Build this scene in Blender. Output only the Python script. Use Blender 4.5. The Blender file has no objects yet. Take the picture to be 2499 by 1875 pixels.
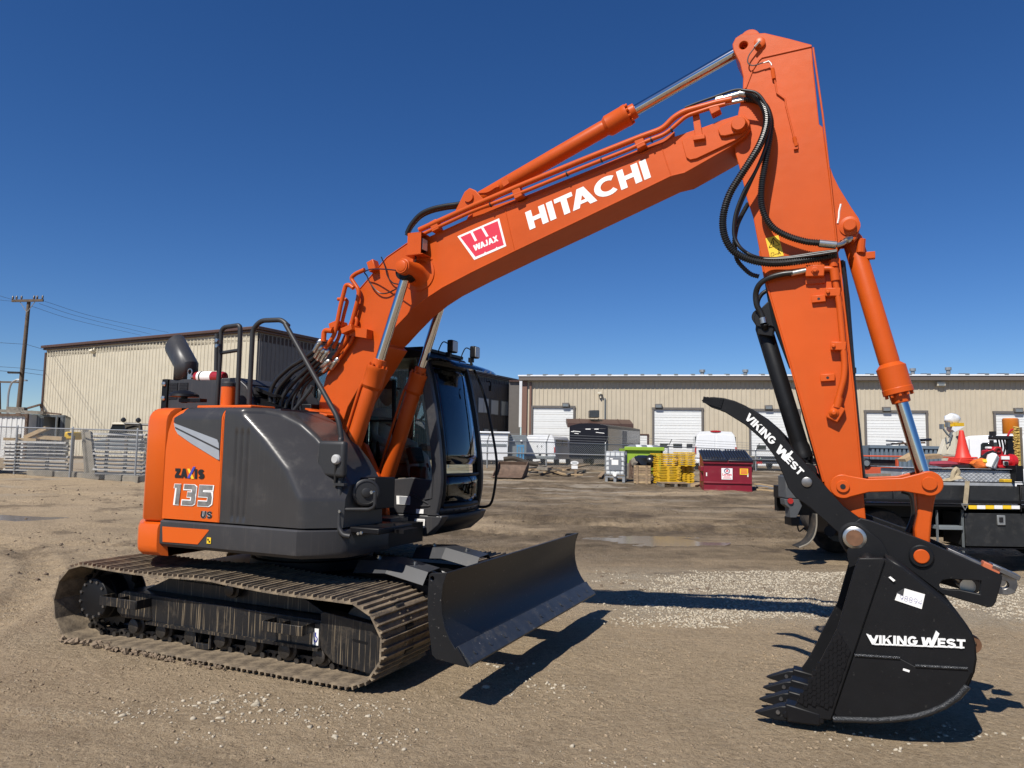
import bpy, bmesh, math, random
import numpy as np
from mathutils import Vector, Matrix
random.seed(7); RNG = np.random.default_rng(7)
SC = bpy.context.scene
COL = SC.collection
# ------------------------------------------------------------------ camera
IW, IH, FPX, CAMH = 2499.0, 1875.0, 1790.0, 1.77
PIT, ROL = math.radians(4.99), math.radians(0.97)
FW = Vector((0, math.cos(PIT), math.sin(PIT)))
U0 = Vector((0, -math.sin(PIT), math.cos(PIT)))
R0 = Vector((1, 0, 0))
RT = R0*math.cos(ROL) + U0*math.sin(ROL)
UP = -R0*math.sin(ROL) + U0*math.cos(ROL)
CAM = Vector((0, 0, CAMH))
cd = bpy.data.cameras.new('camera'); cam = bpy.data.objects.new('camera', cd); COL.objects.link(cam)
cd.sensor_fit = 'HORIZONTAL'; cd.sensor_width = 36.0; cd.lens = 36.0*FPX/IW
cd.clip_start = 0.05; cd.clip_end = 3000
mw = Matrix((RT, UP, -FW)).transposed().to_4x4(); mw.translation = CAM
cam.matrix_world = mw
SC.camera = cam
# ------------------------------------------------------------------ sky, sun, exposure
SUN_AZ, SUN_EL = math.radians(56.2), math.radians(49.3)      # azimuth the light travels towards, elevation
LDIR = Vector((math.cos(SUN_AZ)*math.cos(SUN_EL), math.sin(SUN_AZ)*math.cos(SUN_EL), -math.sin(SUN_EL)))
wd = bpy.data.worlds.new('World'); SC.world = wd; wd.use_nodes = True
wn = wd.node_tree.nodes; wl = wd.node_tree.links
sky = wn.new('ShaderNodeTexSky'); sky.sky_type = 'NISHITA'; sky.sun_disc = False
sky.sun_elevation = SUN_EL
sky.sun_rotation = math.atan2(-LDIR.x, -LDIR.y)
sky.altitude = 1500; sky.air_density = 1.0; sky.dust_density = 0.15; sky.ozone_density = 6.0
bg = wn['Background']; bg.inputs['Strength'].default_value = 0.080
hs_ = wn.new('ShaderNodeHueSaturation'); hs_.inputs['Saturation'].default_value = 1.20; hs_.inputs['Hue'].default_value = 0.508
wl.new(sky.outputs['Color'], hs_.inputs['Color']); wl.new(hs_.outputs['Color'], bg.inputs['Color'])
sl = bpy.data.lights.new('sun', 'SUN'); sl.energy = 5.0; sl.angle = math.radians(0.53); sl.color = (1.0, 0.95, 0.87)
sun = bpy.data.objects.new('sun', sl); COL.objects.link(sun)
sun.rotation_euler = LDIR.to_track_quat('-Z', 'Y').to_euler()
SC.view_settings.view_transform = 'Standard'; SC.view_settings.look = 'None'
SC.view_settings.exposure = 0.27; SC.view_settings.gamma = 1.0; SC.view_settings.use_curve_mapping = False
# ------------------------------------------------------------------ surveying: sight lines meet real planes of the place
def ray(u, v): return FW + RT*((u-IW/2)/FPX) + UP*((IH/2-v)/FPX)
def terrain(x, y):
    d = max(0.0, min(y, 34.0)-13.0)
    return 0.040*d
def ground(u, v):
    d = ray(u, v); t = 5.0
    for _ in range(60):
        p = CAM+d*t; z = terrain(p.x, p.y); t = t*0.5+0.5*((z-CAM.z)/d.z if d.z < -1e-4 else 200)
    p = CAM+d*t; return Vector((p.x, p.y, terrain(p.x, p.y)))
def atdepth(u, v, dep):
    d = ray(u, v); return CAM+d*(dep/d.y)
MO = Vector((-1.926, 7.3275, 0)); YAW = math.radians(-24.0)
EX = Vector((math.cos(YAW), math.sin(YAW), 0)); EY = Vector((-math.sin(YAW), math.cos(YAW), 0))
def _m(w): d = w-MO; return Vector((d.dot(EX), d.dot(EY), d.z))
def mY(u, v, Y):
    d = ray(u, v); P = MO+EY*Y; return _m(CAM+d*((P-CAM).dot(EY)/d.dot(EY)))
def mX(u, v, X):
    d = ray(u, v); P = MO+EX*X; return _m(CAM+d*((P-CAM).dot(EX)/d.dot(EX)))
def crop(x0, y0, s): return lambda p: (x0+p[0]/s, y0+p[1]/s)
def xz(c, pts, Y): return [tuple(mY(*c(p), Y)[i] for i in (0, 2)) for p in pts]
def p3(c, pts, Y):
    out = []
    for i, p in enumerate(pts):
        yy = Y[i] if isinstance(Y, (list, tuple)) else Y
        out.append(mY(*c(p), yy))
    return out
cR1 = crop(300, 750, 2.553); cR2 = crop(650, 650, 2.213); cZ3 = crop(100, 1300, 3.16); cC3 = crop(1020, 1280, 4.367)
cC4 = crop(880, 1180, 5.53); cQ = crop(1700, 550, 2.213); cS = crop(1650, 50, 2.766); cZ1 = crop(1690, 950, 1.953)
cRC = crop(820, 820, 3.256); cA = crop(700, 500, 3.687); cB = crop(1150, 250, 3.16); cM = crop(700, 950, 4.15)
cH = crop(380, 780, 5.53); cD = crop(0, 0, 2212/2499); cT2 = crop(750, 1400, 5.189); cL = crop(0, 700, 3.019)
cW = crop(1180, 880, 3.0722); cV = crop(1850, 880, 3.1926)
# ------------------------------------------------------------------ materials
MATS = {}
def mat(name, color, rough=0.5, metal=0.0, var=0.0, vscale=3.0, bump=0.0, bscale=60.0, dust=0.0, dcol=(0.30, 0.23, 0.16), dscale=4.0, coat=0.0, drip=0.0, spec=0.5, chips=0.0, wave=0.0):
    m = bpy.data.materials.new(name); m.use_nodes = True; MATS[name] = m
    n = m.node_tree.nodes; l = m.node_tree.links; b = n['Principled BSDF']
    b.inputs['Roughness'].default_value = rough; b.inputs['Metallic'].default_value = metal
    b.inputs['Specular IOR Level'].default_value = spec
    if coat: b.inputs['Coat Weight'].default_value = coat; b.inputs['Coat Roughness'].default_value = 0.08
    tc = n.new('ShaderNodeTexCoord'); cur = None
    rgb = n.new('ShaderNodeRGB'); rgb.outputs[0].default_value = (*color, 1); cur = rgb.outputs[0]
    def noise(scale, detail=5, rgh=0.6, stretch=None):
        t = n.new('ShaderNodeTexNoise'); t.inputs['Scale'].default_value = scale; t.inputs['Detail'].default_value = detail; t.inputs['Roughness'].default_value = rgh
        if stretch:
            mp = n.new('ShaderNodeMapping'); mp.inputs['Scale'].default_value = stretch; l.new(tc.outputs['Object'], mp.inputs['Vector']); l.new(mp.outputs[0], t.inputs['Vector'])
        else: l.new(tc.outputs['Object'], t.inputs['Vector'])
        return t.outputs['Fac']
    def ramp(fac, a, bb):
        r = n.new('ShaderNodeMapRange'); r.inputs['From Min'].default_value = a; r.inputs['From Max'].default_value = bb; l.new(fac, r.inputs['Value']); return r.outputs[0]
    def mix(fac, a, bcol, mode='MIX'):
        x = n.new('ShaderNodeMix'); x.data_type = 'RGBA'; x.blend_type = mode
        if isinstance(fac, float): x.inputs['Factor'].default_value = fac
        else: l.new(fac, x.inputs['Factor'])
        l.new(a, x.inputs['A'])
        if isinstance(bcol, tuple): x.inputs['B'].default_value = (*bcol, 1)
        else: l.new(bcol, x.inputs['B'])
        return x.outputs['Result']
    if var:
        f = ramp(noise(vscale), 0.3, 0.7)
        cur = mix(f, mix(1.0, cur, (1-var,)*3, 'MULTIPLY'), mix(1.0, cur, (1+var*0.6,)*3, 'MULTIPLY'))
    if chips:
        cf = ramp(noise(38, 3, 0.7), 0.66, 0.70); k = n.new('ShaderNodeMath'); k.operation = 'MULTIPLY'; k.inputs[1].default_value = chips; l.new(cf, k.inputs[0])
        cur = mix(k.outputs[0], cur, (0.35, 0.33, 0.30))
    if drip:
        df = ramp(noise(1.0, 3, 0.55, (75, 75, 1.6)), 0.585, 0.645); k = n.new('ShaderNodeMath'); k.operation = 'MULTIPLY'; k.inputs[1].default_value = drip; l.new(df, k.inputs[0])
        cur = mix(k.outputs[0], cur, dcol)
    if dust:
        f = ramp(noise(dscale, 8, 0.72), 0.62-dust*0.35, 0.72)
        k = n.new('ShaderNodeMath'); k.operation = 'MULTIPLY'; k.inputs[1].default_value = min(1.0, dust*1.1); l.new(f, k.inputs[0])
        cur = mix(k.outputs[0], cur, dcol)
        rr = n.new('ShaderNodeMath'); rr.operation = 'MULTIPLY_ADD'; l.new(k.outputs[0], rr.inputs[0]); rr.inputs[1].default_value = 0.95-rough; rr.inputs[2].default_value = rough
        l.new(rr.outputs[0], b.inputs['Roughness'])
    if wave:
        bw = n.new('ShaderNodeBump'); bw.inputs['Strength'].default_value = wave; bw.inputs['Distance'].default_value = 0.03
        l.new(noise(4.0, 2), bw.inputs['Height']); l.new(bw.outputs[0], b.inputs['Normal'])
    if bump:
        bn = n.new('ShaderNodeBump'); bn.inputs['Strength'].default_value = bump; bn.inputs['Distance'].default_value = 0.01
        l.new(noise(bscale, 6), bn.inputs['Height']); l.new(bn.outputs[0], b.inputs['Normal'])
        if wave: l.new(bw.outputs[0], bn.inputs['Normal'])
    l.new(cur, b.inputs['Base Color'])
    return m
ORANGE = mat('orange_paint', (0.52, 0.080, 0.008), 0.38, spec=.28, wave=.10, drip=.07, var=0.13, vscale=1.3, dust=0.08, dcol=(0.40, 0.13, 0.035), bump=0.03, bscale=90)
CORANGE = mat('cover_orange_paint', (0.60, 0.098, 0.008), 0.32, spec=.3, wave=.05, drip=.05, var=0.05, vscale=1.0, dust=0.10, dcol=(0.46, 0.16, 0.045), coat=0.15)
DGREY = mat('dark_grey_gloss_paint', (0.036, 0.0345, 0.035), 0.34, spec=.4, wave=.06, drip=.06, var=0.12, vscale=2.0, dust=0.20, dcol=(0.11, 0.10, 0.085), coat=0.12)
SGREY = mat('dark_grey_matt_paint', (0.036, 0.036, 0.039), 0.42, drip=.10, var=0.10, vscale=2.0, dust=0.18, dcol=(0.14, 0.12, 0.10))
BLACK = mat('black_paint', (0.006, 0.006, 0.007), 0.45, spec=.25, var=0.1, dust=0.10, dcol=(0.06, 0.05, 0.045))
BLACKM = mat('matt_black_steel', (0.0065, 0.0066, 0.0075), 0.46, spec=.28, wave=.10, chips=.05, var=0.2, vscale=6, dust=0.10, dcol=(0.04, 0.036, 0.032), bump=0.06, bscale=120)
RAILM = mat('rail_black', (0.022, 0.022, 0.023), 0.5, var=0.1, dust=0.1, dcol=(0.08, 0.07, 0.06))
RUBBER = mat('black_rubber_hose', (0.012, 0.012, 0.012), 0.38, var=0.1)
CHROME = mat('chrome_rod', (0.62, 0.62, 0.63), 0.09, 1.0, var=0.05)
ZINC = mat('zinc_fitting', (0.55, 0.54, 0.50), 0.33, 1.0, var=0.1, vscale=20)
STEEL = mat('worn_steel', (0.30, 0.29, 0.28), 0.42, 1.0, var=0.3, vscale=12, dust=0.2)
BLADEM = mat('blade_paint', (0.010, 0.0105, 0.012), 0.40, spec=.32, var=0.12, vscale=3, dust=0.12, dcol=(0.10, 0.09, 0.08), chips=0.25, bump=0.05)
EDGEM = mat('cutting_edge_steel', (0.028, 0.031, 0.036), 0.38, var=0.3, vscale=8, dust=0.28, dcol=(0.20, 0.17, 0.13), dscale=9, chips=0.5)
MUDSHOE = mat('muddy_track_steel', (0.075, 0.058, 0.043), 0.6, var=0.35, vscale=9, dust=0.85, dcol=(0.33, 0.255, 0.165), dscale=5, bump=0.5, bscale=55)
MUDFRAME = mat('mud_splashed_frame', (0.009, 0.009, 0.010), 0.42, var=0.2, dust=0.22, dcol=(0.20, 0.155, 0.10), drip=0.8, bump=0.15)
CHAINM = mat('track_chain_steel', (0.05, 0.045, 0.04), 0.42, 0.5, var=0.3, vscale=15, dust=0.3, dcol=(0.2, 0.15, 0.11), bump=0.3)
MUD = mat('caked_mud', (0.21, 0.155, 0.105), 0.95, var=0.25, vscale=12, bump=0.9, bscale=40)
WHITE = mat('white_print', (0.80, 0.80, 0.78), 0.45)
WHITEP = mat('white_vehicle_paint', (0.72, 0.73, 0.74), 0.3, var=0.03, dust=0.10, dcol=(0.45, 0.40, 0.33), coat=0.2)
WREDP = mat('red_print', (0.62, 0.025, 0.055), 0.45)
BLACKP = mat('black_print', (0.01, 0.01, 0.01), 0.45)
YELLOWP = mat('yellow_print', (0.80, 0.52, 0.02), 0.5)
BLUEP = mat('blue_print', (0.05, 0.06, 0.36), 0.5)
SILVERP = mat('silver_decal', (0.42, 0.44, 0.47), 0.35, 0.4, var=0.1)
PAPER = mat('paper', (0.78, 0.77, 0.74), 0.8, var=0.04, vscale=10)
def glassmat(name, tint, mixf=0.10):
    m = bpy.data.materials.new(name); m.use_nodes = True; n = m.node_tree.nodes; l = m.node_tree.links; n.clear()
    o = n.new('ShaderNodeOutputMaterial'); t = n.new('ShaderNodeBsdfTransparent'); t.inputs[0].default_value = (*tint, 1)
    g = n.new('ShaderNodeBsdfGlossy'); g.inputs['Roughness'].default_value = 0.02; g.inputs[0].default_value = (0.9, 0.95, 1, 1)
    lw = n.new('ShaderNodeFresnel'); lw.inputs['IOR'].default_value = 1.5
    ad = n.new('ShaderNodeMath'); ad.operation = 'ADD'; ad.inputs[1].default_value = mixf; l.new(lw.outputs[0], ad.inputs[0])
    mx = n.new('ShaderNodeMixShader'); l.new(ad.outputs[0], mx.inputs[0]); l.new(t.outputs[0], mx.inputs[1]); l.new(g.outputs[0], mx.inputs[2]); l.new(mx.outputs[0], o.inputs[0])
    return m
GLASS = glassmat('cab_glass', (0.84, 0.90, 0.88), 0.035)
WGLASS = glassmat('windscreen_glass', (0.88, 0.93, 0.93), 0.05)
VISOR = glassmat('clear_visor', (0.80, 0.82, 0.82), 0.04)
CARGLASS = mat('dark_car_glass', (0.015, 0.018, 0.02), 0.06, coat=0.5)
# ------------------------------------------------------------------ mesh building
class MB:
    def __init__(s): s.v = []; s.f = []
    def add(s, vs, fs):
        o = len(s.v); s.v += [tuple(p) for p in vs]; s.f += [tuple(i+o for i in f) for f in fs]; return s
    def box(s, c, d, rot=None, top=None):
        x, y, z = (k/2 for k in d); a = top if top else 1.0
        vs = [Vector((sx*x*(a if sz > 0 else 1), sy*y*(a if sz > 0 else 1), sz*z)) for sz in (-1, 1) for sx, sy in ((-1, -1), (1, -1), (1, 1), (-1, 1))]
        if rot is not None:
            R = rot if isinstance(rot, Matrix) else Matrix.Rotation(rot[1], 3, rot[0]); vs = [R @ p for p in vs]
        c = Vector(c)
        return s.add([p+c for p in vs], [(3, 2, 1, 0), (4, 5, 6, 7), (0, 1, 5, 4), (1, 2, 6, 5), (2, 3, 7, 6), (3, 0, 4, 7)])
    def prism(s, pts, a, b, ax='y', scale=None):
        """polygon (2-D) extruded from a to b along an axis; ax y: pts are (x,z), x: (y,z), z: (x,y)"""
        n = len(pts)
        def P(p, t): return {'y': (p[0], t, p[1]), 'x': (t, p[0], p[1]), 'z': (p[0], p[1], t)}[ax]
        vs = [P(p, a) for p in pts]+[P(p, b) for p in pts]
        return s.add(vs, [tuple(range(n)), tuple(range(2*n-1, n-1, -1))]+[(i, i+n, (i+1) % n+n, (i+1) % n) for i in range(n)])
    def plate(s, outer, holes, a, b, ax='y'):
        """polygon with circular-ish hole loops, extruded"""
        bm = bmesh.new()
        def P(p, t): return {'y': (p[0], t, p[1]), 'x': (t, p[0], p[1]), 'z': (p[0], p[1], t)}[ax]
        es = []
        for loop in [outer]+holes:
            vs = [bm.verts.new(P(p, a)) for p in loop]
            es += [bm.edges.new((vs[i], vs[(i+1) % len(vs)])) for i in range(len(vs))]
        bmesh.ops.triangle_fill(bm, use_beauty=True, use_dissolve=False, edges=es)
        r = bmesh.ops.extrude_face_region(bm, geom=bm.faces[:])
        off = Vector(P((0, 0), b-a))-Vector(P((0, 0), 0))
        bmesh.ops.translate(bm, verts=[g for g in r['geom'] if isinstance(g, bmesh.types.BMVert)], vec=off)
        bm.verts.index_update()
        s.add([tuple(v.co) for v in bm.verts], [tuple(v.index for v in f.verts) for f in bm.faces]); bm.free(); return s
    def cyl(s, p0, p1, r, n=20, r1=None, cap=True):
        p0, p1 = Vector(p0), Vector(p1); r1 = r if r1 is None else r1
        q = (p1-p0).to_track_quat('Z', 'Y'); vs = []
        for p, rr in ((p0, r), (p1, r1)):
            vs += [p+q @ Vector((rr*math.cos(2*math.pi*i/n), rr*math.sin(2*math.pi*i/n), 0)) for i in range(n)]
        fs = [(i, (i+1) % n, (i+1) % n+n, i+n) for i in range(n)]
        if cap: fs += [tuple(range(n-1, -1, -1)), tuple(range(n, 2*n))]
        return s.add(vs, fs)
    def lathe(s, p0, p1, prof, n=24):
        """prof: list of (t along p0->p1 in metres, radius)"""
        p0, p1 = Vector(p0), Vector(p1); d = (p1-p0).normalized(); q = d.to_track_quat('Z', 'Y'); vs = []; fs = []
        for t, r in prof: vs += [p0+d*t+q @ Vector((r*math.cos(2*math.pi*i/n), r*math.sin(2*math.pi*i/n), 0)) for i in range(n)]
        for k in range(len(prof)-1): fs += [(k*n+i, k*n+(i+1) % n, (k+1)*n+(i+1) % n, (k+1)*n+i) for i in range(n)]
        fs += [tuple(range(n-1, -1, -1)), tuple(range((len(prof)-1)*n, len(prof)*n))]
        return s.add(vs, fs)
    def tube(s, path, r, n=10, closed=False, rad=None, cap=True):
        P = [Vector(p) for p in path]; m = len(P); vs = []; fs = []
        T = []
        for i in range(m):
            a = P[(i-1) % m] if (closed or i > 0) else P[i]; b = P[(i+1) % m] if (closed or i < m-1) else P[i]
            t = (b-a); T.append(t.normalized() if t.length > 1e-9 else Vector((0, 0, 1)))
        up = Vector((0, 0, 1)) if abs(T[0].z) < 0.9 else Vector((1, 0, 0))
        N = (up-T[0]*up.dot(T[0])).normalized()
        for i in range(m):
            N = N-T[i]*N.dot(T[i]); N = N.normalized() if N.length > 1e-9 else T[i].orthogonal().normalized(); B = T[i].cross(N)
            rr = rad[i] if rad is not None else r
            vs += [P[i]+(N*math.cos(2*math.pi*k/n)+B*math.sin(2*math.pi*k/n))*rr for k in range(n)]
        for i in range(m if closed else m-1):
            j = (i+1) % m
            fs += [(i*n+k, i*n+(k+1) % n, j*n+(k+1) % n, j*n+k) for k in range(n)]
        if cap and not closed: fs += [tuple(range(n-1, -1, -1)), tuple(range((m-1)*n, m*n))]
        return s.add(vs, fs)
    def grid(s, rows):
        m = len(rows[0]); vs = [p for r in rows for p in r]
        return s.add(vs, [(i*m+j, i*m+j+1, (i+1)*m+j+1, (i+1)*m+j) for i in range(len(rows)-1) for j in range(m-1)])
    def mesh(s, name, material, smooth=35, recalc=True):
        me = bpy.data.meshes.new(name); me.from_pydata(s.v, [], s.f); 
        if recalc:
            bm = bmesh.new(); bm.from_mesh(me); bmesh.ops.remove_doubles(bm, verts=bm.verts, dist=1e-6); bmesh.ops.recalc_face_normals(bm, faces=bm.faces); bm.to_mesh(me); bm.free()
        me.update()
        if smooth:
            me.shade_smooth(); me.set_sharp_from_angle(angle=math.radians(smooth))
        me.materials.append(material); return me
    def build(s, name, material, parent=None, bevel=0.0, smooth=35, seg=2, loc=None, label=None):
        o = bpy.data.objects.new(name, s.mesh(name, material, smooth)); COL.objects.link(o)
        if parent: o.parent = parent
        if loc is not None: o.location = loc
        if bevel:
            b = o.modifiers.new('bevel', 'BEVEL'); b.width = bevel; b.segments = seg; b.limit_method = 'ANGLE'; b.angle_limit = math.radians(40); b.harden_normals = False
        if label: o['label'] = label
        return o
def solid(o, t, off=0.0):
    m = o.modifiers.new('solid', 'SOLIDIFY'); m.thickness = t; m.offset = off; return o
def tag(o, label=None, cat=None, group=None, kind=None):
    for k, v in (('label', label), ('category', cat), ('group', group), ('kind', kind)):
        if v: o[k] = v
    return o
def thing(name, label, cat, loc=(0, 0, 0), rz=0.0, group=None):
    o = bpy.data.objects.new(name, None); COL.objects.link(o); o.location = loc; o.rotation_euler = (0, 0, rz)
    o.empty_display_size = 0.2
    return tag(o, label, cat, group)
def copyof(o, parent=None, name=None):
    c = o.copy(); COL.objects.link(c)
    if parent: c.parent = parent
    return c
def copytree(o, parent=None):
    c = copyof(o, parent)
    for ch in list(o.children): copytree(ch, c)
    return c
def smoothpath(pts, n=8, closed=False):
    """Catmull-Rom through the points"""
    P = [Vector(p) for p in pts]; out = []
    m = len(P)
    for i in range(m-1 if not closed else m):
        p0 = P[i-1] if (i > 0 or closed) else P[0]*2-P[1]; p1 = P[i]; p2 = P[(i+1) % m]; p3_ = P[(i+2) % m] if (i < m-2 or closed) else P[-1]*2-P[-2]
        for k in range(n):
            t = k/n; out.append(0.5*((2*p1)+(p2-p0)*t+(2*p0-5*p1+4*p2-p3_)*t*t+(3*p1-p0-3*p2+p3_)*t**3))
    if not closed: out.append(P[-1])
    return out
def roundpath(pts, r, n=5):
    """polyline with rounded corners"""
    P = [Vector(p) for p in pts]; out = [P[0]]
    for i in range(1, len(P)-1):
        a, b, c = P[i-1], P[i], P[i+1]; d1 = (a-b); d2 = (c-b); rr = min(r, d1.length*0.45, d2.length*0.45)
        s, e = b+d1.normalized()*rr, b+d2.normalized()*rr
        for k in range(n+1):
            t = k/n; out.append(s*(1-t)**2+b*2*t*(1-t)+e*t*t)
    out.append(P[-1]); return out
def resample(path, step):
    P = [Vector(p) for p in path]; out = [P[0].copy()]; acc = 0.0
    for a, b in zip(P, P[1:]):
        L = (b-a).length
        if L < 1e-9: continue
        while acc+L >= step:
            f = (step-acc)/L; a = a+(b-a)*f; out.append(a.copy()); L = (b-a).length; acc = 0.0
        acc += L
    return out
def circ(c, r, n=20, a0=0.0, a1=2*math.pi, end=False):
    m = n if not end else n
    return [(c[0]+r*math.cos(a0+(a1-a0)*i/m), c[1]+r*math.sin(a0+(a1-a0)*i/m)) for i in range(n+(1 if end else 0))]
# ------------------------------------------------------------------ lettering: each glyph is a set of thick strokes on a 0..w x 0..1 cell
def arc(cx, cy, rx, ry, a0, a1, n=12): return [(cx+rx*math.cos(math.radians(a0+(a1-a0)*i/n)), cy+ry*math.sin(math.radians(a0+(a1-a0)*i/n))) for i in range(n+1)]
def glyphs(t):
    h = t/2; e = 1-h; q = t*1.12; r4 = (1-t)/4; r3 = (.72-t)/4
    def C(w): return [arc(w/2, .5, w/2-h, .5-h, 48, 312, 18)]
    G = {
     'H': (.74, [[(h, 0), (h, 1)], [(.74-h, 0), (.74-h, 1)], [(h, .5), (.74-h, .5)]]),
     'I': (t, [[(h, 0), (h, 1)]]),
     'T': (.68, [[(.34, 0), (.34, 1)], [(0, e), (.68, e)]]),
     'A': (.90, [('p', [(0, 0), (q, 0), (.45+q/2, 1), (.45-q/2, 1)]), ('p', [(.90, 0), (.90-q, 0), (.45-q/2, 1), (.45+q/2, 1)]), ('p', [(.18, .18), (.72, .18), (.68, .18+t*.72), (.22, .18+t*.72)])]),
     'C': (.94, C(.94)),
     'K': (.80, [[(h, 0), (h, 1)], ('p', [(t*.9, .28), (.78-q, 1), (.78, 1), (t*.9, .28+q*1.25)]), ('p', [(.80-q, 0), (.80, 0), (.30+q*.75, .72), (.30, .50)])]),
     'N': (.80, [[(h, 0), (h, 1)], [(.80-h, 0), (.80-h, 1)], ('p', [(0, 1), (q, 1), (.80, 0), (.80-q, 0)])]),
     'G': (.80, [arc(.40, .5, .40-h, .5-h, 40, 345, 20)+[(.80-h, .46), (.42, .46)]]),
     'V': (.86, [('p', [(0, 1), (q, 1), (.43+q/2, 0), (.43-q/2, 0)]), ('p', [(.86, 1), (.86-q, 1), (.43-q/2, 0), (.43+q/2, 0)])]),
     'W': (1.24, [('p', [(0, 1), (q, 1), (.33+q/2, 0), (.33-q/2, 0)]), ('p', [(.62+q/2, 1), (.62-q/2, 1), (.33-q/2, 0), (.33+q/2, 0)]), ('p', [(.62-q/2, 1), (.62+q/2, 1), (.91+q/2, 0), (.91-q/2, 0)]), ('p', [(1.24, 1), (1.24-q, 1), (.91-q/2, 0), (.91+q/2, 0)])]),
     'E': (.62, [[(h, 0), (h, 1)], [(h, e), (.62, e)], [(h, .5), (.57, .5)], [(h, h), (.62, h)]]),
     'S': (.74, [arc(.37, 1-h-r4, .37-h, r4, 25, 270, 12)+arc(.37, h+r4, .37-h, r4, 90, -155, 12)]),
     'Z': (.72, [[(0.02, e), (.70, e)], ('p', [(.70-q*1.1, 1-t*.9), (.70, 1-t*.9), (q*1.1, t*.9), (0, t*.9)]), [(0, h), (.72, h)]]),
     'X': (.82, [('p', [(0, 0), (q, 0), (.82, 1), (.82-q, 1)]), ('p', [(.82-q, 0), (.82, 0), (q, 1), (0, 1)])]),
     'J': (.55, [[(.55-h, 1), (.55-h, .27)]+arc(.275, .275, .275-h, .275-h, 0, -180, 8)]),
     'U': (.74, [[(h, 1), (h, .3)]+arc(.37, .33, .37-h, .33-h, 180, 360, 10)+[(.74-h, 1)]]),
     '1': (.36, [[(.36-h, 0), (.36-h, 1)], [(.36-h, .93), (.0, .93)]]),
     '3': (.72, [[(.04, e), (.55, e), (.72-h, .84), (.72-h, .64), (.58, .52), (.26, .52)], [(.58, .52), (.72-h, .40), (.72-h, .16), (.55, h), (.02, h)]]),
     '5': (.74, [[(.72, e), (h, e), (h, .56), (.58, .56), (.74-h, .42), (.74-h, .18), (.55, h), (.02, h)]]),
     '4': (.72, [[(.52, 0), (.52, 1), (h*.6, .30), (.72, .30)]]), '0': (.68, [arc(.34, .5, .34-h, .5-h, 0, 360, 20)]),
     '8': (.68, [arc(.34, 1-h-r4, .32-h, r4, 0, 360, 14), arc(.34, h+r4, .34-h, r4, 0, 360, 14)]),
     '9': (.68, [arc(.34, .68, .34-h, .32-h, 0, 360, 16), [(.68-h, .68), (.55, .2), (.30, h)]]), '6': (.68, [arc(.34, .32, .34-h, .32-h, 0, 360, 16), [(h, .32), (.13, .75), (.45, e)]]),
     '7': (.66, [[(0, e), (.60, e), (.22, 0)]]), '2': (.66, [arc(.33, .68, .33-h, .32-h, 170, -30, 10)+[(.05, h), (.66, h)]]),
     'L': (.58, [[(h, 1), (h, 0)], [(h, h), (.58, h)]]), 'O': (.84, [arc(.42, .5, .42-h, .5-h, 0, 360, 22)]),
     'R': (.72, [[(h, 0), (h, 1)], [(h, e), (.45, e)]+arc(.45, .74, .25-h*.6, .26-h, 90, -90, 8)+[(h, .48)], [(.40, .48), (.66, 0)]]),
     'M': (.92, [[(h, 0), (h, 1)], [(.92-h, 0), (.92-h, 1)], [(h, .95), (.46, .15), (.92-h, .95)]]),
     'D': (.76, [[(h, 0), (h, 1)], [(h, e), (.36, e)]+arc(.36, .5, .40-h, .5-h, 90, -90, 10)+[(h, h)]]),
     'P': (.70, [[(h, 0), (h, 1)], [(h, e), (.42, e)]+arc(.42, .72, .28-h, .28-h, 90, -90, 8)+[(h, .44)]]),
     'B': (.72, [[(h, 0), (h, 1)], [(h, e), (.42, e)]+arc(.42, .75, .24-h*.5, .25-h, 90, -90, 8)+[(h, .52)], [(.42, .5)]+arc(.44, .26, .28-h, .26-h, 90, -90, 8)+[(h, h)]]),
     '&': (.80, [[(.78, .0), (.22, .70)]+arc(.34, .80, .16, .2-h, 200, -20, 8)+[(.12, .38)]+arc(.30, .24, .24-h*.5, .24-h, 120, 330, 8)+[(.74, .46)]]),
     '-': (.45, [[(.05, .48), (.40, .48)]]), '.': (t, [[(h, 0), (h, t)]]),
     'l': (t, [[(h, 0), (h, 1)]]), 't': (.40, [[(.18, .95), (.18, .0)], [(0, .68), (.40, .68)]]),
     'o': (.62, [arc(.31, .36, .31-h, .36-h, 0, 360, 16)]), 'r': (.42, [[(h, 0), (h, .72)], [(h, .5), (.2, .68), (.42, .70)]]),
     'a': (.60, [arc(.30, .34, .30-h, .34-h, 0, 360, 14), [(.60-h, 0), (.60-h, .70)]]),
     's': (.52, [arc(.26, .72-h-r3, .26-h, r3, 30, 270, 8)+arc(.26, h+r3, .26-h, r3, 90, -150, 8)]),
     'e': (.60, [[(h, .36), (.60-h, .36)]+arc(.30, .36, .30-h, .36-h, 0, 315, 14)]), 'd': (.62, [arc(.31, .36, .31-h, .36-h, 0, 360, 14), [(.62-h, 0), (.62-h, 1)]]),
     '(': (.25, [arc(.4, .5, .32, .6, 130, 230, 6)]), ')': (.25, [arc(-.15, .5, .32, .6, 50, -50, 6)]),
    }
    return G
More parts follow.
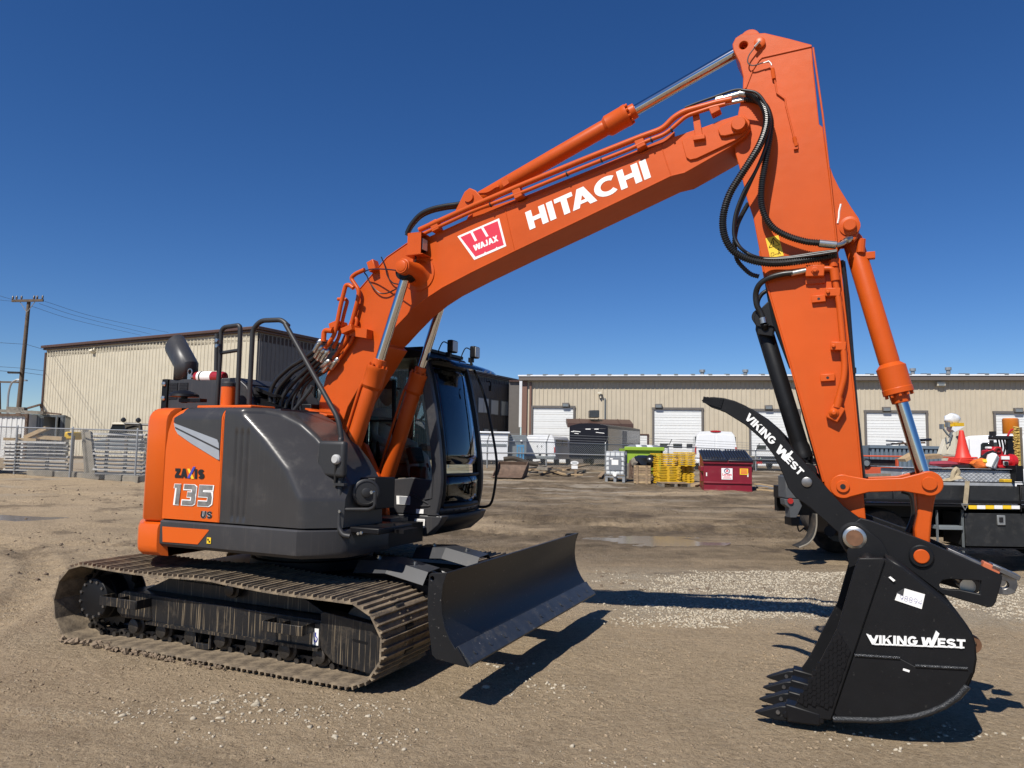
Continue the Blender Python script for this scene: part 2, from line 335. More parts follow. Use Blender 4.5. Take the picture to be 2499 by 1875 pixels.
def strokes(text, t=0.24, gap=0.12, sx=1.0, shear=0.0, mbs=None):
    """list of 2-D quads/polys (each a convex poly) for a word; returns polys, width"""
    G = glyphs(t); x = 0.0; polys = []
    for k_, ch in enumerate(text):
        if ch == ' ': x += 0.42*sx; continue
        w, ss = G[ch]
        for st in ss:
            if st[0] == 'p': polys.append([Vector((p[0]*sx+x, p[1])) for p in st[1]]); continue
            P = [Vector((p[0]*sx+x, p[1])) for p in st]; L = []; R = []
            closed = len(P) > 3 and (P[0]-P[-1]).length < 1e-4
            for i in range(len(P)):
                a = P[i-1] if i > 0 else (P[-2] if closed else None); b = P[i+1] if i < len(P)-1 else (P[1] if closed else None)
                d1 = (P[i]-a).normalized() if a is not None else None; d2 = (b-P[i]).normalized() if b is not None else None
                if d1 is None: d1 = d2
                if d2 is None: d2 = d1
                n1 = Vector((-d1.y, d1.x)); n2 = Vector((-d2.y, d2.x)); nn = (n1+n2)
                nn = nn.normalized() if nn.length > 1e-6 else n1
                k = min(1.8, 1.0/max(0.35, nn.dot(n1)))
                hx = t/2*sx; hy = t/2
                off = Vector((nn.x*hx*k if abs(nn.x) > 0 else 0, nn.y*hy*k)); L.append(P[i]+off); R.append(P[i]-off)
            for i in range(len(P)-1): polys.append([L[i], L[i+1], R[i+1], R[i]])
        x += w*sx+gap
        if k_+1 < len(text): x += {'TA': -.20, 'AC': -.08, 'CH': -.13, 'AJ': -.10, 'WA': -.16, 'VI': -.04, 'AX': -.06, 'ST': -.02}.get(text[k_:k_+2], 0)*sx
    out = [[(min(max(p.x, -9), 99)+shear*p.y, min(1.0, max(0.0, p.y))) for p in q] for q in polys]
    return out, x-gap
def decal_polys(name, polys, frame, material, parent, thick=0.0012, label=None):
    """polys in (a,b) mapped by frame(a,b)->(point, normal) ; thin raised print"""
    m = MB(); nrm = frame[3]
    O, A, B = Vector(frame[0]), Vector(frame[1]), Vector(frame[2]); N = Vector(nrm)
    for k, q in enumerate(polys):
        e = N*(thick+0.00003*(k % 7))
        pts = [O+A*p[0]+B*p[1] for p in q]
        n = len(pts); ar = sum(q[i][0]*q[(i+1) % n][1]-q[(i+1) % n][0]*q[i][1] for i in range(n))
        m.add([p+e for p in pts]+[p for p in pts], [tuple(range(n))]+[(i, (i+1) % n, (i+1) % n+n, i+n) for i in range(n)])
    return m.build(name, material, parent, smooth=0, label=label)
def word(name, text, O, A, B, N, material, parent, t=.24, gap=.12, sx=1.0, shear=0.0, thick=0.0012, width=None, label=None):
    """word with baseline origin O, total run along vector A (full length), height vector B"""
    polys, w = strokes(text, t, gap, sx, shear)
    A = Vector(A)/w
    return decal_polys(name, polys, (O, A, B, N), material, parent, thick, label)
# ================================================================== EXCAVATOR
EXC = thing('excavator', 'large orange tracked excavator with dozer blade, thumb and black bucket resting on the dirt yard', 'excavator', MO, YAW)
CY = -0.115                                   # boom centre line
# ---------------- tracks
RS, LX = 0.335, 1.44
def track_path():
    pts = []
    zc = 0.328; r = 0.335; LX = 1.455
    for i in range(21):                       # rear sprocket, top -> bottom
        a = math.pi/2+math.pi*i/20; pts.append((-LX+r*math.cos(a), zc+r*math.sin(a)))
    pts += [(-LX+2*LX*i/12, -0.007+.041*min(1, i/3)) for i in range(1, 12)]
    zi, ri = 0.328, 0.294; LX = 1.445
    for i in range(21):
        a = -math.pi/2+math.pi*i/20; pts.append((LX-0.0+ri*math.cos(a), zi+ri*math.sin(a)))
    for t in (0.8, 0.6, 0.4, 0.2): pts.append((0.05+(LX-0.05)*t, 0.622+(0.660-0.622)*(1-t)-0.018*math.sin(math.pi*t)))
    pts.append((0.05, 0.664))
    for t in (0.75, 0.5, 0.25): pts.append((-LX+(LX+0.05)*t, 0.664-0.022*math.sin(math.pi*t)))
    return [Vector((p[0], 0, p[1])) for p in pts]
TP = track_path(); TPc = TP+[TP[0]]
TLEN = sum((b-a).length for a, b in zip(TPc, TPc[1:])); NSH = round(TLEN/0.171); PITCH = TLEN/NSH
stations = resample(TPc, PITCH)[:NSH]
SW = 0.75
sh = MB()
prof = [(-.086, -.006), (.080, -.006), (.088, .004), (.080, .008), (.066, .008), (.064, .032), (.054, .034), (.048, .009), (.010, .009), (.005, .030), (-.005, .030), (-.010, .009), (-.050, .009), (-.056, .030), (-.066, .030), (-.071, .009), (-.082, .008), (-.092, .000)]
sh.prism(prof, -SW/2, SW/2)
for dx in (-.03, .03):
    for dy in (-.055, .055): sh.cyl((dx, dy, .006), (dx, dy, .020), .011, 6)
SHOE = sh.mesh('track_shoe', MUDSHOE, 30)
lk = MB()
for sgn in (-1, 1):
    out = [(-.095, -.030), (-.100, .012), (-.060, .030), (.060, .030), (.100, .012), (.095, -.030), (.060, -.042), (-.060, -.042)]
    lk.plate([(x, -z-.038) for x, z in out], [circ((-.040, -.030), .020, 8), circ((.028, -.030), .020, 8)], sgn*.075-.017, sgn*.075+.017)
lk.cyl((.085, -.125, -.028), (.085, .125, -.028), .024, 12)
LINK = lk.mesh('track_link', CHAINM, 40)
rl = MB(); rl.lathe((0, -.17, 0), (0, .17, 0), [(0, .03), (.01, .06), (.05, .062), (.055, .09), (.085, .09), (.10, .075), (.24, .075), (.255, .09), (.285, .09), (.29, .062), (.33, .06), (.34, .03)], 20)
ROLLER = rl.mesh('roller', CHAINM, 35)
for sgn, yc in ((-1, -1.0), (1, 1.0)):
    tm = MB()
    for p in stations: tm.cyl((p.x, yc-.05, p.z), (p.x, yc+.05, p.z), .022, 8)
    tr = tm.build('track', CHAINM, EXC, label='muddy steel crawler track nearest the viewer' if sgn < 0 else 'steel crawler track on the far side')
    for i, p in enumerate(stations):
        q = stations[(i+1) % NSH]; mid = (p+q)/2; d = q-p; ang = math.atan2(d.z, d.x)
        # outward normal: path runs counter-clockwise seen from -Y (rear top -> bottom -> front -> top)
        for nm, me in (('shoe', SHOE), ('track_link', LINK)):
            o = bpy.data.objects.new(nm, me); COL.objects.link(o); o.parent = tr
            jit = random.uniform(-.004, .004)
            o.location = (mid.x, yc+jit, mid.z); o.rotation_euler = (0, -ang+math.pi, 0)
    fy = yc+sgn*0.175                          # outer face of the side frame
    fm = MB()
    pf = [(-1.22, .40), (-1.14, .44), (1.05, .415), (1.05, .185), (-.78, .205), (-1.15, .205), (-1.22, .25)]
    fm.prism(pf, fy, yc-sgn*0.15)
    fm.prism([(-1.05, .43), (-.75, .56), (.75, .54), (1.0, .42)], fy-sgn*.14, yc-sgn*0.14)
    fr = fm.build('track_frame', MUDFRAME, EXC, bevel=.008)
    lip = MB(); lip.box((.12, fy+sgn*.012, .198), (1.86, .05, .022)); lip.build('frame_flange', MUDFRAME, fr)
    mc = MB(); mc.lathe((-LX, yc-sgn*.14, .35), (-LX, fy+sgn*.075, .35), [(0, .10), (.02, .235), (.05, .255), (.09, .255), (.10, .20), (.30, .19), (.305, .185), (.385, .182), (.39, .170)], 36)
    mo = mc.build('final_drive_cover', BLACKM, fr, bevel=.004)
    for k in range(12):
        a = 2*math.pi*k/12+.2
        b = MB(); b.cyl((-LX+.157*math.cos(a), fy+sgn*.070, .35+.157*math.sin(a)), (-LX+.157*math.cos(a), fy+sgn*.088, .35+.157*math.sin(a)), .014, 6); b.build('bolt', STEEL, fr)
    sp = MB()
    teeth = []
    for k in range(42): a = 2*math.pi*k/42; teeth.append((-LX+(.285 if k % 2 else .25)*math.cos(a), .35+(.285 if k % 2 else .25)*math.sin(a)))
    sp.prism(teeth, yc-.03, yc+.03); sp.build('sprocket', CHAINM, EXC)
    idl = MB(); idl.lathe((LX, yc-.13, .335), (LX, yc+.13, .335), [(0, .08), (.02, .12), (.03, .24), (.08, .255), (.10, .275), (.16, .275), (.18, .255), (.23, .24), (.24, .12), (.26, .08)], 32); idl.build('idler_wheel', CHAINM, EXC)
    for x in (-1.02, -.68, -.34, 0.0, .34, .68, 1.02):
        o = bpy.data.objects.new('roller', ROLLER); COL.objects.link(o); o.parent = fr; o.location = (x, yc, .135)
    for x in (0.05,):
        o = bpy.data.objects.new('carrier_roller', ROLLER); COL.objects.link(o); o.parent = fr; o.location = (x, yc, .545); o.scale = (.85, .85, .85)
    g = MB()                                   # boxed idler guard at the front of the frame
    gp = [(1.045, .475), (1.08, .485), (1.60, .435), (1.64, .41), (1.63, .23), (1.57, .10), (1.53, .075), (1.18, .115), (1.06, .20)]
    g.prism(gp, fy+sgn*.012, fy-sgn*.10); go = g.build('idler_guard', MUDFRAME, fr, bevel=.006)
    sl_ = MB(); sl_.prism([(1.36, .315), (1.49, .305), (1.495, .292), (1.485, .284), (1.365, .294), (1.352, .305)], fy+sgn*.0135, fy+sgn*.004); sl_.build('guard_slot', BLACK, go)
    for x0, x1, zt in ((-1.25, -.80, .40), (.60, .98, .385)):     # step brackets
        st = MB(); yo = fy+sgn*.15
        st.box(((x0+x1)/2, yo, zt-.03), (x1-x0, .012, .075)); st.box((x1, (fy+yo)/2, zt-.03), (.012, .15, .075)); st.box((x0, (fy+yo)/2, zt-.03), (.012, .15, .075)); st.box(((x0+x1)/2-.05, (fy+yo)/2, zt-.03), (.012, .15, .06))
        st.build('step', MUDFRAME, fr, bevel=.003)
    kg = MB(); kg.prism([(-.28, .19), (-.28, .06), (-.24, .045), (-.12, .045), (-.08, .06), (-.08, .19), (-.10, .19), (-.11, .09), (-.25, .09), (-.26, .19)], fy, fy-sgn*.03); kg.build('chain_guide', MUDFRAME, fr, bevel=.004)
    if sgn < 0:
        d = MB(); d.box((1.005, fy-.004, .285), (.052, .006, .125)); do = d.build('lifting_label', PAPER, fr)
        hk = MB(); hk.tube(smoothpath([(1.005, fy-.010, .32), (1.005, fy-.010, .295), (1.022, fy-.010, .275), (1.008, fy-.010, .25), (.99, fy-.010, .262)], 5), .004, 6); hk.build('hook_print', BLUEP, fr)
        mbm = MB()                             # ragged ridge of mud thrown up beside the rear of the track
        for k in range(150):
            x = random.uniform(-1.62, .3)**1; t = (x+1.62)/1.9
            s_ = random.uniform(.012, .036)*(1.15-.6*t); yy = -1.36+random.uniform(-.07, .03)
            vs = [Vector((random.gauss(0, 1), random.gauss(0, 1), random.gauss(0, .8))).normalized()*s_*random.uniform(.7, 1.2) for _ in range(9)]
            bm = bmesh.new(); [bm.verts.new(v+Vector((x, yy, s_*.3))) for v in vs]; bmesh.ops.convex_hull(bm, input=bm.verts); bm.verts.index_update()
            bm.verts.ensure_lookup_table(); mbm.add([v.co[:] for v in bm.verts], [tuple(v.index for v in f.verts) for f in bm.faces]); bm.free()
        o = mbm.build('mud_clods', MUD, fr, smooth=0); o['kind'] = 'stuff'
# ---------------- centre frame, slew ring, dozer
cf = MB(); cf.prism([(-.95, -.62), (.95, -.62), (1.1, -.35), (1.1, .35), (.95, .62), (-.95, .62), (-1.1, .35), (-1.1, -.35)], .30, .60, 'z')
for sx in (-.55, .55):
    for sy in (-1, 1): cf.prism([(sx-.28, sy*.5), (sx+.28, sy*.5), (sx+.2, sy*.86), (sx-.2, sy*.86)], .28, .56, 'z')
cf.build('centre_frame', BLACK, EXC, bevel=.01)
sr = MB(); sr.lathe((0, 0, .58), (0, 0, .88), [(0, .50), (.04, .58), (.12, .58), (.13, .545), (.22, .545), (.23, .60), (.30, .60)], 48); sr.build('slew_ring', BLACK, EXC)
def fz(c, pts, Y): return xz(c, pts, Y)
BWN, BWF = -1.40, 1.40
inner = [(2.262, .905), (2.238, .82), (2.228, .72), (2.236, .63), (2.262, .54), (2.30, .47), (2.345, .41)]
mb = MB(); back = [(x-.022, z) for x, z in inner]
mb.prism(inner+back[::-1], BWN+.02, BWF-.02)
BLD = mb.build('dozer_blade', BLADEM, EXC, smooth=50)
ce = MB(); ce.prism([(2.352, .425), (2.362, .418), (2.462, .318), (2.455, .302), (2.44, .305), (2.335, .405)], BWN+.02, BWF-.02); ce.build('cutting_edge', EDGEM, BLD, bevel=.002)
for k in range(11):
    y = BWN+.16+k*(BWF-BWN-.32)/10; b = MB(); c = Vector((2.418, y, .364)); b.cyl(c, c+Vector((.002, 0, .002)), .019, 14); b.build('bolt', EDGEM, BLD)
for y0, y1 in ((BWN, BWN+.02), (BWF-.02, BWF)):
    ep = MB(); pts = [(2.125, .885), (2.14, .897), (2.268, .912)]+inner[1:]+[(2.355, .425), (2.445, .30), (2.20, .325), (2.165, .35), (2.13, .55), (2.118, .70)]
    ep.plate(pts, [circ((2.152, .862), .016, 12)], y0, y1); ep.build('end_plate', BLADEM, BLD, bevel=.003)
gu = MB(); gu.add([(2.245, BWN+.021, .60), (2.34, BWN+.021, .425), (2.345, BWN+.55, .42), (2.335, BWN+.021, .40)], [(0, 1, 2), (0, 2, 3)]); 
bk = MB(); bk.box((2.16, 0, .62), (.10, 2.5, .10)); bk.box((2.19, 0, .44), (.10, 2.4, .10))
for y in (-.55, .35): bk.prism([(2.05, .35), (2.05, .70), (2.22, .82), (2.24, .42)], y, y+.04)
bk.build('blade_back_beam', BLADEM, BLD, bevel=.006)
COVERM = mat('grey_cover_plate', (.030, .032, .037), .42, var=.1, dust=.15)
for k, yc in enumerate((-.52, .42)):
    am = MB(); am.prism([(.85, .36), (.85, .66), (1.55, .66), (2.14, .60), (2.14, .42), (1.5, .44)], yc-.09, yc+.09); ar = am.build('blade_arm', BLACK, EXC, bevel=.008)
    cvm = MB(); i0, o0 = (yc-.13, yc+.13)
    a0 = [(.98, .80), (1.30, .82), (1.66, .755)]
    rows = [[(x, yc-.17, z-.10) for x, z in a0], [(x, yc-.09, z-.008) for x, z in a0], [(x, yc+.10, z) for x, z in a0], [(x, yc+.15, z-.05) for x, z in a0]]
    cvm.grid(rows); cvo = cvm.build('arm_cover', COVERM, ar, smooth=0); solid(cvo, .008)
    for x, z in ((1.12, .812), (1.48, .79)):
        b = MB(); b.cyl((x, yc, z-.003), (x, yc, z+.010), .020, 12); b.cyl((x, yc, z+.008), (x, yc, z+.022), .012, 6); b.build('bolt', ZINC, ar)
hs = MB(); hp = smoothpath([(1.05, -.10, .62), (1.12, -.12, .70), (1.28, -.16, .715), (1.45, -.18, .69), (1.52, -.19, .675)], 6); hs.tube(hp, .020, 10); hs.cyl(hp[-1], hp[-1]+Vector((.13, -.012, -.03)), .024, 10); ho = hs.build('blade_hose', mat('grey_hose_sleeve', (.42, .42, .40), .5), EXC)
# ---------------- upper structure
UB = MB(); UB.prism([(-1.20, -.80), (-.85, -1.12), (.95, -1.12), (1.12, -.95), (1.12, .2), (.2, .2), (.2, 1.1), (-.85, 1.1), (-1.2, .8)], .88, 1.06, 'z')
UB.prism([(-1.15, -.8), (-.7, -1.1), (.25, -1.1), (.25, 1.1), (-.7, 1.1), (-1.15, .8)], 1.06, 2.03, 'z')
UB.prism([(.25, -.95), (.92, -.95), (.92, -.48), (.25, -.48)], 1.06, 1.62, 'z'); UB.build('upper_frame', BLACK, EXC)
RC_ = 1.52
def cwplan(r, n=40):
    a0 = math.atan2(-1.235, -.80); a1 = math.atan2(1.235, -.80)
    a0 = a0+2*math.pi; pts = [(-.655, -1.245)]
    for i in range(n+1): a = a0+(a1-a0)*i/n; pts.append((r*math.cos(a), r*math.sin(a)))
    pts.append((-.655, 1.245)); return pts
def ringbody(name, plan, zs, material, parent):
    """zs: list of (z, inset)"""
    m = MB(); rows = []
    for z, ins in zs:
        row = []
        for x, y in plan:
            L = math.hypot(x, y); k = (L-ins)/L; row.append((x*k, y*k, z))
        rows.append(row)
    m.grid(rows); n = len(plan); o = len(m.v)
    m.f.append(tuple(range(n))); m.f.append(tuple(range(o-n, o))[::-1])
    m.f.append(tuple(i*n for i in range(len(zs)))); m.f.append(tuple(i*n+n-1 for i in range(len(zs))))
    return m.build(name, material, parent, smooth=50)
pl = cwplan(RC_)
CWO = ringbody('counterweight', pl, [(1.085, .02), (1.10, 0), (1.95, 0.0), (2.0, .008), (2.04, .03), (2.065, .065), (2.075, .12)], CORANGE, EXC)
pl2 = cwplan(RC_+.03); pl2[0] = (-.655, -1.275); pl2[-1] = (-.655, 1.275)
ringbody('counterweight_base', pl2, [(.785, .10), (.795, .04), (.83, .005), (.88, 0), (1.02, 0), (1.06, .012), (1.075, .06)], CORANGE, CWO)
# right-hand service door: wrap a flat outline over the rounded top edge
RR = .11; ZB = 2.075-RR
def wrap(x, s):
    if s <= ZB: return (x, -1.245, s)
    a = min((s-ZB)/RR, math.pi/2); ex_ = max(0, s-ZB-RR*math.pi/2)
    return (x, -1.245+RR*(1-math.cos(a))+ex_, ZB+RR*math.sin(a))
def panel(name, poly, material, parent, proud=0.0, thick=.012):
    bm = bmesh.new(); f = bm.faces.new([bm.verts.new((x, s, 0)) for x, s in poly])
    for k in range(0, 15):
        s = ZB+RR*math.pi/2*k/14
        bmesh.ops.bisect_plane(bm, geom=bm.verts[:]+bm.edges[:]+bm.faces[:], plane_co=(0, s, 0), plane_no=(0, 1, 0))
    for v in bm.verts: v.co = wrap(v.co.x, v.co.y)
    bmesh.ops.recalc_face_normals(bm, faces=bm.faces)
    bm.faces.ensure_lookup_table()
    if sum(f.normal.y*f.calc_area() for f in bm.faces) > 0: bmesh.ops.reverse_faces(bm, faces=bm.faces)
    me = bpy.data.meshes.new(name); bm.to_mesh(me); bm.free(); me.materials.append(material)
    o = bpy.data.objects.new(name, me); COL.objects.link(o); o.parent = parent
    sd = o.modifiers.new('solid', 'SOLIDIFY'); sd.thickness = thick; sd.offset = -1+2*(proud/thick if thick else 0)
    return o
TOPS = ZB+RR*math.pi/2+.25
door = [(-.645, 1.112), (.002, 1.112), (.002, TOPS), (-.46, TOPS), (-.50, 2.08), (-.58, 1.99), (-.625, 1.86), (-.645, 1.70)]
DOOR = panel('service_door', door, CORANGE, EXC)
gp0 = fz(cR1, [(318, 715), (322, 690), (345, 645)], -1.245)
gp1 = fz(cR1, [(602, 960)], -1.245)[0]
panel('grey_band', [gp0[0], (-.012, gp1[1]), (-.012, TOPS), (-.47, TOPS), (-.475, 2.03), gp0[1]], DGREY, DOOR, proud=.003, thick=.004)
sv = fz(cR1, [(320, 722), (590, 825), (600, 850), (604, 950), (590, 948), (430, 850), (345, 790), (330, 765)], -1.245)
panel('silver_swoosh', sv, SILVERP, DOOR, proud=.006, thick=.003)
sv2 = fz(cR1, [(328, 745), (602, 880), (603, 892), (332, 757)], -1.245)
panel('swoosh_line', sv2, DGREY, DOOR, proud=.0075, thick=.002)
cZX = crop(380, 1100, 8.3)
def yframe(c, o, a, b, Y):
    O, A, B = (mY(*c(p), Y) for p in (o, a, b)); return O, A-O, B-O
NY = (0, -1, 0)
O, A, B = yframe(cZX, (388, 548), (640, 556), (395, 358), -1.249); 
word('lettering', 'ZA', O, A, B, NY, BLACKP, DOOR, t=.30, gap=.03)
O, A, B = yframe(cZX, (785, 568), (985, 580), (790, 372), -1.249); word('lettering', 'IS', O, A, B, NY, BLACKP, DOOR, t=.30, gap=.10)
def quad(name, c, pts, Y, material, parent, thick=.0012):
    P = [mY(*c(p), Y) for p in pts]; m = MB(); e = Vector((0, -thick, 0)); n = len(P)
    m.add([p+e for p in P]+P, [tuple(range(n))]+[(i, (i+1) % n, (i+1) % n+n, i+n) for i in range(n)]); return m.build(name, material, parent, smooth=0)
quad('lettering', cZX, [(640, 366), (690, 368), (778, 572), (722, 570)], -1.249, YELLOWP, DOOR)
quad('lettering', cZX, [(762, 325), (806, 326), (690, 560), (638, 556)], -1.2505, BLUEP, DOOR)
O, A, B = yframe(cZX, (330, 1092), (1130, 1138), (330, 668), -1.249)
word('lettering', '135', O-Vector((.004, 0, .003)), A*1.02, B*1.02, NY, WHITE, DOOR, t=.285, gap=.09, shear=.14)
word('lettering', '135', O+A*.012+B*.012, A*.975, B*.975, (0, -1, 0), mat('chrome_decal', (.40, .41, .43), .22, .75, var=.5, vscale=9), DOOR, t=.225, gap=.145, shear=.14, thick=.0026)
O, A, B = yframe(cZX, (905, 1362), (1130, 1372), (905, 1222), -1.249)
word('lettering', 'US', O-Vector((.002, 0, .002)), A*1.02, B*1.04, NY, SILVERP, DOOR, t=.33, gap=.06, shear=.15)
word('lettering', 'US', O, A, B, NY, BLACKP, DOOR, t=.22, gap=.16, shear=.15, thick=.0024)
# grey engine-side cover with a chamfered, curved front
def Xc(z):
    P = [(1.0, .88), (1.11, .87), (1.34, .85), (1.58, .70), (1.83, .44), (2.04, .18), (2.2, .0)]
    for (z0, x0), (z1, x1) in zip(P, P[1:]):
        if z <= z1: return x0+(x1-x0)*(z-z0)/(z1-z0)
    return P[-1][1]
def ztop(x):
    P = [(-.1, 2.075), (.34, 2.07), (.45, 2.045), (.61, 1.965), (.76, 1.855), (.87, 1.75), (.97, 1.65), (1.12, 1.44), (1.2, 1.3)]
    for (x0, z0), (x1, z1) in zip(P, P[1:]):
        if x <= x1: return z0+(z1-z0)*(x-x0)/(x1-x0)
    return P[-1][1]
gx = [mY(*cR1(p), -1.245).x for p in ((693, 1040), (729, 1040), (766, 1040))]
def inset(x, z):
    d = x-Xc(z); s = .02
    v = .90*(d+math.sqrt(d*d+s*s))/2
    for i, g in enumerate(gx):
        w = min(1, max(0, (z-1.135)/.02))*min(1, max(0, (1.885-z)/.02)); v += .013*math.exp(-((x-g-(z-1.5)*.012)/.013)**2)*w
    return v
rows = []
xs = [.022+i*.007 for i in range(60)]+[.45+.02*i for i in range(34)]
xs = [x for x in xs if x <= 1.125]
for x in xs:
    r = []; zt = ztop(x); rr = .05
    for k in range(40): z = 1.112+(zt-rr-1.112)*k/39; r.append((x, -1.245+inset(x, z), z))
    y0 = -1.245+inset(x, zt-rr)
    for k in range(1, 7): a = math.pi/2*k/6; r.append((x, y0+rr*(1-math.cos(a)), zt-rr+rr*math.sin(a)))
    for k in range(1, 4): r.append((x, max(y0+rr, y0+rr+(-.50-y0-rr)*k/3), zt))
    rows.append(r)
gm = MB(); gm.grid(rows); last = rows[-1]
gm.add(last+[(1.125, -.5, 1.112)], [tuple(range(len(last)+1))])
GC = gm.build('engine_side_cover', DGREY, EXC, smooth=30)
seam = MB(); rr_ = [wrap(.012, s) for s in [1.112+(TOPS-1.112)*i/30 for i in range(31)]]; seam.tube([Vector(p)+Vector((0, .004, 0)) for p in rr_], .007, 6); seam.build('door_seam_strip', CORANGE, EXC)
# lower skirt
def skirt(name, plan, zs, material, parent): return ringbody(name, plan, zs, material, parent)
skp = [(-.64, -1.262), (.845, -1.262), (1.10, -1.04), (1.13, -.96), (1.13, -.40)]
sk = MB(); zz = [(.865, .075), (.873, .03), (.90, .004), (.93, 0), (1.085, 0), (1.098, .012), (1.10, .04)]
rows = []
for z, ins in zz:
    k = 1-ins/1.26; rows.append([(x if x < -.6 else x-ins*.4 if x > .9 else x, y+ins, z) for x, y in skp])
sk.grid(rows); n = len(skp); o_ = (len(zz)-1)*n
sk.add([rows[-1][i] for i in range(n)]+[(.3, -.5, 1.10), (-.64, -.5, 1.10)], [tuple(range(n+2))]); sk.add([rows[0][i] for i in range(n)]+[(.3, -.5, .865), (-.64, -.5, .865)], [tuple(range(n+2))])
SK = sk.build('side_skirt', SGREY, EXC, smooth=30)
op = fz(cR1, [(246, 1366), (530, 1386), (535, 1392), (466, 1478), (248, 1462)], -1.264)
m = MB(); m.prism([(x, max(.905, z)) for x, z in op], -1.2655, -1.262); m.build('orange_skirt_panel', CORANGE, SK)
m = MB(); x, z = fz(cR1, [(537, 1454)], -1.264)[0]; m.box((x, -1.2665, z), (.045, .003, .05)); st_ = m.build('warning_sticker', YELLOWP, SK)
m = MB(); m.box((x-.008, -1.2685, z+.008), (.016, .002, .016)); m.box((x+.008, -1.2685, z-.008), (.016, .002, .016)); m.build('sticker_print', BLACKP, SK)
# top deck and engine hood
td = MB(); td.box((-.35, 0, 2.045), (1.5, 2.0, .05)); td.build('top_deck', SGREY, EXC)
od = MB(); od.box((-.12, -.98, 2.083), (.62, .30, .03)); od.build('orange_deck_plate', CORANGE, EXC, bevel=.01)
hb = MB(); hx1 = mY(*cR1((277, 465)), -.72).x
hb.prism([(hx1, 2.09), (hx1, 2.385), (-.40, 2.385), (-.28, 2.30), (-.17, 2.09)], -.70, .55); HB = hb.build('engine_hood', SGREY, EXC, bevel=.008)
hx0, hx1 = mY(*cR1((243, 465)), -.72).x, mY(*cR1((277, 465)), -.72).x; hb2 = MB(); hb2.prism([(hx0, 2.09), (hx0, 2.39), (hx1, 2.39), (hx1, 2.09)], -.72, .3); hb2.build('hood_end_box', BLACK, HB, bevel=.006)
for dz in (.11, .25):
    b = MB(); xb_ = (hx0+hx1)/2; b.lathe((xb_, -.722, 2.09+dz), (xb_, -.75, 2.09+dz), [(0, .022), (.006, .026), (.015, .022), (.02, .008)], 12); b.build('bolt', ZINC, HB)
for px in (315, 378):
    x = mY(*cR1((px, 530)), -.70).x; g = MB(); g.box((x, -.702, 2.27), (.115, .006, .16)); gg = g.build('grille', BLACK, HB)
    w = MB()
    for i in range(9): w.box((x-.05+i*.0125, -.706, 2.27), (.003, .003, .15))
    for i in range(11): w.box((x, -.7065, 2.20+i*.0145), (.11, .003, .003))
    w.build('grille_mesh', SGREY, gg)
b2 = MB(); b2.prism([(-.30, 2.09), (-.30, 2.33)]+fz(cR1, [(735, 486), (782, 490), (848, 622)], -.66), -.66, .1); b2.build('air_box', BLACK, EXC, bevel=.01)
b3 = MB(); b3.prism(fz(cR1, [(815, 497), (835, 497), (950, 548), (955, 560), (935, 562), (820, 515)], -.60), -.60, -.25); b3.prism(fz(cR1, [(838, 552), (1000, 640), (1010, 660), (850, 640)], -.60), -.62, -.2); b3.build('hood_flap', BLACK, EXC)
# exhaust stack: pipe turned rearwards and cut obliquely
xs0 = mY(*cR1((393, 400)), -.60).x; r_ = .112
m = MB(); n = 28
ring = lambda fn: [fn(2*math.pi*i/n) for i in range(n)]
zr0 = 2.385
r0 = ring(lambda a: (xs0+r_*math.cos(a), -.60+r_*math.sin(a), zr0))
r1 = ring(lambda a: (xs0+r_*math.cos(a), -.60+r_*math.sin(a), 2.535+.30*r_*math.cos(a)))
dirv = Vector((-.62, 0, .78))
def upper(a):
    p = Vector((xs0+r_*math.cos(a), -.60+r_*math.sin(a), 2.535+.30*r_*math.cos(a))); L = .27+.80*r_*math.cos(a)
    return tuple(p+dirv*L)
r2 = ring(upper)
m.grid([r0+[r0[0]], r1+[r1[0]], r2+[r2[0]]]); ex = m.build('exhaust_stack', SGREY, EXC, smooth=25); solid(ex, .006, -1)
# orange filler and rails
xf = mY(*cR1((655, 570)), -.85).x
m = MB(); m.cyl((xf, -.85, 2.07), (xf, -.85, 2.285), .065, 24); m.build('filler_neck', CORANGE, EXC)
m = MB(); m.lathe((xf, -.85, 2.285), (xf, -.85, 2.33), [(0, .068), (.03, .068), (.045, .055)], 24); m.build('filler_cap', RAILM, EXC)
def rail(name, pts, Y, r=.019, rad=.07, parent=None, material=None):
    P = p3(*pts, Y) if isinstance(pts, tuple) else [Vector(p) for p in pts]
    m = MB(); m.tube(roundpath(P, rad, 6), r, 12); return m.build(name, material or RAILM, parent or EXC, smooth=60)
ra = rail('hand_rail', (cH, [(825, 1160), (870, 480), (885, 110), (1140, 75), (1140, 200), (1100, 1150)], ), -.85, .0215)
P = p3(cH, [(860, 455), (1115, 415)], -.85); m = MB(); m.tube(P, .017, 10); m.build('rail_rung', RAILM, ra)
m = MB(); m.cyl(mY(*cH((815, 690)), -.87), mY(*cH((825, 195)), -.87), .020, 10); mb_ = m.build('mirror_stay', RAILM, EXC)
for py in (283, 357):
    b = MB(); c = mY(*cH((838, py)), -.90); b.cyl(c, c+Vector((0, -.02, 0)), .018, 8); b.build('bolt', ZINC, ra)
for px in (800, 1105):
    b = MB(); c = mY(*cH((px, 1140)), -.86); c.z = 2.093; b.cyl(c, c+Vector((0, 0, .014)), .052, 14); b.build('rail_foot', BLACK, ra)
rb = rail('grab_rail', (cH, [(1260, 1140), (1310, 130), (1420, 15), (1700, 5), (1790, 90)], ), -.92, .022, .06)
P1 = p3(cR1, [(1012, 105), (1345, 700), (1362, 830)], -.95)+p3(cM, [(545, 500), (540, 900), (530, 1230), (528, 1410), (570, 1480), (640, 1490)], [-.97, -1.0, -1.03, -1.04, -1.04, -1.02])
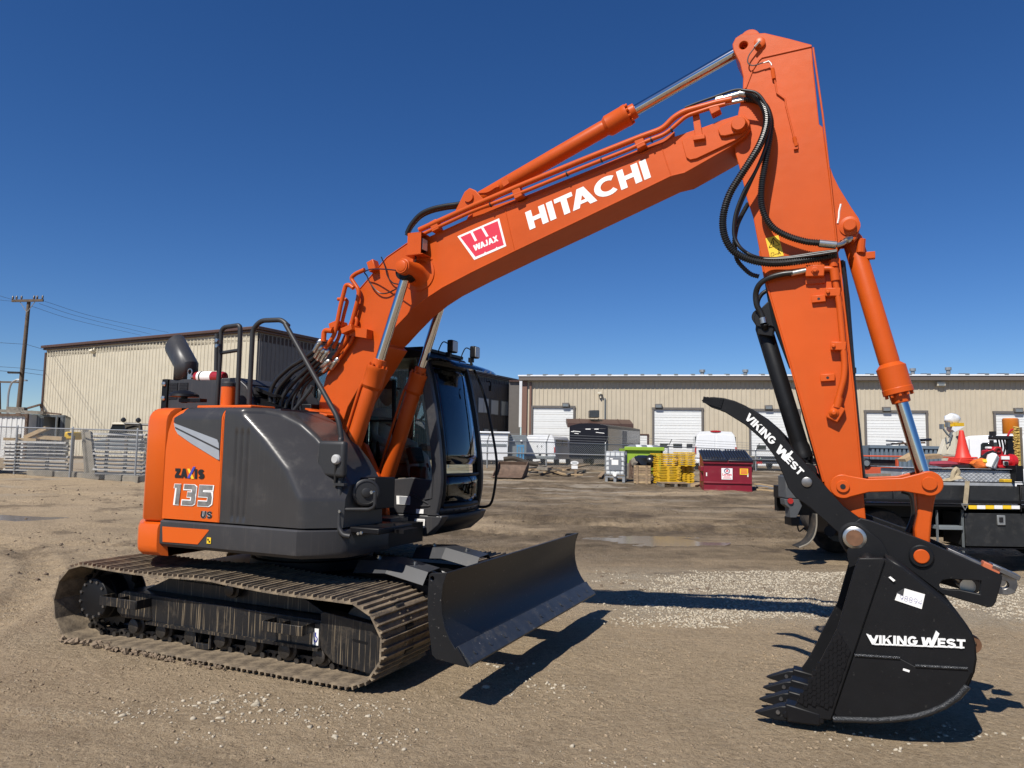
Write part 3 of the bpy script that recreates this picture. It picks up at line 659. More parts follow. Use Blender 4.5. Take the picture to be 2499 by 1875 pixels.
m = MB(); m.tube(roundpath(P1, .08, 6), .021, 12); m.build('grab_rail_front', RAILM, rb, smooth=60)
P2 = p3(cR1, [(1180, 490), (1165, 520), (1060, 650), (1065, 700), (1160, 760), (1190, 800), (1190, 860)], -.80); m = MB(); m.tube(roundpath(P2, .05, 6), .017, 10); m.build('lower_rail', RAILM, rb)
P3 = p3(cM, [(545, 1218), (840, 1218), (890, 1190), (895, 1040)], -1.0); m = MB(); m.tube(roundpath(P3, .05, 6), .014, 10); m.build('side_rail', RAILM, rb)
for px, py in ((490, 1238), (540, 1238), (728, 1462), (758, 1455)):
    b = MB(); c = mY(*cM((px, py)), -1.05); b.cyl(c, c+Vector((0, -.012, 0)), .012, 10); b.build('bolt', ZINC, rb)
# round mirror-camera dome on the deck
m = MB(); c = mY(*cH((480, 1080)), -1.02); c.z += .03; m.lathe(c+Vector((-.09, 0, -.005)), c+Vector((-.09, 0, .07)), [(0, .13), (.02, .125), (.045, .09), (.06, .03)], 24); cm = m.build('camera_hood', BLACK, EXC); m = MB(); m.box(c+Vector((.02, 0, -.04)), (.26, .08, .03)); m.cyl(c+Vector((-.09, 0, -.06)), c+Vector((-.09, 0, .0)), .03, 12); m.build('camera_bracket', BLACK, cm)
# wing mirror with clamp
mp_ = fz(cM, [(298, 520), (582, 520), (582, 905), (298, 905)], -1.06); x0, x1 = mp_[0][0], mp_[1][0]; z0, z1 = mp_[2][1], mp_[0][1]
m = MB(); m.prism([(x0, z0+.01), (x0+.015, z1), (x1, z1), (x1, z0)], -1.06, -.99); MI = m.build('mirror_housing', RAILM, EXC, bevel=.03, seg=4)
c = mY(*cM((495, 712)), -1.075); m = MB(); m.lathe(c+Vector((0, .015, 0)), c+Vector((0, -.02, 0)), [(0, .040), (.02, .040), (.028, .034), (.035, .028)], 20); m.build('mirror_clamp', mat('grey_clamp', (.42, .42, .41), .4), MI)
m = MB(); m.cyl(c+Vector((0, 0, -.02)), mY(*cM((488, 960)), -1.03), .011, 10); m.box(mY(*cM((545, 965)), -1.03), (.10, .05, .02)); m.build('mirror_arm', RAILM, MI)
# valve box, horn disc and step in front of the cover
m = MB(); P = [mY(*cM(p), -.80) for p in ((560, 935), (890, 1330))]; m.box(((P[0].x+P[1].x)/2, -.62, (P[0].z+P[1].z)/2+.06), (P[1].x-P[0].x-.05, .30, .26)); m.box((1.15, -.70, 1.09), (.50, .50, .05)); m.build('front_valve_box', BLACK, EXC, bevel=.01)
c = mY(*cM((808, 1050)), -.86); m = MB(); m.lathe(c+Vector((-.03, .03, 0)), c+Vector((.02, -.02, 0)), [(0, .06), (.006, .106), (.022, .112), (.028, .104), (.030, .092), (.024, .088), (.026, .040), (.040, .038), (.044, .028)], 32); HD = m.build('round_lid', RAILM, EXC)
c2 = mY(*cM((866, 1045)), -.88); m = MB(); m.cyl(c2+Vector((0, .02, 0)), c2+Vector((0, -.015, 0)), .014, 10); m.build('lid_knob', ZINC, HD)
m = MB(); P = p3(cM, [(560, 1470), (900, 1385), (1090, 1380)], -.70); m.tube(P, .018, 6); m.box((1.28, -.62, 1.075), (.42, .22, .03)); m.build('foot_step', BLACK, EXC)
# boom foot bracket, front blocks
bf = MB()
for y in (-.42, .13): bf.prism([(-.05, .95), (.78, .95), (.72, 1.35), (.48, 1.78), (.30, 1.86), (.12, 1.80), (-.02, 1.4)], y, y+.06)
bf.build('boom_foot_bracket', ORANGE, EXC, bevel=.01)
m = MB(); m.box((.12, -.62, 1.74), (.62, .36, .16)); m.build('orange_tank_top', ORANGE, EXC, bevel=.012)
m = MB()
for i in range(7): m.box((.36+.03*(i % 2), -.50+.015*i, 1.90+.028*i), (.26-.02*(i % 3), .16, .016), ('Y', .25+.05*(i % 3)))
m.build('valve_plates', ORANGE, EXC, bevel=.003)
m = MB(); m.box((.10, -.30, 2.0), (.30, .25, .30)); m.build('control_valve', BLACK, EXC, bevel=.01)
# ---------------- cab
YN, YF = .24, 1.16
front = fz(cRC, [(700, 150), (745, 330), (790, 600), (815, 800), (832, 1000), (835, 1150), (825, 1290), (795, 1420)], YN)
def fx(z):
    F = sorted([(z_, x_) for x_, z_ in front])
    if z <= F[0][0]: return F[0][1]
    for (a, xa), (b, xb) in zip(F, F[1:]):
        if z <= b: return xa+(xb-xa)*(z-a)/(b-a)
    return F[-1][1]
ZB0, ZT = 1.12, 2.69
XR = -.36
CABM = SGREY
cb = MB(); cb.prism([(XR, .93), (XR, 1.115), (1.30, 1.115), (1.26, 1.03), (1.12, .915)], YN+.01, YF+.05)
CAB = cb.build('cab', CABM, EXC, bevel=.012)
m = MB(); m.box((.80, .03, 1.02), (.34, .30, .17)); m.build('cab_side_skirt', CABM, CAB, bevel=.01)
m = MB(); m.prism([(XR, ZT-.05), (XR, ZT+.02), (XR+.1, ZT+.055), (.85, ZT+.06), (1.02, ZT+.02), (1.09, ZT-.05)], YN-.015, YF+.015); m.build('roof', BLACK, CAB, bevel=.02)
# front posts follow the curved windscreen
def post(x_off, y, w, d, name='front_post'):
    m = MB(); rows = []
    for i in range(15):
        z = ZB0+(ZT-.03-ZB0)*i/14; x = fx(z)+x_off; rows.append([(x, y, z), (x, y+w, z), (x-d, y+w, z), (x-d, y, z), (x, y, z)])
    m.grid(rows); return m.build(name, CABM, CAB, bevel=.01, smooth=40)
post(0, YN, .06, .105); post(0, YF-.07, .07, .10)
m = MB(); m.box((.38, YN+.03, 1.9), (.07, .06, 1.6)); m.box((XR+.05, YN+.03, 1.9), (.1, .06, 1.6)); m.box((.38, YF-.03, 1.9), (.07, .06, 1.6)); m.box((XR+.05, YF-.03, 1.9), (.1, .06, 1.6)); m.build('rear_posts', BLACK, CAB)
# lower side panel with raised rib
sp_ = [(XR, ZB0), (1.255, ZB0)]+[(fx(z)-.10, z) for z in (1.25, 1.45)]+[(.95, 1.47), (.70, 1.44), (XR, 1.43)]
m = MB(); m.prism(sp_, YN+.004, YN+.045); SPN = m.build('side_panel', CABM, CAB, bevel=.008)
m = MB(); m.tube(p3(cRC, [(600, 1260), (730, 1330), (748, 1350), (640, 1352)], YN-.002), .008, 6); m.tube(p3(cRC, [(780, 980), (760, 1290), (700, 1300), (610, 1250)], YN-.002), .006, 6); m.build('panel_rib', CABM, SPN)
m = MB(); m.prism([(XR, ZB0), (1.2, ZB0), (1.24, 1.38), (XR, 1.42)], YF-.045, YF); m.build('door_panel', BLACK, CAB, bevel=.008)
m = MB(); m.box((XR+.02, (YN+YF)/2, 1.55), (.04, YF-YN-.1, .86)); m.build('rear_panel', BLACK, CAB)
m = MB(); m.box((.45, (YN+YF)/2, 1.135), (1.5, YF-YN-.06, .03)); m.build('cab_floor', BLACK, CAB)
def sheet(name, rows, material, parent, t=.005):
    m = MB(); m.grid(rows); o = m.build(name, material, parent, smooth=80); solid(o, t, 0); return o
zs_ = [1.20+(2.60-1.20)*i/14 for i in range(15)]
fg = []
for z in zs_:
    row = []
    for k in range(9):
        t = k/8; y = YN+.09+(YF-YN-.18)*t; bow = .055*(1-(2*t-1)**2); row.append((fx(z)-.012+bow, y, z))
    fg.append(row)
sheet('windscreen', [r for r, z in zip(fg, zs_) if z > 1.50], WGLASS, CAB)
sheet('lower_windscreen', [r for r, z in zip(fg, zs_) if z <= 1.51], GLASS, CAB)
fr_ = MB()
def rim(path, r): fr_.tube(path, r, 8)
lo = [Vector(p) for p in fg[0]]; hi = [Vector(p) for p in fg[-1]]
rim([Vector(r[0]) for r in fg], .022); rim([Vector(r[-1]) for r in fg], .034); rim(lo, .03); rim(hi, .028)
midrow = [Vector(p) for p in fg[3]]; rim(midrow, .014)
fr_.build('windscreen_frame', BLACK, CAB)
m = MB(); rowb = [[(fx(1.15)+.055*(1-(2*t/8-1)**2), YN+.06+(YF-YN-.12)*t/8, 1.125) for t in range(9)], [(fx(1.19)+.055*(1-(2*t/8-1)**2)+.005, YN+.06+(YF-YN-.12)*t/8, 1.185) for t in range(9)]]
m.grid(rowb); o = m.build('screen_sill', CABM, CAB); solid(o, .02, -1)
for t in (2, 3, 4.6, 5.4): 
    b = MB(); y = YN+.06+(YF-YN-.12)*t/8; xx = fx(1.17)+.055*(1-(2*t/8-1)**2)+.003; b.cyl((xx, y, 1.155), (xx+.008, y, 1.155), .007, 8); b.build('bolt', BLACKP, CAB)
# front lower nose of the cab
m = MB(); nose = []
for z, dx in ((.925, -.17), (1.03, -.03), (1.115, .0)): nose.append([(1.27+dx+.06*(1-(2*t/8-1)**2), YN+.01+(YF+.03-YN)*t/8, z) for t in range(9)])
m.grid(nose); o = m.build('cab_nose', BLACK, CAB, smooth=60); solid(o, .02, -1)
# side glazing
def sideglass(y, xa, xb, z0, z1, name='side_window'):
    P = [(xa, z0)]+([(min(xb, fx(z)-.15), z) for z in (z0, 1.8, 2.1, 2.4, z1)])+[(xa, z1)]; m = MB(); m.prism(P, y-.0025, y+.0025); m.build(name, GLASS, CAB, smooth=0)
sideglass(YN+.03, .42, 2, 1.47, 2.62); sideglass(YN+.03, XR+.1, .345, 1.47, 2.62); sideglass(YF-.03, .42, 2, 1.42, 2.62); sideglass(YF-.03, XR+.1, .345, 1.47, 2.62)
m = MB(); m.box((XR+.02, .70, 2.3), (.006, YF-YN-.2, .62)); m.build('rear_window', GLASS, CAB, smooth=0)
m = MB(); m.box((.40, YN+.02, 2.02), (.9, .03, .018)); m.box((.72, YN+.025, 1.95), (.03, .03, .95), ('Y', -.04)); m.build('window_bar', BLACK, CAB)
# clear rain visor over the screen
vis = []
for i in range(6):
    a = i/5; vis.append([(fx(2.58)+.02+.30*a+.04*(1-(2*t/10-1)**2), YN-.02+(YF-YN+.06)*t/10, 2.60+.05*math.sin(a*2.2)-.10*a*a) for t in range(11)])
sheet('rain_visor', vis, VISOR, CAB, .004)
# hand hoop in front, wipers, lamps
hoop = p3(cRC, [(1060, 190), (1110, 300), (1180, 480), (1240, 760), (1275, 980), (1272, 1120), (1240, 1310), (1190, 1355), (1110, 1355)], [1.1]*9)
hoop = [Vector((fx(min(2.6, max(1.15, p.z)))+.06+.10*math.sin(math.pi*min(1, max(0, (p.z-1.15)/1.45))), 1.14, p.z)) for p in hoop]
def onX(c, pts, X): return [mX(*c(p), X) for p in pts]
hoop = [mY(*cRC(p), 1.16) for p in [(1062, 190), (1110, 300), (1180, 480), (1240, 760), (1275, 980), (1272, 1120), (1240, 1310), (1190, 1357), (1100, 1355)]]
m = MB(); m.tube(smoothpath(hoop, 5), .014, 10); m.build('cab_hand_hoop', BLACK, CAB, smooth=60)
hm = mY(*cRC((1215, 400)), 1.16); m = MB(); m.tube(smoothpath([hm+Vector((-.02, 0, .05)), hm+Vector((.03, -.03, .04)), hm+Vector((.05, -.05, -.03))], 5), .008, 6); m.box(hm+Vector((.045, -.05, -.03)), (.03, .03, .06)); m.build('hoop_mirror_stub', BLACK, CAB)
for px, py, Y in ((925, 85, .52), (1102, 132, .98)):
    c = mY(*cRC((px, py)), Y); m = MB(); m.box(c, (.06, .125, .125)); lamp = m.build('work_lamp', BLACK, CAB, bevel=.012); m = MB(); m.box(c+Vector((.033, 0, 0)), (.006, .105, .105)); m.build('lamp_lens', mat('lamp_lens', (.45, .45, .43), .12, coat=.5) if 'lamp_lens' not in MATS else MATS['lamp_lens'], lamp, bevel=.006)
    m = MB(); m.tube(smoothpath([c+Vector((-.03, 0, .02)), c+Vector((-.10, -.01, .05)), c+Vector((-.14, -.02, -.02)), c+Vector((-.15, -.02, -.07))], 5), .006, 6); m.box(c+Vector((-.04, 0, -.08)), (.05, .04, .05)); m.build('lamp_cable', BLACK, lamp)
m = MB(); m.box((.93, .70, 2.735), (.18, .86, .035)); m.box((.55, .55, 2.765), (.3, .25, .03)); m.build('roof_rack_bar', BLACK, CAB, bevel=.006)
# labels on the cab
for nm, pts, mt in (('label', [(480, 1270), (590, 1276), (588, 1342), (482, 1338)], PAPER), ('label', [(637, 1375), (697, 1378), (695, 1413), (636, 1410)], PAPER), ('label', [(628, 1452), (707, 1456), (703, 1525), (612, 1520)], PAPER), ('label', [(487, 1518), (533, 1520), (530, 1548), (482, 1546)], SILVERP)):
    quad(nm, cRC, pts, YN-.002, mt, CAB)
for i in range(7): quad('label_print', cRC, [(634-2*i, 1464+i*8), (697-1.0*i, 1467+i*8), (697-1.0*i, 1468.5+i*8), (634-2*i, 1465.5+i*8)], YN-.0038, BLACKP, CAB, .0005)
quad('label_print', cRC, [(502, 1275), (588, 1280), (586, 1338), (504, 1336)], YN-.0038, SILVERP, CAB, .0005)
# interior
m = MB(); m.box((.22, .72, 1.50), (.52, .52, .14)); m.box((-.02, .72, 1.85), (.13, .50, .66), ('Y', -.12)); m.box((-.07, .72, 2.27), (.09, .28, .18), ('Y', -.12)); SEAT = m.build('seat', mat('seat_cloth', (.03, .03, .032), .9), CAB, bevel=.04, seg=3)
m = MB(); m.box((.28, .44, 1.56), (.5, .14, .16)); m.box((.28, 1.0, 1.56), (.5, .14, .16)); m.cyl((.42, .44, 1.62), (.42, .44, 1.82), .02, 8); m.cyl((.42, 1.0, 1.62), (.42, 1.0, 1.82), .02, 8); m.build('armrest_console', BLACK, CAB, bevel=.02)
m = MB(); m.box((.88, .42, 1.68), (.06, .22, .16), ('Y', -.3)); m.box((.95, .36, 1.35), (.12, .12, .45)); m.build('monitor', BLACK, CAB, bevel=.01)
m = MB(); m.tube([(1.02, .62, 1.14), (.98, .62, 1.42), (.90, .62, 1.60)], .012, 8); m.tube([(1.02, .80, 1.14), (.98, .80, 1.42), (.90, .80, 1.60)], .012, 8); m.build('travel_lever', BLACK, CAB)
bagm = mat('clear_plastic_bag', (.5, .52, .52), .25, coat=.3)
m = MB(); m.grid([[(1.06+.02*random.random()-.01*i, .42+.035*j, 1.62-.06*i+.02*random.random()) for j in range(6)] for i in range(7)]); m.build('plastic_cover', bagm, CAB, smooth=80)
m = MB(); m.lathe((.72, .62, 1.60), (.72, .62, 1.80), [(0, .07), (.05, .10), (.12, .09), (.18, .05)], 12); m.build('seat_headcover', mat('pale_green_cloth', (.30, .36, .32), .9), CAB)
# ---------------- boom
Y0, Y1 = -.31, .08
upE = fz(cB, [(1900, 150), (1790, 190), (1560, 265), (1470, 325), (1340, 380), (900, 565), (410, 760), (0, 890)], Y0)
upE2 = fz(cA, [(1280, 290), (1180, 310), (1080, 345), (900, 470), (790, 600), (660, 750)], Y0)
leftE = fz(cR2, [(470, 250), (400, 410), (320, 600), (275, 780), (265, 900)], Y0)
foot = [(.06, 1.70), (.10, 1.56), (.22, 1.50), (.34, 1.56)]
lowE = fz(cR2, [(385, 935), (440, 760), (500, 655), (560, 560), (640, 430)], Y0)
lowE2 = fz(cA, [(850, 1240), (900, 1190), (990, 1090), (1130, 945), (1260, 840), (1400, 748)], Y0)
lowE3 = fz(cB, [(0, 1315), (340, 1148), (800, 930), (1200, 737), (1540, 572), (1650, 545), (1800, 460), (2000, 345)], Y0)
tip = fz(cB, [(2110, 265), (2150, 205), (2145, 140), (2110, 108), (2065, 104), (1990, 125)], Y0)
boom_poly = upE+upE2+leftE+foot+lowE+lowE2+lowE3+tip
m = MB(); m.prism(boom_poly, Y0, Y1); BOOM = m.build('boom', ORANGE, EXC, bevel=.006, smooth=25)
m = MB()                                     # bottom and top flange lips, weld seams
lowall = lowE+lowE2+lowE3
for (xa, za), (xb, zb) in zip(lowall[3:-3], lowall[4:-2]): m.tube([(xa, Y0-.002, za+.004), (xb, Y0-.002, zb+.004)], .006, 6)
m.tube([(x, Y0-.002, z-.004) for x, z in upE[3:]+upE2], .005, 6)
for a in ([(255, 800), (300, 1000), (335, 1145)], [(1462, 325), (1500, 450), (1545, 575)]): m.tube([(x, Y0-.001, z) for x, z in fz(cB, a, Y0)], .004, 6)
m.build('weld_seams', ORANGE, BOOM)
m = MB(); m.prism(fz(cB, [(1625, 300), (1660, 430), (1690, 450), (1740, 440), (2060, 290), (2140, 215), (2150, 160), (2110, 112), (2050, 108), (1900, 155)], Y0), Y0-.018, Y0+.01); m.build('nose_plate', ORANGE, BOOM, bevel=.004)
m = MB(); m.prism(fz(cB, [(1905, 225), (1925, 190), (2040, 128), (2090, 125), (2135, 160), (2135, 205), (2090, 240), (1960, 270), (1925, 268)], Y0-.018), Y0-.045, Y0-.018); m.build('pin_keeper', ORANGE, BOOM, bevel=.006)
c = mY(*cB((2065, 175)), Y0-.045); m = MB(); m.lathe(c+Vector((0, .02, 0)), c+Vector((0, -.035, 0)), [(0, .058), (.03, .058), (.05, .052), (.055, .048)], 24); m.build('boom_pin', ORANGE, BOOM)
TIPC = c
# dark tray and pipe run along the top
YP = Y0-.055
up1 = fz(cB, [(-400, 985), (0, 805), (350, 655), (820, 462), (1300, 270), (1480, 205), (1560, 120), (1640, 72), (1900, 0), (2010, -22)], YP)
dn1 = fz(cB, [(-390, 1025), (0, 845), (420, 685), (820, 520), (1240, 355), (1340, 305), (1500, 245), (1590, 165), (1660, 105), (1850, 42), (1960, 15)], YP)
m = MB(); m.tube(roundpath([(x, YP, z) for x, z in up1], .08), .024, 12); m.build('hydraulic_pipe', ORANGE, BOOM, smooth=60)
m = MB(); m.tube(roundpath([(x, YP, z) for x, z in dn1], .08), .0165, 10); m.build('hydraulic_pipe', ORANGE, BOOM, smooth=60)
tray = [(x, z-.015) for x, z in dn1[:7]]+[(x, z-.02) for x, z in upE[2:8][:0]]
ut = upE[3:]+upE2[:1]
m = MB(); tb = [(x, z-.02) for x, z in upE[2:]]; tt = [(x, z+.055) for x, z in upE[2:]]; m.prism(tb+tt[::-1], Y0+.03, Y0+.06); m.build('pipe_tray', ORANGE, BOOM)
for px, py, c_ in ((1300, 290, cB), (355, 680, cB), (1330, 170, cA), (765, 530, cA), (1870, 20, cB)):
    q = mY(*c_((px, py)), YP); m = MB(); m.box(q+Vector((0, .03, -.02)), (.075, .09, .10), ('Y', -.36)); m.build('pipe_clamp', ORANGE, BOOM, bevel=.006)
for px, py in ((150, 790), (740, 553), (1005, 445), (1390, 290), (1545, 212)):
    q = mY(*cB((px, py)), YP); m = MB(); m.cyl(q+Vector((-.006, 0, -.002)), q+Vector((.006, 0, .002)), .022, 10); m.build('cable_tie', RUBBER, BOOM)
q = fz(cB, [(1705, 85), (1755, 75), (1790, 285), (1730, 290)], Y0-.025); m = MB(); m.prism(q, Y0-.032, Y0-.018); m.box(((q[2][0]+q[3][0])/2, Y0-.03, q[2][1]+.01), (.09, .05, .035)); m.build('pipe_bracket', ORANGE, BOOM, bevel=.003)
# lettering on the boom
def rot_frame(c, o, a, h, Y):
    O = mY(*c(o), Y); A = mY(*c(a), Y)-O; B = mY(*c(h), Y)-O; return O, A, B
O, A, B = rot_frame(cB, (452, 985), (1387, 578), (415, 850), Y0-.001)
word('lettering', 'HITACHI', O, A, B, NY, WHITE, BOOM, t=.228, gap=.085, sx=1.18)
# square dealer badge: red field, white border and bars
bp = [(1535, 285), (1910, 122), (1975, 372), (1687, 497)]
quad('badge', cA, bp, Y0-.001, WHITE, BOOM, .001)
quad('badge_field', cA, [(1562, 292), (1652, 252), (1692, 330), (1712, 320), (1672, 243), (1748, 210), (1795, 290), (1815, 281), (1768, 200), (1897, 146), (1953, 362), (1893, 385), (1888, 376), (1878, 392), (1790, 430), (1783, 420), (1775, 436), (1697, 468)], Y0-.0022, WREDP, BOOM, .0006)
O, A, B = rot_frame(cA, (1688, 418), (1905, 325), (1664, 372), Y0-.003); word('lettering', 'WAJAX', O, A, B, NY, WHITE, BOOM, t=.25, gap=.06, shear=.22, thick=.0008)
# boom cylinders
def ram(name, pa, pb, split, r, rr, glr, gl_len, parent, eye=.09, material=None, n=28, base_eye=.10, chrome=True):
    """barrel from pa to split, rod on to pb"""
    pa, pb = Vector(pa), Vector(pb); d = (pb-pa).normalized(); L = (pb-pa).length; s = split
    mt = material or ORANGE
    m = MB(); m.lathe(pa, pb, [(.02, r*.7), (.07, r), (s-gl_len-.05, r), (s-gl_len-.03, r*.97), (s-gl_len, glr), (s-.06, glr), (s-.055, glr*1.03), (s-.02, glr*1.03), (s-.018, rr*1.5), (s+.045, rr*1.42), (s+.05, rr*1.05)], n); ob = m.build(name, mt, parent, smooth=30)
    m = MB(); m.cyl(pa+Vector((0, -base_eye, 0)), pa+Vector((0, base_eye, 0)), r*.95, 20); m.build('cylinder_eye', mt, ob, bevel=.004)
    m = MB(); m.cyl(pa+d*(s+.045), pb-d*.05, rr, 24); m.build('cylinder_rod', CHROME, ob)
    m = MB(); m.cyl(pb+Vector((0, -eye, 0)), pb+Vector((0, eye, 0)), rr*1.75, 24); m.build('rod_eye', BLACK if chrome == 'black' else mt, ob, bevel=.004)
    for k in range(10):
        a = 2*math.pi*k/10; q = d.to_track_quat('Z', 'Y'); b = MB(); c0 = pa+d*(s-.02)+q @ Vector((glr*.86*math.cos(a), glr*.86*math.sin(a), 0)); b.cyl(c0, c0+d*.022, .011, 6); b.build('bolt', mt, ob)
    return ob
PIN = mY(*cA((1190, 620)), Y0); PX, PZ = PIN.x, PIN.z
for yc, base, gl in ((-.47, (440, 1150), (630, 540)), (.24, (610, 1300), (800, 560))):
    b = mY(*cR2(base), yc); top = Vector((PX-.03, yc, PZ-.03)); g = mY(*cR2(gl), yc)
    b.x, b.z = .64, 1.36
    dd = (top-b).normalized(); s = (g-b).dot(dd)
    ob = ram('boom_cylinder', b, top, s, .074, .042, .092, .20, EXC, eye=.07, chrome='black')
    pp = [b+dd*.14+Vector((-.09, -.03, 0)), b+dd*(s*.5)+Vector((-.10, -.03, 0)), b+dd*(s-.20)+Vector((-.10, -.03, 0)), b+dd*(s-.12)+Vector((-.07, -.02, .02))]
    m = MB(); m.tube(roundpath(pp, .05), .013, 8); m.build('cylinder_pipe', ORANGE, ob)
m = MB(); m.lathe((PX, Y0+.02, PZ), (PX, Y0-.30, PZ), [(0, .16), (.03, .16), (.035, .125), (.06, .10), (.10, .085), (.20, .07), (.30, .07), (.305, .062), (.32, .06)], 36); m.build('cylinder_pin_boss', ORANGE, BOOM, smooth=25)
m = MB(); m.lathe((PX, Y0-.298, PZ), (PX, Y0-.306, PZ), [(0, .048), (.006, .048), (.008, .044)], 28); m.build('pin_cap', ORANGE, BOOM)
m = MB(); m.cyl((PX, Y1, PZ), (PX, Y1+.26, PZ), .08, 24); m.build('cylinder_pin_boss', ORANGE, BOOM)
# lamp box on the boom side
lp = [mY(*cA(p), Y0-.14) for p in ((1090, 260), (1205, 440))]
lx0, lx1, lz1, lz0 = lp[0].x, lp[1].x, lp[0].z, lp[1].z
m = MB(); t = .006; ya, yb = Y0-.14, Y0-.005; xm, zm = (lx0+lx1)/2, (lz0+lz1)/2; W_, H_ = lx1-lx0, lz1-lz0
m.box((xm, ya, zm), (W_, t, H_)); m.box((xm, yb, zm), (W_, t, H_)); m.box((xm, (ya+yb)/2, lz1), (W_, yb-ya+t, t)); m.box((xm, (ya+yb)/2, lz0), (W_+.04, yb-ya+t, t)); m.box((lx0, (ya+yb)/2, zm), (t, yb-ya, H_))
LB = m.build('lamp_guard', ORANGE, BOOM)
m = MB(); m.box((lx1-.03, (ya+yb)/2, zm), (.05, .10, .115)); wl_ = m.build('work_lamp', BLACK, LB, bevel=.01); m = MB(); m.box((lx1-.002, (ya+yb)/2, zm), (.006, .085, .10)); m.build('lamp_lens', MATS['lamp_lens'], LB, bevel=.008)
m = MB(); m.prism(fz(cA, [(1090, 440), (1280, 445), (1310, 490), (1275, 500), (1275, 720), (1260, 720)], Y0-.004), Y0-.006, Y0); m.build('lamp_bracket', ORANGE, LB)
m = MB(); m.tube(smoothpath(p3(cA, [(1150, 440), (1160, 500), (1120, 545), (1070, 580)], [-.40, -.42, -.48, -.56]), 5), .007, 6); m.tube(smoothpath(p3(cA, [(980, 590), (880, 580), (760, 580), (700, 605), (720, 640), (760, 720), (830, 790), (900, 795), (990, 755)], [-.56, -.50, -.42, -.38, -.36, -.35, -.34, -.34, -.33]), 5), .006, 6); m.tube(smoothpath(p3(cA, [(850, 470), (885, 560), (905, 640), (950, 700), (1000, 715)], -.34), 5), .006, 6); m.build('grease_line', RUBBER, BOOM)
# arm cylinder on top of the boom
ab = mY(*cB((35, 770)), CY); at_ = mY(*cS((505, 160)), CY); gl = mY(*cB((1250, 130)), CY); dd = (at_-ab).normalized()
ACY = ram('arm_cylinder', ab, at_, (gl-ab).dot(dd), .070, .044, .090, .21, EXC, eye=.08)
m = MB()
for y in (CY-.13, CY+.10): m.prism([(ab.x-.16, ab.z-.14), (ab.x-.05, ab.z+.06), (ab.x+.0, ab.z+.09), (ab.x+.06, ab.z+.06), (ab.x+.16, ab.z-.05)], y, y+.03)
m.build('cylinder_lug', ORANGE, BOOM, bevel=.006); m = MB(); m.cyl((ab.x, CY-.15, ab.z), (ab.x, CY+.15, ab.z), .045, 20); m.build('cylinder_pin', ORANGE, BOOM)
cc = mY(*cB((268, 618)), CY-.05); m = MB(); m.box(cc, (.06, .05, .07), ('Y', -.45)); m.tube(smoothpath(p3(cB, [(60, 700), (130, 690), (190, 655), (215, 650)], CY-.07), 5), .012, 6); m.build('cylinder_fitting', ORANGE, ACY)
for k, off in enumerate((0, .06)):
    P = p3(cA, [(1080, 260), (1120, 180), (1200, 90), (1300, 40), (1430, 10), (1560, -10), (1640, -60)], [CY-.06+off]*7); m = MB(); m.tube(smoothpath([p+Vector((0, 0, -.02*k)) for p in P], 6), .022, 10); m.build('hydraulic_hose', RUBBER, BOOM, smooth=60)
# pipes and hoses at the boom foot
PZ_ = [([(345, 1290), (425, 1180), (450, 1080), (485, 900), (530, 725), (560, 720), (600, 750)], -.46, .020),
       ([(415, 1390), (530, 1230), (560, 1150), (600, 1000), (640, 850), (650, 770), (575, 660), (620, 620), (700, 585)], -.36, .020),
       ([(415, 1290), (465, 1200), (485, 1120), (510, 1000), (545, 870), (530, 850), (460, 850)], -.40, .017),
       ([(470, 1390), (575, 1240), (600, 1180), (620, 1100), (632, 1040), (615, 1010)], -.345, .017),
       ([(330, 1230), (335, 1150), (350, 1130), (410, 1135)], -.50, .024)]
for pts, Y, r in PZ_:
    m = MB(); m.tube(roundpath(p3(cA, pts, Y), .05, 5), r, 10); m.build('hydraulic_pipe', ORANGE, BOOM, smooth=60)
for px, py, sx_ in ((465, 1090, .10), (580, 1130, .12), (760, 1160, .0)):
    if sx_: q = mY(*cA((px, py)), -.38); m = MB(); m.box(q, (sx_, .16, .055), ('Y', -.3)); m.build('pipe_clamp', ORANGE, BOOM, bevel=.005)
q = fz(cA, [(620, 1110), (760, 1130), (755, 1210), (600, 1185)], Y0-.03); m = MB(); m.prism(q, Y0-.10, Y0); m.build('clamp_bracket', ORANGE, BOOM)
fits = [(300, 1230, 255, 1310), (305, 1285, 260, 1360), (325, 1310, 280, 1385), (365, 1320, 315, 1400), (375, 1410, 320, 1450), (390, 1420, 330, 1490), (455, 1395, 405, 1465)]
hosep = [[(255, 1310), (130, 1400), (20, 1470), (-110, 1600), (-150, 1750), (-80, 1960), (60, 2100), (160, 2220)],
         [(260, 1360), (140, 1450), (30, 1530), (-90, 1680), (-110, 1830), (-30, 2020), (110, 2160), (190, 2260)],
         [(280, 1385), (160, 1500), (60, 1600), (-40, 1740), (-55, 1880), (20, 2050), (140, 2180), (220, 2290)],
         [(315, 1400), (190, 1520), (90, 1650), (0, 1800), (-10, 1920), (60, 2080), (170, 2200), (240, 2300)],
         [(320, 1450), (220, 1540), (130, 1620), (60, 1760), (55, 1900), (110, 2060), (200, 2190), (260, 2300)],
         [(330, 1490), (230, 1560), (160, 1640), (100, 1790), (100, 1920), (150, 2070), (230, 2200), (280, 2310)],
         [(405, 1465), (300, 1530), (220, 1570), (150, 1640), (120, 1800), (170, 2000), (250, 2180), (300, 2310)]]
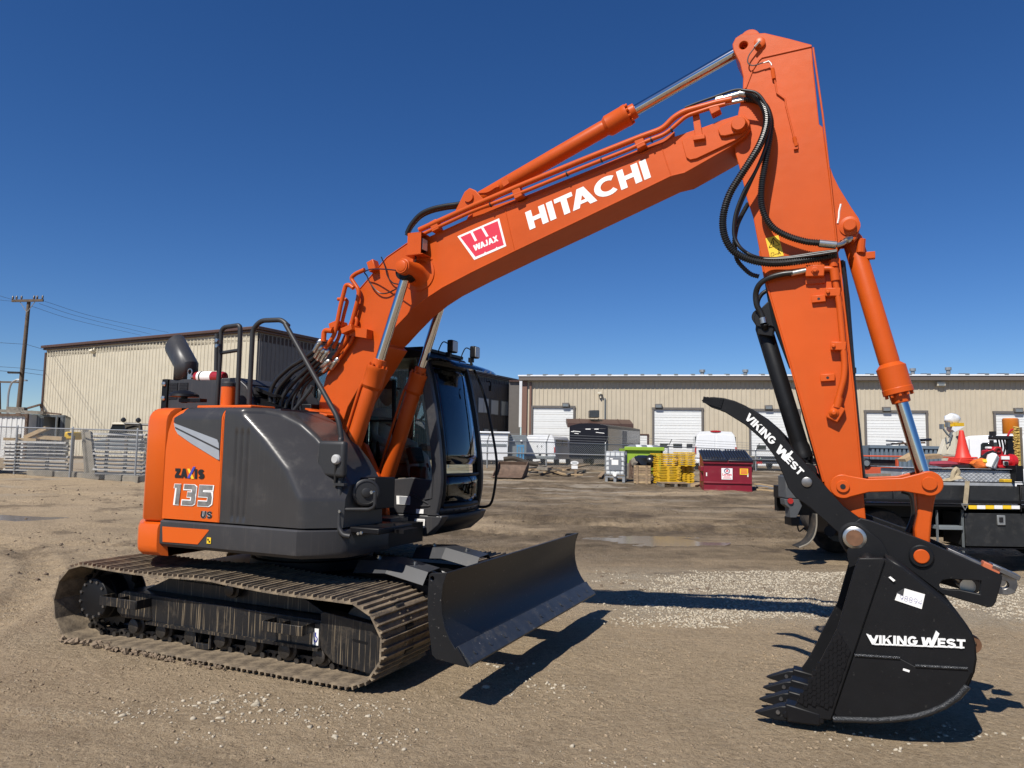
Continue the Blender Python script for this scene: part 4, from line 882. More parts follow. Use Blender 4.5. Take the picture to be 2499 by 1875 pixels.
for k in range(9):
    rr = random.Random(40+k); xo, yo = rr.uniform(-60, 60), rr.uniform(-50, 50)
    P = p3(cA, [(40+xo, 1560+yo), (-60+xo*.6, 1700+yo), (-60+xo*.5, 1880+yo), (30+xo*.5, 2060+yo), (150+xo*.4, 2180), (250+xo*.4, 2270), (300+xo*.3, 2380)], [-.44, -.46, -.48, -.46, -.43, -.40, -.36]); m = MB(); m.tube(smoothpath(P, 6), rr.uniform(.010, .018), 8); m.build('hydraulic_hose', RUBBER, BOOM, smooth=60)
for i, ((x0, y0, x1, y1), hp) in enumerate(zip(fits, hosep)):
    Y = -.50+.022*i; a = mY(*cA((x0, y0)), Y); b = mY(*cA((x1, y1)), Y); d = (b-a).normalized(); L = (b-a).length
    m = MB(); m.lathe(a-d*.02, b+d*.02, [(0, .016), (.015, .026), (.04, .026), (.045, .019), (L*.5, .019), (L*.5+.005, .025), (L+.03, .023), (L+.04, .018)], 12); m.build('hose_fitting', ZINC, BOOM)
    P = p3(cA, hp, [Y, Y, Y-.02, Y-.05, Y-.06, Y-.05, Y-.03, Y]); m = MB(); m.tube(smoothpath(P, 7), .021 if i < 4 else .014, 10); m.build('hydraulic_hose', RUBBER, BOOM, smooth=60)
# ---------------- arm
YA0, YA1 = -.265, .035
arm_poly = fz(cS, [(385, 200), (380, 160), (400, 118), (440, 92), (600, 84), (760, 122), (915, 163), (925, 300), (965, 700), (990, 720), (1040, 1100), (1083, 1500)], YA0)
arm_poly += fz(cQ, [(770, 180), (800, 460), (850, 900), (893, 1370), (915, 1590), (800, 1560), (740, 1480), (690, 1400), (510, 765), (370, 285), (340, 140)], YA0)
arm_poly += fz(cS, [(520, 1330), (480, 1210), (435, 1020), (400, 900), (385, 800), (420, 620), (450, 470), (452, 380), (430, 290)], YA0)
m = MB(); m.plate(arm_poly, [circ(fz(cS, [(455, 168)], YA0)[0], .031, 18)], YA0, YA1); ARM = m.build('arm', ORANGE, EXC, bevel=.006, smooth=25)
m = MB()
for e in (fz(cS, [(925, 185), (990, 640), (1045, 1120), (1083, 1500)], YA0), fz(cQ, [(770, 180), (800, 460), (850, 900), (893, 1370)], YA0), fz(cQ, [(685, 1385), (508, 765), (368, 285), (340, 140)], YA0), fz(cS, [(560, 270), (580, 252), (915, 176)], YA0), fz(cS, [(560, 270), (520, 330), (470, 460)], YA0)):
    m.tube([(x, YA0-.002, z) for x, z in e], .007, 6)
m.build('weld_seams', ORANGE, ARM)
st_ = fz(cS, [(560, 270), (580, 252), (912, 178), (985, 680), (1035, 1110), (1075, 1500)], YA0)+fz(cQ, [(765, 200), (795, 460), (845, 900), (885, 1360), (700, 1390), (520, 765), (380, 285), (350, 150)], YA0)+fz(cS, [(560, 1330), (500, 1180), (460, 1000), (440, 860), (600, 640), (520, 560), (480, 470)], YA0)
lug = fz(cS, [(985, 690), (1020, 930), (1060, 1040), (1100, 1120), (1180, 1250), (1235, 1330), (1245, 1390), (1220, 1450), (1165, 1475), (1110, 1480), (1080, 1530)], YA0)
for y in (YA0+.03, YA1-.055):
    m = MB(); m.prism(lug, y, y+.025); m.build('cylinder_lug', ORANGE, ARM, bevel=.004)
m = MB(); m.tube(p3(cS, [(1112, 1240), (1100, 1290), (1098, 1330), (1090, 1370)], YA0+.028), .007, 5); m.build('paint_chip', PAPER, ARM)
bcp = mY(*cS((1172, 1390)), YA0+.03); m = MB(); m.lathe((bcp.x, YA0+.05, bcp.z), (bcp.x, YA0-.02, bcp.z), [(0, .07), (.03, .07), (.035, .044), (.06, .044), (.065, .038)], 24); m.build('cylinder_pin', ORANGE, ARM)
tp = mY(*cS((565, 158)), YA0); m = MB(); m.lathe((tp.x, YA0+.01, tp.z), (tp.x, YA0-.025, tp.z), [(0, .042), (.03, .042), (.034, .036)], 20); m.build('cylinder_pin', ORANGE, ARM)
m = MB(); m.tube(smoothpath(p3(cS, [(560, 140), (525, 190), (490, 240), (485, 285), (520, 305), (590, 285), (635, 280)], -.30), 5), .005, 6); m.build('grease_line', RUBBER, ARM)
b = MB(); a0 = mY(*cS((530, 180)), -.31); a1 = mY(*cS((566, 140)), -.31); b.cyl(a0, a1, .010, 8); b.tube(p3(cS, [(590, 288), (625, 275), (640, 290), (645, 305)], -.30), .006, 6); b.build('grease_fitting', ZINC, ARM)
m = MB(); m.tube(p3(cS, [(652, 335), (665, 400), (680, 490), (735, 530), (740, 570), (795, 790)], -.277), .006, 6); m.cyl(mY(*cS((650, 325)), -.28), mY(*cS((660, 395)), -.28), .014, 8); m.cyl(mY(*cS((797, 790)), -.28), mY(*cS((812, 850)), -.28), .014, 8); m.box(mY(*cS((808, 845)), -.275), (.03, .02, .06)); m.build('grease_pipe', ORANGE, ARM)
# yellow warning decal
quad('warning_decal', cS, [(603, 1472), (690, 1450), (727, 1588), (635, 1604)], YA0-.0005, YELLOWP, ARM, .001)
m = MB()
def prt(pts, r=.0035): m.tube(p3(cS, pts, YA0-.002), r, 4)
prt([(655, 1470), (628, 1535), (698, 1515), (655, 1470)]); prt([(656, 1488), (660, 1515)]); prt([(642, 1570), (640, 1592), (660, 1588), (660, 1568), (642, 1570)], .002); prt([(665, 1580), (685, 1575)], .002); prt([(690, 1540), (695, 1565), (688, 1580)], .003); prt([(695, 1565), (704, 1577)], .003)
m.build('decal_print', BLACKP, ARM)
# valve block and pipe on the arm side
q = mY(*cQ((640, 250)), YA0-.03)
m = MB(); m.box(q, (.125, .07, .085), ('Y', .05)); VB = m.build('valve_block', ORANGE, ARM, bevel=.006); m = MB(); m.lathe(q+Vector((0, -.035, 0)), q+Vector((0, -.06, 0)), [(0, .026), (.012, .026), (.014, .016), (.03, .016)], 6); m.box(q+Vector((0, .02, -.06)), (.13, .02, .05)); m.build('valve_cap', ORANGE, VB)
m = MB(); m.tube(roundpath(p3(cQ, [(690, 235), (735, 235), (748, 300), (770, 420), (792, 660), (800, 760), (795, 830), (765, 940), (755, 985)], YA0-.045), .06, 5), .021, 12); AP = m.build('arm_pipe', ORANGE, ARM, smooth=60)
for p_, q_, r_, y_ in (((742, 235), (750, 300), .031, .045), ((770, 930), (757, 985), .027, .045), ((738, 180), (740, 225), .03, .03)): m = MB(); m.cyl(mY(*cQ(p_), YA0-y_), mY(*cQ(q_), YA0-y_), r_, 12); m.build('pipe_fitting', ORANGE, AP)
for px, py in ((735, 365), (765, 655)):
    q = mY(*cQ((px, py)), YA0-.03); m = MB(); m.box(q, (.10, .07, .06), ('Y', .06)); m.cyl(q+Vector((-.03, -.03, 0)), q+Vector((-.03, -.05, 0)), .014, 6); m.build('pipe_clamp', ORANGE, AP, bevel=.005)
q = mY(*cQ((742, 1015)), YA0-.03); m = MB(); m.box(q+Vector((.01, 0, 0)), (.085, .06, .11), ('Y', .5)); m.lathe(q+Vector((0, -.02, 0)), q+Vector((0, -.06, 0)), [(0, .034), (.02, .034), (.024, .02), (.04, .018)], 12); m.build('valve_block', ORANGE, ARM, bevel=.008)
for px, py in ((660, 400), (708, 825)):
    q = mY(*cQ((px, py)), YA0-.012); m = MB(); m.prism([(q.x-.047, q.z-.026), (q.x-.047, q.z+.026), (q.x+.047, q.z+.03), (q.x+.047, q.z-.022)], YA0-.03, YA0); m.build('mount_pad', ORANGE, ARM, bevel=.004); b = MB(); b.cyl((q.x, YA0-.031, q.z), (q.x, YA0-.0285, q.z), .010, 10); b.build('pad_hole', BLACKP, ARM)
m = MB(); m.tube(p3(cQ, [(785, 190), (800, 300), (830, 640), (845, 780), (870, 1050), (905, 1375)], -.20), .012, 8); m.tube(p3(cQ, [(795, 195), (820, 400), (838, 640), (848, 770)], -.17), .010, 8); q = mY(*cQ((843, 785)), -.20); m.cyl(q+Vector((0, 0, -.02)), q+Vector((0, 0, .02)), .024, 8); m.build('auxiliary_hose', RUBBER, ARM)
m = MB(); m.tube(p3(cQ, [(372, 250), (420, 520), (515, 770)], YA0+.04), .02, 8); m.tube(p3(cQ, [(545, 870), (620, 1150), (690, 1390)], YA0+.04), .02, 8); m.build('thumb_mount_rail', BLACKM, ARM)
# ---------------- bucket cylinder, links
bt = Vector((bcp.x, CY, bcp.z)); lk_ = mY(*cQ((1255, 1395)), YA0-.06); bb = Vector((lk_.x, CY, lk_.z)); d = (bb-bt).normalized()
g = mY(*cQ((1090, 925)), CY); BC = ram('bucket_cylinder', bt, bb, (g-bt).dot(d), .069, .043, .098, .21, EXC, eye=.09)
q = mY(*cQ((850, 120)), CY-.07); m = MB(); m.box(mY(*cQ((935, 165)), CY-.02), (.07, .05, .05)); m.cyl(mY(*cQ((890, 75)), CY-.06), mY(*cQ((885, 150)), CY-.06), .03, 10); m.cyl(mY(*cQ((855, 65)), CY-.09), mY(*cQ((835, 85)), CY-.12), .022, 10); m.build('cylinder_port', ORANGE, BC, bevel=.003)
LA = mY(*cQ((790, 1410)), YA0-.06)
def dogbone(a, b, ra, rb_, waist, n=16):
    a, b = Vector((a[0], a[1])), Vector((b[0], b[1])); u = (b-a); L = u.length; u /= L; v = Vector((-u.y, u.x)); P = []
    for i in range(n+1):
        t = math.radians(62+236*i/n); P.append(a+u*ra*math.cos(t)+v*ra*math.sin(t))
    for t in (.3, .5, .7): P.append(a+u*L*t-v*waist)
    for i in range(n+1):
        t = math.radians(-118+236*i/n); P.append(b+u*rb_*math.cos(t)+v*rb_*math.sin(t))
    for t in (.7, .5, .3): P.append(a+u*L*t+v*waist)
    return [(p.x, p.y) for p in P]
dbp = dogbone((LA.x, LA.z), (lk_.x, lk_.z), .083, .082, .045)
for y, lab in ((YA0-.085, 1), (YA1+.045, 0)):
    m = MB(); m.prism(dbp, y, y+.04); SL = m.build('side_link', ORANGE, EXC, bevel=.006)
    if lab:
        for P_, rr in ((LA, .043), (lk_, .046)):
            m = MB(); m.lathe((P_.x, y+.01, P_.z), (P_.x, y-.018, P_.z), [(0, rr), (.022, rr), (.026, rr*.9)], 24); m.build('link_pin', ORANGE, SL)
        m = MB(); m.cyl((LA.x, y-.019, LA.z), (LA.x, y-.0165, LA.z), .018, 10); m.build('pin_socket', BLACKP, SL)
m = MB(); m.cyl((lk_.x, YA0-.05, lk_.z), (lk_.x, YA1+.05, lk_.z), .045, 20); m.cyl((LA.x, YA0-.05, LA.z), (LA.x, YA1+.05, LA.z), .04, 20); m.build('link_shaft', ORANGE, EXC)
BLP = mY(*cZ1((1090, 795)), CY-.2)
il = fz(cQ, [(1185, 1430), (1190, 1380), (1290, 1380), (1300, 1440), (1285, 1500), (1270, 1600), (1262, 1720), (1240, 1800), (1190, 1790), (1178, 1640), (1195, 1560)], YA0+.0)
m = MB(); m.prism(il, YA0+.01, YA1-.01); IL = m.build('bucket_link', ORANGE, EXC, bevel=.012)
m = MB(); m.tube(smoothpath(p3(cV, [(1120, 1010), (1190, 1040), (1215, 1120), (1215, 1220), (1170, 1340)], CY+.05), 6), .022, 10); m.build('coupler_hose', RUBBER, IL)
# ---------------- quick coupler, thumb, bucket
cN = crop(1780, 1150, 3.0765)
CPY0, CPY1 = -.395, .165
cp = [(868, 470), (915, 400), (985, 352), (1060, 372), (1220, 430), (1390, 492), (1500, 535), (1780, 660), (2050, 785), (2045, 830), (2000, 990), (1975, 1020), (1940, 1025), (1600, 925), (1500, 850), (1300, 700), (1170, 625), (1040, 650), (930, 620), (860, 545)]
slot = [(1575, 855), (1600, 820), (1660, 812), (1890, 825), (1880, 925), (1730, 892), (1650, 888), (1590, 880)]
cpl = MB()
for y, s in ((CPY0, 1), (CPY1-.04, 1)): cpl.plate(fz(cN, cp, CPY0), [fz(cN, slot, CPY0)], y, y+.04)
COUP = cpl.build('quick_coupler', BLACKM, EXC, bevel=.005)
m = MB(); cpx = fz(cN, [(1180, 470), (1500, 610), (1900, 800), (1880, 840), (1480, 660), (1160, 540)], CPY0); m.prism(cpx, CPY0+.04, CPY1-.04); m.prism(fz(cN, [(980, 380), (1100, 420), (1120, 560), (980, 640), (900, 560)], CPY0), CPY0+.06, CPY1-.06); m.build('coupler_web', BLACKM, COUP)
m = MB(); c = fz(cN, [(1790, 865)], CPY0+.1)[0]; m.cyl((c[0], CPY0+.1, c[1]), (c[0], CPY1-.1, c[1]), .045, 20); m.build('lock_cylinder', ZINC, COUP)
hk_ = [(2010, 790), (2120, 790), (2180, 820), (2195, 880), (2170, 940), (2110, 955), (2010, 940)]
hc = fz(cN, [(2085, 872)], CPY0)[0]
for y_ in (CPY0+.10, CPY1-.16): m = MB(); m.plate(fz(cN, hk_, CPY0), [circ(hc, .026, 16)], y_, y_+.06); m.build('coupler_hook', STEEL, COUP, bevel=.004)
m = MB(); m.box(mY(*cN((1960, 720)), CPY0+.08), (.10, .10, .035), ('Y', .42)); m.build('safety_latch', mat('faded_orange_plastic', (.45, .12, .05), .5), COUP, bevel=.004)
m = MB(); m.box(mY(*cN((2060, 750)), CPY0+.1), (.16, .14, .03), ('Y', .42)); m.box(mY(*cN((1760, 640)), CPY0+.05), (.20, .05, .018), ('Y', .42)); m.build('latch_bracket', STEEL, COUP, bevel=.003)
c = mY(*cN((1440, 638)), CPY0); m = MB(); m.lathe((c.x, CPY0+.01, c.z), (c.x, CPY0-.02, c.z), [(0, .073), (.024, .073), (.03, .066)], 30); m.build('pin_collar', BLACKM, COUP); m = MB(); m.lathe((c.x, CPY0-.01, c.z), (c.x, CPY0-.03, c.z), [(0, .046), (.016, .046), (.02, .041)], 28); m.build('coupler_pin', ORANGE, COUP)
c = mY(*cN((940, 500)), CPY0-.03); m = MB(); m.lathe((c.x, CPY0+.02, c.z), (c.x, CPY0-.035, c.z), [(0, .10), (.02, .10), (.024, .082), (.045, .080), (.055, .07)], 36); PC = m.build('pin_collar', BLACKM, COUP)
m = MB(); m.lathe((c.x, CPY0-.02, c.z), (c.x, CPY0-.045, c.z), [(0, .073), (.020, .073), (.025, .064)], 32); m.build('thumb_pin_sleeve', ZINC, COUP); m = MB(); m.cyl((c.x, CPY0-.02, c.z), (c.x, CPY0-.052, c.z), .053, 26); m.build('thumb_pin', mat('rusty_pin', (.17, .085, .045), .6, .3, var=.3, vscale=20), COUP)
# thumb: two curved tines tied together
tn = [(42, 55), (60, 40), (100, 37), (150, 42), (200, 55), (250, 77), (330, 128), (390, 180), (430, 222), (500, 310), (580, 400), (640, 470), (720, 560), (790, 610), (845, 690), (850, 730), (800, 770), (745, 760), (715, 720), (690, 680), (640, 635), (560, 565), (490, 515), (455, 470), (440, 430), (415, 370), (390, 320), (330, 240), (250, 170), (150, 108), (90, 88)]
TY = CPY0+.005
TH = None
tnp = fz(cZ1, tn, TY)
for y0 in (TY, CPY1-.045):
    m = MB(); m.prism(tnp, y0, y0+.05); o = m.build('thumb_tine' if TH else 'thumb', BLACKM, TH or EXC, bevel=.005); TH = TH or o
m = MB()
for a, b in (((600, 430), (660, 545)), ((300, 120), (330, 225)), ((470, 290), (470, 430))):
    P = fz(cZ1, [a, b], TY); m.prism([(P[0][0], P[0][1]-.02), (P[0][0]+.02, P[0][1]-.02), (P[1][0]+.02, P[1][1]+.02), (P[1][0], P[1][1]+.02)], TY+.05, CPY1-.045)
m.build('thumb_web', BLACKM, TH, bevel=.004)
m = MB()                                      # welded grip pads at the tip
for i in range(6):
    for j in range(4):
        t = (i+.5)/6; u = (j+.5)/4; top = Vector((52+98*t, 38+6*t)); bot = Vector((50+85*t, 62+30*t)); p = top.lerp(bot, u); q = mY(*cZ1(p), TY); m.box(q+Vector((0, -.003, 0)), (.024, .010, .016), ('Y', .25))
m.build('grip_pads', BLACK, TH)
c = mY(*cZ1((545, 443)), TY); m = MB(); m.lathe((c.x, TY+.01, c.z), (c.x, TY-.012, c.z), [(0, .036), (.02, .034), (.022, .030)], 24); m.build('thumb_bolt', STEEL, TH)
def letter_run(text, c, o, a, h, Y, parent, t, gap, thick, nm='lettering'):
    O, A, B = rot_frame(c, o, a, h, Y); return word(nm, text, O, A, B, NY, WHITE, parent, t=t, gap=gap, thick=thick)
cK = cZ1
letter_run('VIKING', cK, (246, 138), (378, 268), (272, 112), TY-.001, TH, .21, .07, .006)
letter_run('W', cK, (392, 292), (440, 345), (420, 262), TY-.001, TH, .24, .07, .006)
letter_run('EST', cK, (438, 338), (510, 415), (462, 314), TY-.001, TH, .21, .07, .006)
quad('lettering', cK, [(432, 335), (442, 345), (480, 300), (472, 292)], TY-.002, WHITE, TH, .006)
# thumb cylinder (black)
ta = mY(*cQ((347, 505)), CY); tb_ = mY(*cQ((600, 1330)), CY); d = (tb_-ta).normalized(); s = (mY(*cQ((592, 1270)), CY)-ta).dot(d)
TC = ram('thumb_cylinder', ta, tb_, s, .061, .036, .067, .10, EXC, eye=.09, material=BLACKM, base_eye=.10)
m = MB()
for y in (CY-.12, CY+.09): m.prism(fz(cQ, [(310, 500), (330, 470), (390, 410), (440, 560), (400, 545), (370, 560), (320, 545)], CY-.1), y, y+.03)
m.build('thumb_cylinder_lug', BLACKM, ARM, bevel=.005)
m = MB(); m.box(mY(*cQ((375, 575)), CY-.05), (.11, .11, .07), ('Y', .2)); m.cyl(mY(*cQ((370, 560)), CY-.10), mY(*cQ((370, 530)), CY-.13), .024, 8); m.build('cylinder_port', BLACKM, TC, bevel=.004)
m = MB(); q0 = mY(*cQ((357, 500)), CY-.13); q1 = mY(*cQ((363, 530)), CY-.13); m.cyl(q0, q1, .026, 12); m.cyl(mY(*cQ((510, 262)), -.33), mY(*cQ((590, 245)), -.31), .020, 12); m.build('hose_fitting', ZINC, ARM)
m = MB(); m.tube(smoothpath(p3(cQ, [(520, 258), (460, 265), (390, 285), (340, 320), (320, 370), (325, 430), (345, 470), (358, 505)], [-.33, -.33, -.32, -.30, -.27, -.26, -.25, -.245]), 7), .021, 10); m.tube(smoothpath(p3(cQ, [(385, 350), (350, 375), (330, 420), (340, 480)], [-.1, -.1, -.1, -.12]), 7), .016, 10); m.build('thumb_hose', RUBBER, ARM, smooth=60)
# corrugated hose bundle between boom and arm
def corr(path, r, step=.016):
    P = resample(path, step/4); return P, [r*(1.0 if k % 4 < 2 else .80) for k in range(len(P))]
def chose(pts, Y, r, nm='corrugated_hose'):
    P = smoothpath(p3(cS, pts, Y), 12); Q_, R_ = corr(P, r); m = MB(); m.tube(Q_, r, 10, rad=R_); m.build(nm, RUBBER, ARM, smooth=30)
chose([(470, 490), (510, 500), (560, 535), (595, 590), (612, 660), (603, 740), (565, 840), (500, 950), (425, 1065), (365, 1165), (328, 1270), (315, 1370), (330, 1465), (375, 1545), (440, 1592), (530, 1625), (640, 1640), (760, 1634), (920, 1612), (1085, 1585)], [-.30, -.33, -.37, -.40, -.42, -.44, -.46, -.47, -.47, -.47, -.47, -.46, -.45, -.43, -.41, -.39, -.37, -.35, -.33, -.31], .029)
chose([(470, 530), (540, 540), (600, 580), (632, 660), (637, 740), (622, 850), (600, 980), (580, 1100), (575, 1220), (600, 1320), (655, 1400), (750, 1455), (870, 1492), (965, 1503)], [-.28, -.31, -.34, -.36, -.37, -.38, -.38, -.38, -.37, -.36, -.35, -.34, -.34, -.34], .026)
chose([(485, 1240), (440, 1320), (410, 1390), (395, 1480), (400, 1560), (410, 1610), (435, 1650), (500, 1710), (560, 1730)], [-.20, -.26, -.33, -.38, -.38, -.36, -.34, -.32, -.30], .018)
for pts, Y in (([(440, 470), (540, 490), (600, 560), (635, 660), (610, 830), (545, 1000), (460, 1150), (405, 1290), (388, 1400), (398, 1480), (450, 1550), (550, 1603), (700, 1612), (900, 1590), (1085, 1562)], -.42), ([(580, 930), (500, 1100), (430, 1260), (395, 1380), (400, 1470), (440, 1540), (520, 1590), (620, 1608), (760, 1600), (960, 1570), (1085, 1555)], -.40)):
    n = len(pts); P = smoothpath(p3(cS, pts, [Y*(1-.0)+(.06 if i > n-5 else 0) for i in range(n)]), 8); m = MB(); m.tube(P, .012, 8); m.build('pilot_hose', RUBBER, ARM, smooth=60)
m = MB(); m.cyl(mY(*cS((965, 1505)), -.34), mY(*cS((1080, 1517)), -.32), .028, 16); m.tube(smoothpath(p3(cS, [(1080, 1517), (1120, 1508), (1150, 1485), (1185, 1470)], [-.32, -.30, -.27, -.24]), 5), .017, 10); m.cyl(mY(*cS((1145, 1490)), -.28), mY(*cS((1165, 1478)), -.26), .025, 8); m.build('hose_fitting', ZINC, ARM)
a = mY(*cS((265, 545)), -.28); 
m = MB(); m.cyl(mY(*cS((270, 545)), -.28), mY(*cS((430, 498)), -.29), .024, 14); m.cyl(mY(*cS((430, 498)), -.29), mY(*cS((478, 497)), -.30), .029, 14); m.cyl(mY(*cS((310, 568)), -.27), mY(*cS((470, 535)), -.28), .017, 12); m.cyl(mY(*cS((272, 545)), -.28), mY(*cS((320, 533)), -.28), .031, 8); m.build('hose_fitting', ZINC, BOOM)
m = MB(); m.tube(smoothpath(p3(cS, [(60, 590), (150, 555), (250, 520), (380, 475), (440, 468)], -.25), 6), .010, 8); m.build('pilot_hose', RUBBER, BOOM)
# bucket
BY0, BY1 = -.665, .25
near = [(790, 806), (800, 803), (905, 803), (925, 812), (1000, 855), (1210, 1025), (1250, 1065), (1290, 1112), (1325, 1165), (1342, 1215), (1348, 1290), (1338, 1350), (1310, 1415), (1265, 1465), (1200, 1510), (1130, 1540), (1060, 1560), (970, 1572), (880, 1578), (670, 1572), (500, 1560)]
cut = [(480, 1520), (520, 1465), (560, 1395), (600, 1310), (690, 1140), (770, 860)]
sidep = fz(cZ1, near+cut, BY0)
shell_px = near[3:]                             # back curve to lip
sv_ = fz(cZ1, shell_px, BY0)
m = MB(); rows = [[(x, BY0+.02, z) for x, z in sv_], [(x, BY1-.02, z) for x, z in sv_]]; m.grid(rows); BKT = m.build('bucket', BLACKM, EXC, smooth=50); s_ = BKT.modifiers.new('solid', 'SOLIDIFY'); s_.thickness = .022; s_.offset = 0
for y0, y1 in ((BY0, BY0+.022), (BY1-.022, BY1)):
    m = MB(); m.prism(sidep, y0, y1); m.build('bucket_side', BLACKM, BKT, bevel=.004)
frontpl = fz(cZ1, [(790, 806), (800, 803), (905, 803), (918, 812), (670, 1545), (660, 1572), (500, 1560), (480, 1520), (520, 1465), (560, 1395), (600, 1310), (690, 1140), (770, 860)], BY0)
for y0, y1 in ((BY0-.022, BY0+.001), (BY1-.001, BY1+.022)):
    m = MB(); m.prism(frontpl, y0, y1); m.build('side_cutter_plate', BLACKM, BKT, bevel=.006)
wear = fz(cZ1, [(690, 1150), (752, 1248), (662, 1515), (495, 1490), (560, 1395)], BY0-.022)
m = MB(); m.prism(wear, BY0-.030, BY0-.021); WP = m.build('hatched_wear_plate', BLACK, BKT)
m = MB(); seed = random.Random(3)
for i in range(13):
    for j in range(15):
        x, y = 500+i*20, 1160+j*24+(i % 2)*12
        inside = (y > 1150 and y < 1490+ (x-495)*.15 and x > 690-(y-1150)*.60+8 and x < (690+(y-1150)*.63 if y < 1248 else 752-(y-1248)*.337)-8)
        if inside: q = mY(*cZ1((x, y)), BY0-.031); m.box(q, (.022, .010, .036), ('Y', .28))
m.build('weld_hatching', BLACK, WP)
lw_ = fz(cZ1, [(770, 1268), (880, 1275), (990, 1282), (1058, 1318), (1180, 1325), (1312, 1332), (1330, 1345), (1300, 1405), (1255, 1455), (1195, 1500), (1125, 1530), (1058, 1550), (970, 1560), (880, 1565), (690, 1560), (675, 1540)], BY0)
for y0, y1 in ((BY0-.014, BY0), (BY1, BY1+.014)):
    m = MB(); m.prism(lw_, y0, y1); m.build('lower_wear_plate', BLACKM, BKT, bevel=.004)
weld = mat('glossy_weld_bead', (.035, .037, .04), .26, .4, var=.4, vscale=40, bump=.6, bscale=140)
m = MB()
for seg in ([(772, 1268), (990, 1282)], [(1062, 1319), (1312, 1332)]): m.tube(p3(cZ1, seg, BY0-.014), .011, 8)
m.tube(p3(cZ1, near[12:20], BY0-.010), .020, 8); m.build('weld_bead', weld, BKT, smooth=60)
lp_ = fz(cZ1, [(655, 1572), (650, 1535), (500, 1500), (440, 1490), (425, 1530), (440, 1580)], BY0)
m = MB(); m.prism([(4.38, .055), (4.37, .085), (4.40, .112), (4.62, .10), (4.62, .055)], BY0-.02, BY1+.02); m.build('bucket_lip', BLACK, BKT, bevel=.008)
tmesh = None
for i in range(4):
    y = BY0+.035+i*(BY1-BY0-.07)/3
    if tmesh is None:
        m = MB(); w = .055
        tp_ = [(-.235, .012), (-.19, .034), (-.05, .095), (0, .105), (0, -.005), (-.08, -.012), (-.20, .002)]
        bm_ = MB(); bm_.prism(tp_, -w, w)
        vs = []
        for v in bm_.v:
            k = .45+.55*min(1, max(0, (v[0]+.235)/.16)); vs.append((v[0], v[1]*k, v[2]))
        bm_.v = [(v[0]*.88, v[1]*.88, v[2]*.86) for v in vs]; o = bm_.build('bucket_tooth', BLACKM, BKT, bevel=.008); tmesh = o
        ad = MB(); ad.prism([(0, -.006), (-.01, .108), (.06, .10), (.20, .075), (.20, .0)], -.06, .06); a_ = ad.build('tooth_adapter', BLACK, BKT, bevel=.01)
        pn = MB(); pn.cyl((-.055, -.056, .045), (-.055, .056, .045), .013, 10); p_ = pn.build('tooth_pin', STEEL, BKT)
        trio = (o, a_, p_)
        for q in trio: q.location = (4.40, y, .042)
    else:
        for q in trio: c_ = copyof(q, BKT); c_.location = (4.40, y, .042)
ed = [(790, 806), (770, 860), (690, 1140), (600, 1310)]
m = MB()                                      # hinge ears and torque tube
m.prism(fz(cZ1, [(735, 770), (790, 640), (900, 720), (960, 835), (800, 830), (745, 850)], CPY0), CPY0-.04, CPY0-.005); m.prism(fz(cZ1, [(735, 770), (790, 640), (900, 720), (960, 835), (800, 830), (745, 850)], CPY0), CPY1+.005, CPY1+.04)
c = fz(cZ1, [(860, 860)], 0)[0]; m.cyl((4.90, BY0+.02, 1.07), (4.90, BY1-.02, 1.07), .05, 16); m.build('hinge_ears', BLACKM, BKT, bevel=.005)
m = MB(); c = fz(cZ1, [(1322, 1205)], -.1)[0]; m.plate(circ(c, .058, 20), [circ(c, .03, 14)], -.17, -.13); m.build('lifting_eye', MATS['rusty_pin'], BKT)
letter_run('VIKING', cZ1, (838, 1215), (1072, 1222), (838, 1172), BY0-.002, BKT, .21, .08, .010)
letter_run('W', cZ1, (1088, 1225), (1160, 1228), (1090, 1182), BY0-.002, BKT, .24, .07, .010)
letter_run('EST', cZ1, (1168, 1228), (1300, 1236), (1168, 1186), BY0-.002, BKT, .21, .08, .010)
quad('lettering', cZ1, [(1128, 1228), (1146, 1229), (1176, 1164), (1160, 1150)], BY0-.004, WHITE, BKT, .010)
quad('lettering', cZ1, [(865, 1212), (1295, 1228), (1295, 1234), (865, 1218)], BY0-.002, WHITE, BKT, .008)
quad('lettering', cZ1, [(828, 1165), (838, 1168), (872, 1198), (856, 1216)], BY0-.004, WHITE, BKT, .010)
pq = [(964, 1005), (976, 972), (1012, 950), (1108, 978), (1092, 1048)]
PP = quad('paper_note', cZ1, pq, BY0-.003, PAPER, BKT, .002)
O, A, B = rot_frame(cZ1, (985, 1003), (1092, 1030), (990, 980), BY0-.006)
word('handwriting', '98894', O, A, B, NY, BLUEP, BKT, t=.035, gap=.2, thick=.0008)
quad('paper_fold', cZ1, [(972, 970), (1010, 948), (1004, 985)], BY0-.0065, SGREY, BKT, .001)
for p in ([(934, 897), (943, 892), (967, 911), (958, 918)], [(1005, 1330), (1036, 1340), (1033, 1350), (1002, 1340)]): quad('label', cZ1, p, BY0-.017, PAPER, BKT, .001)
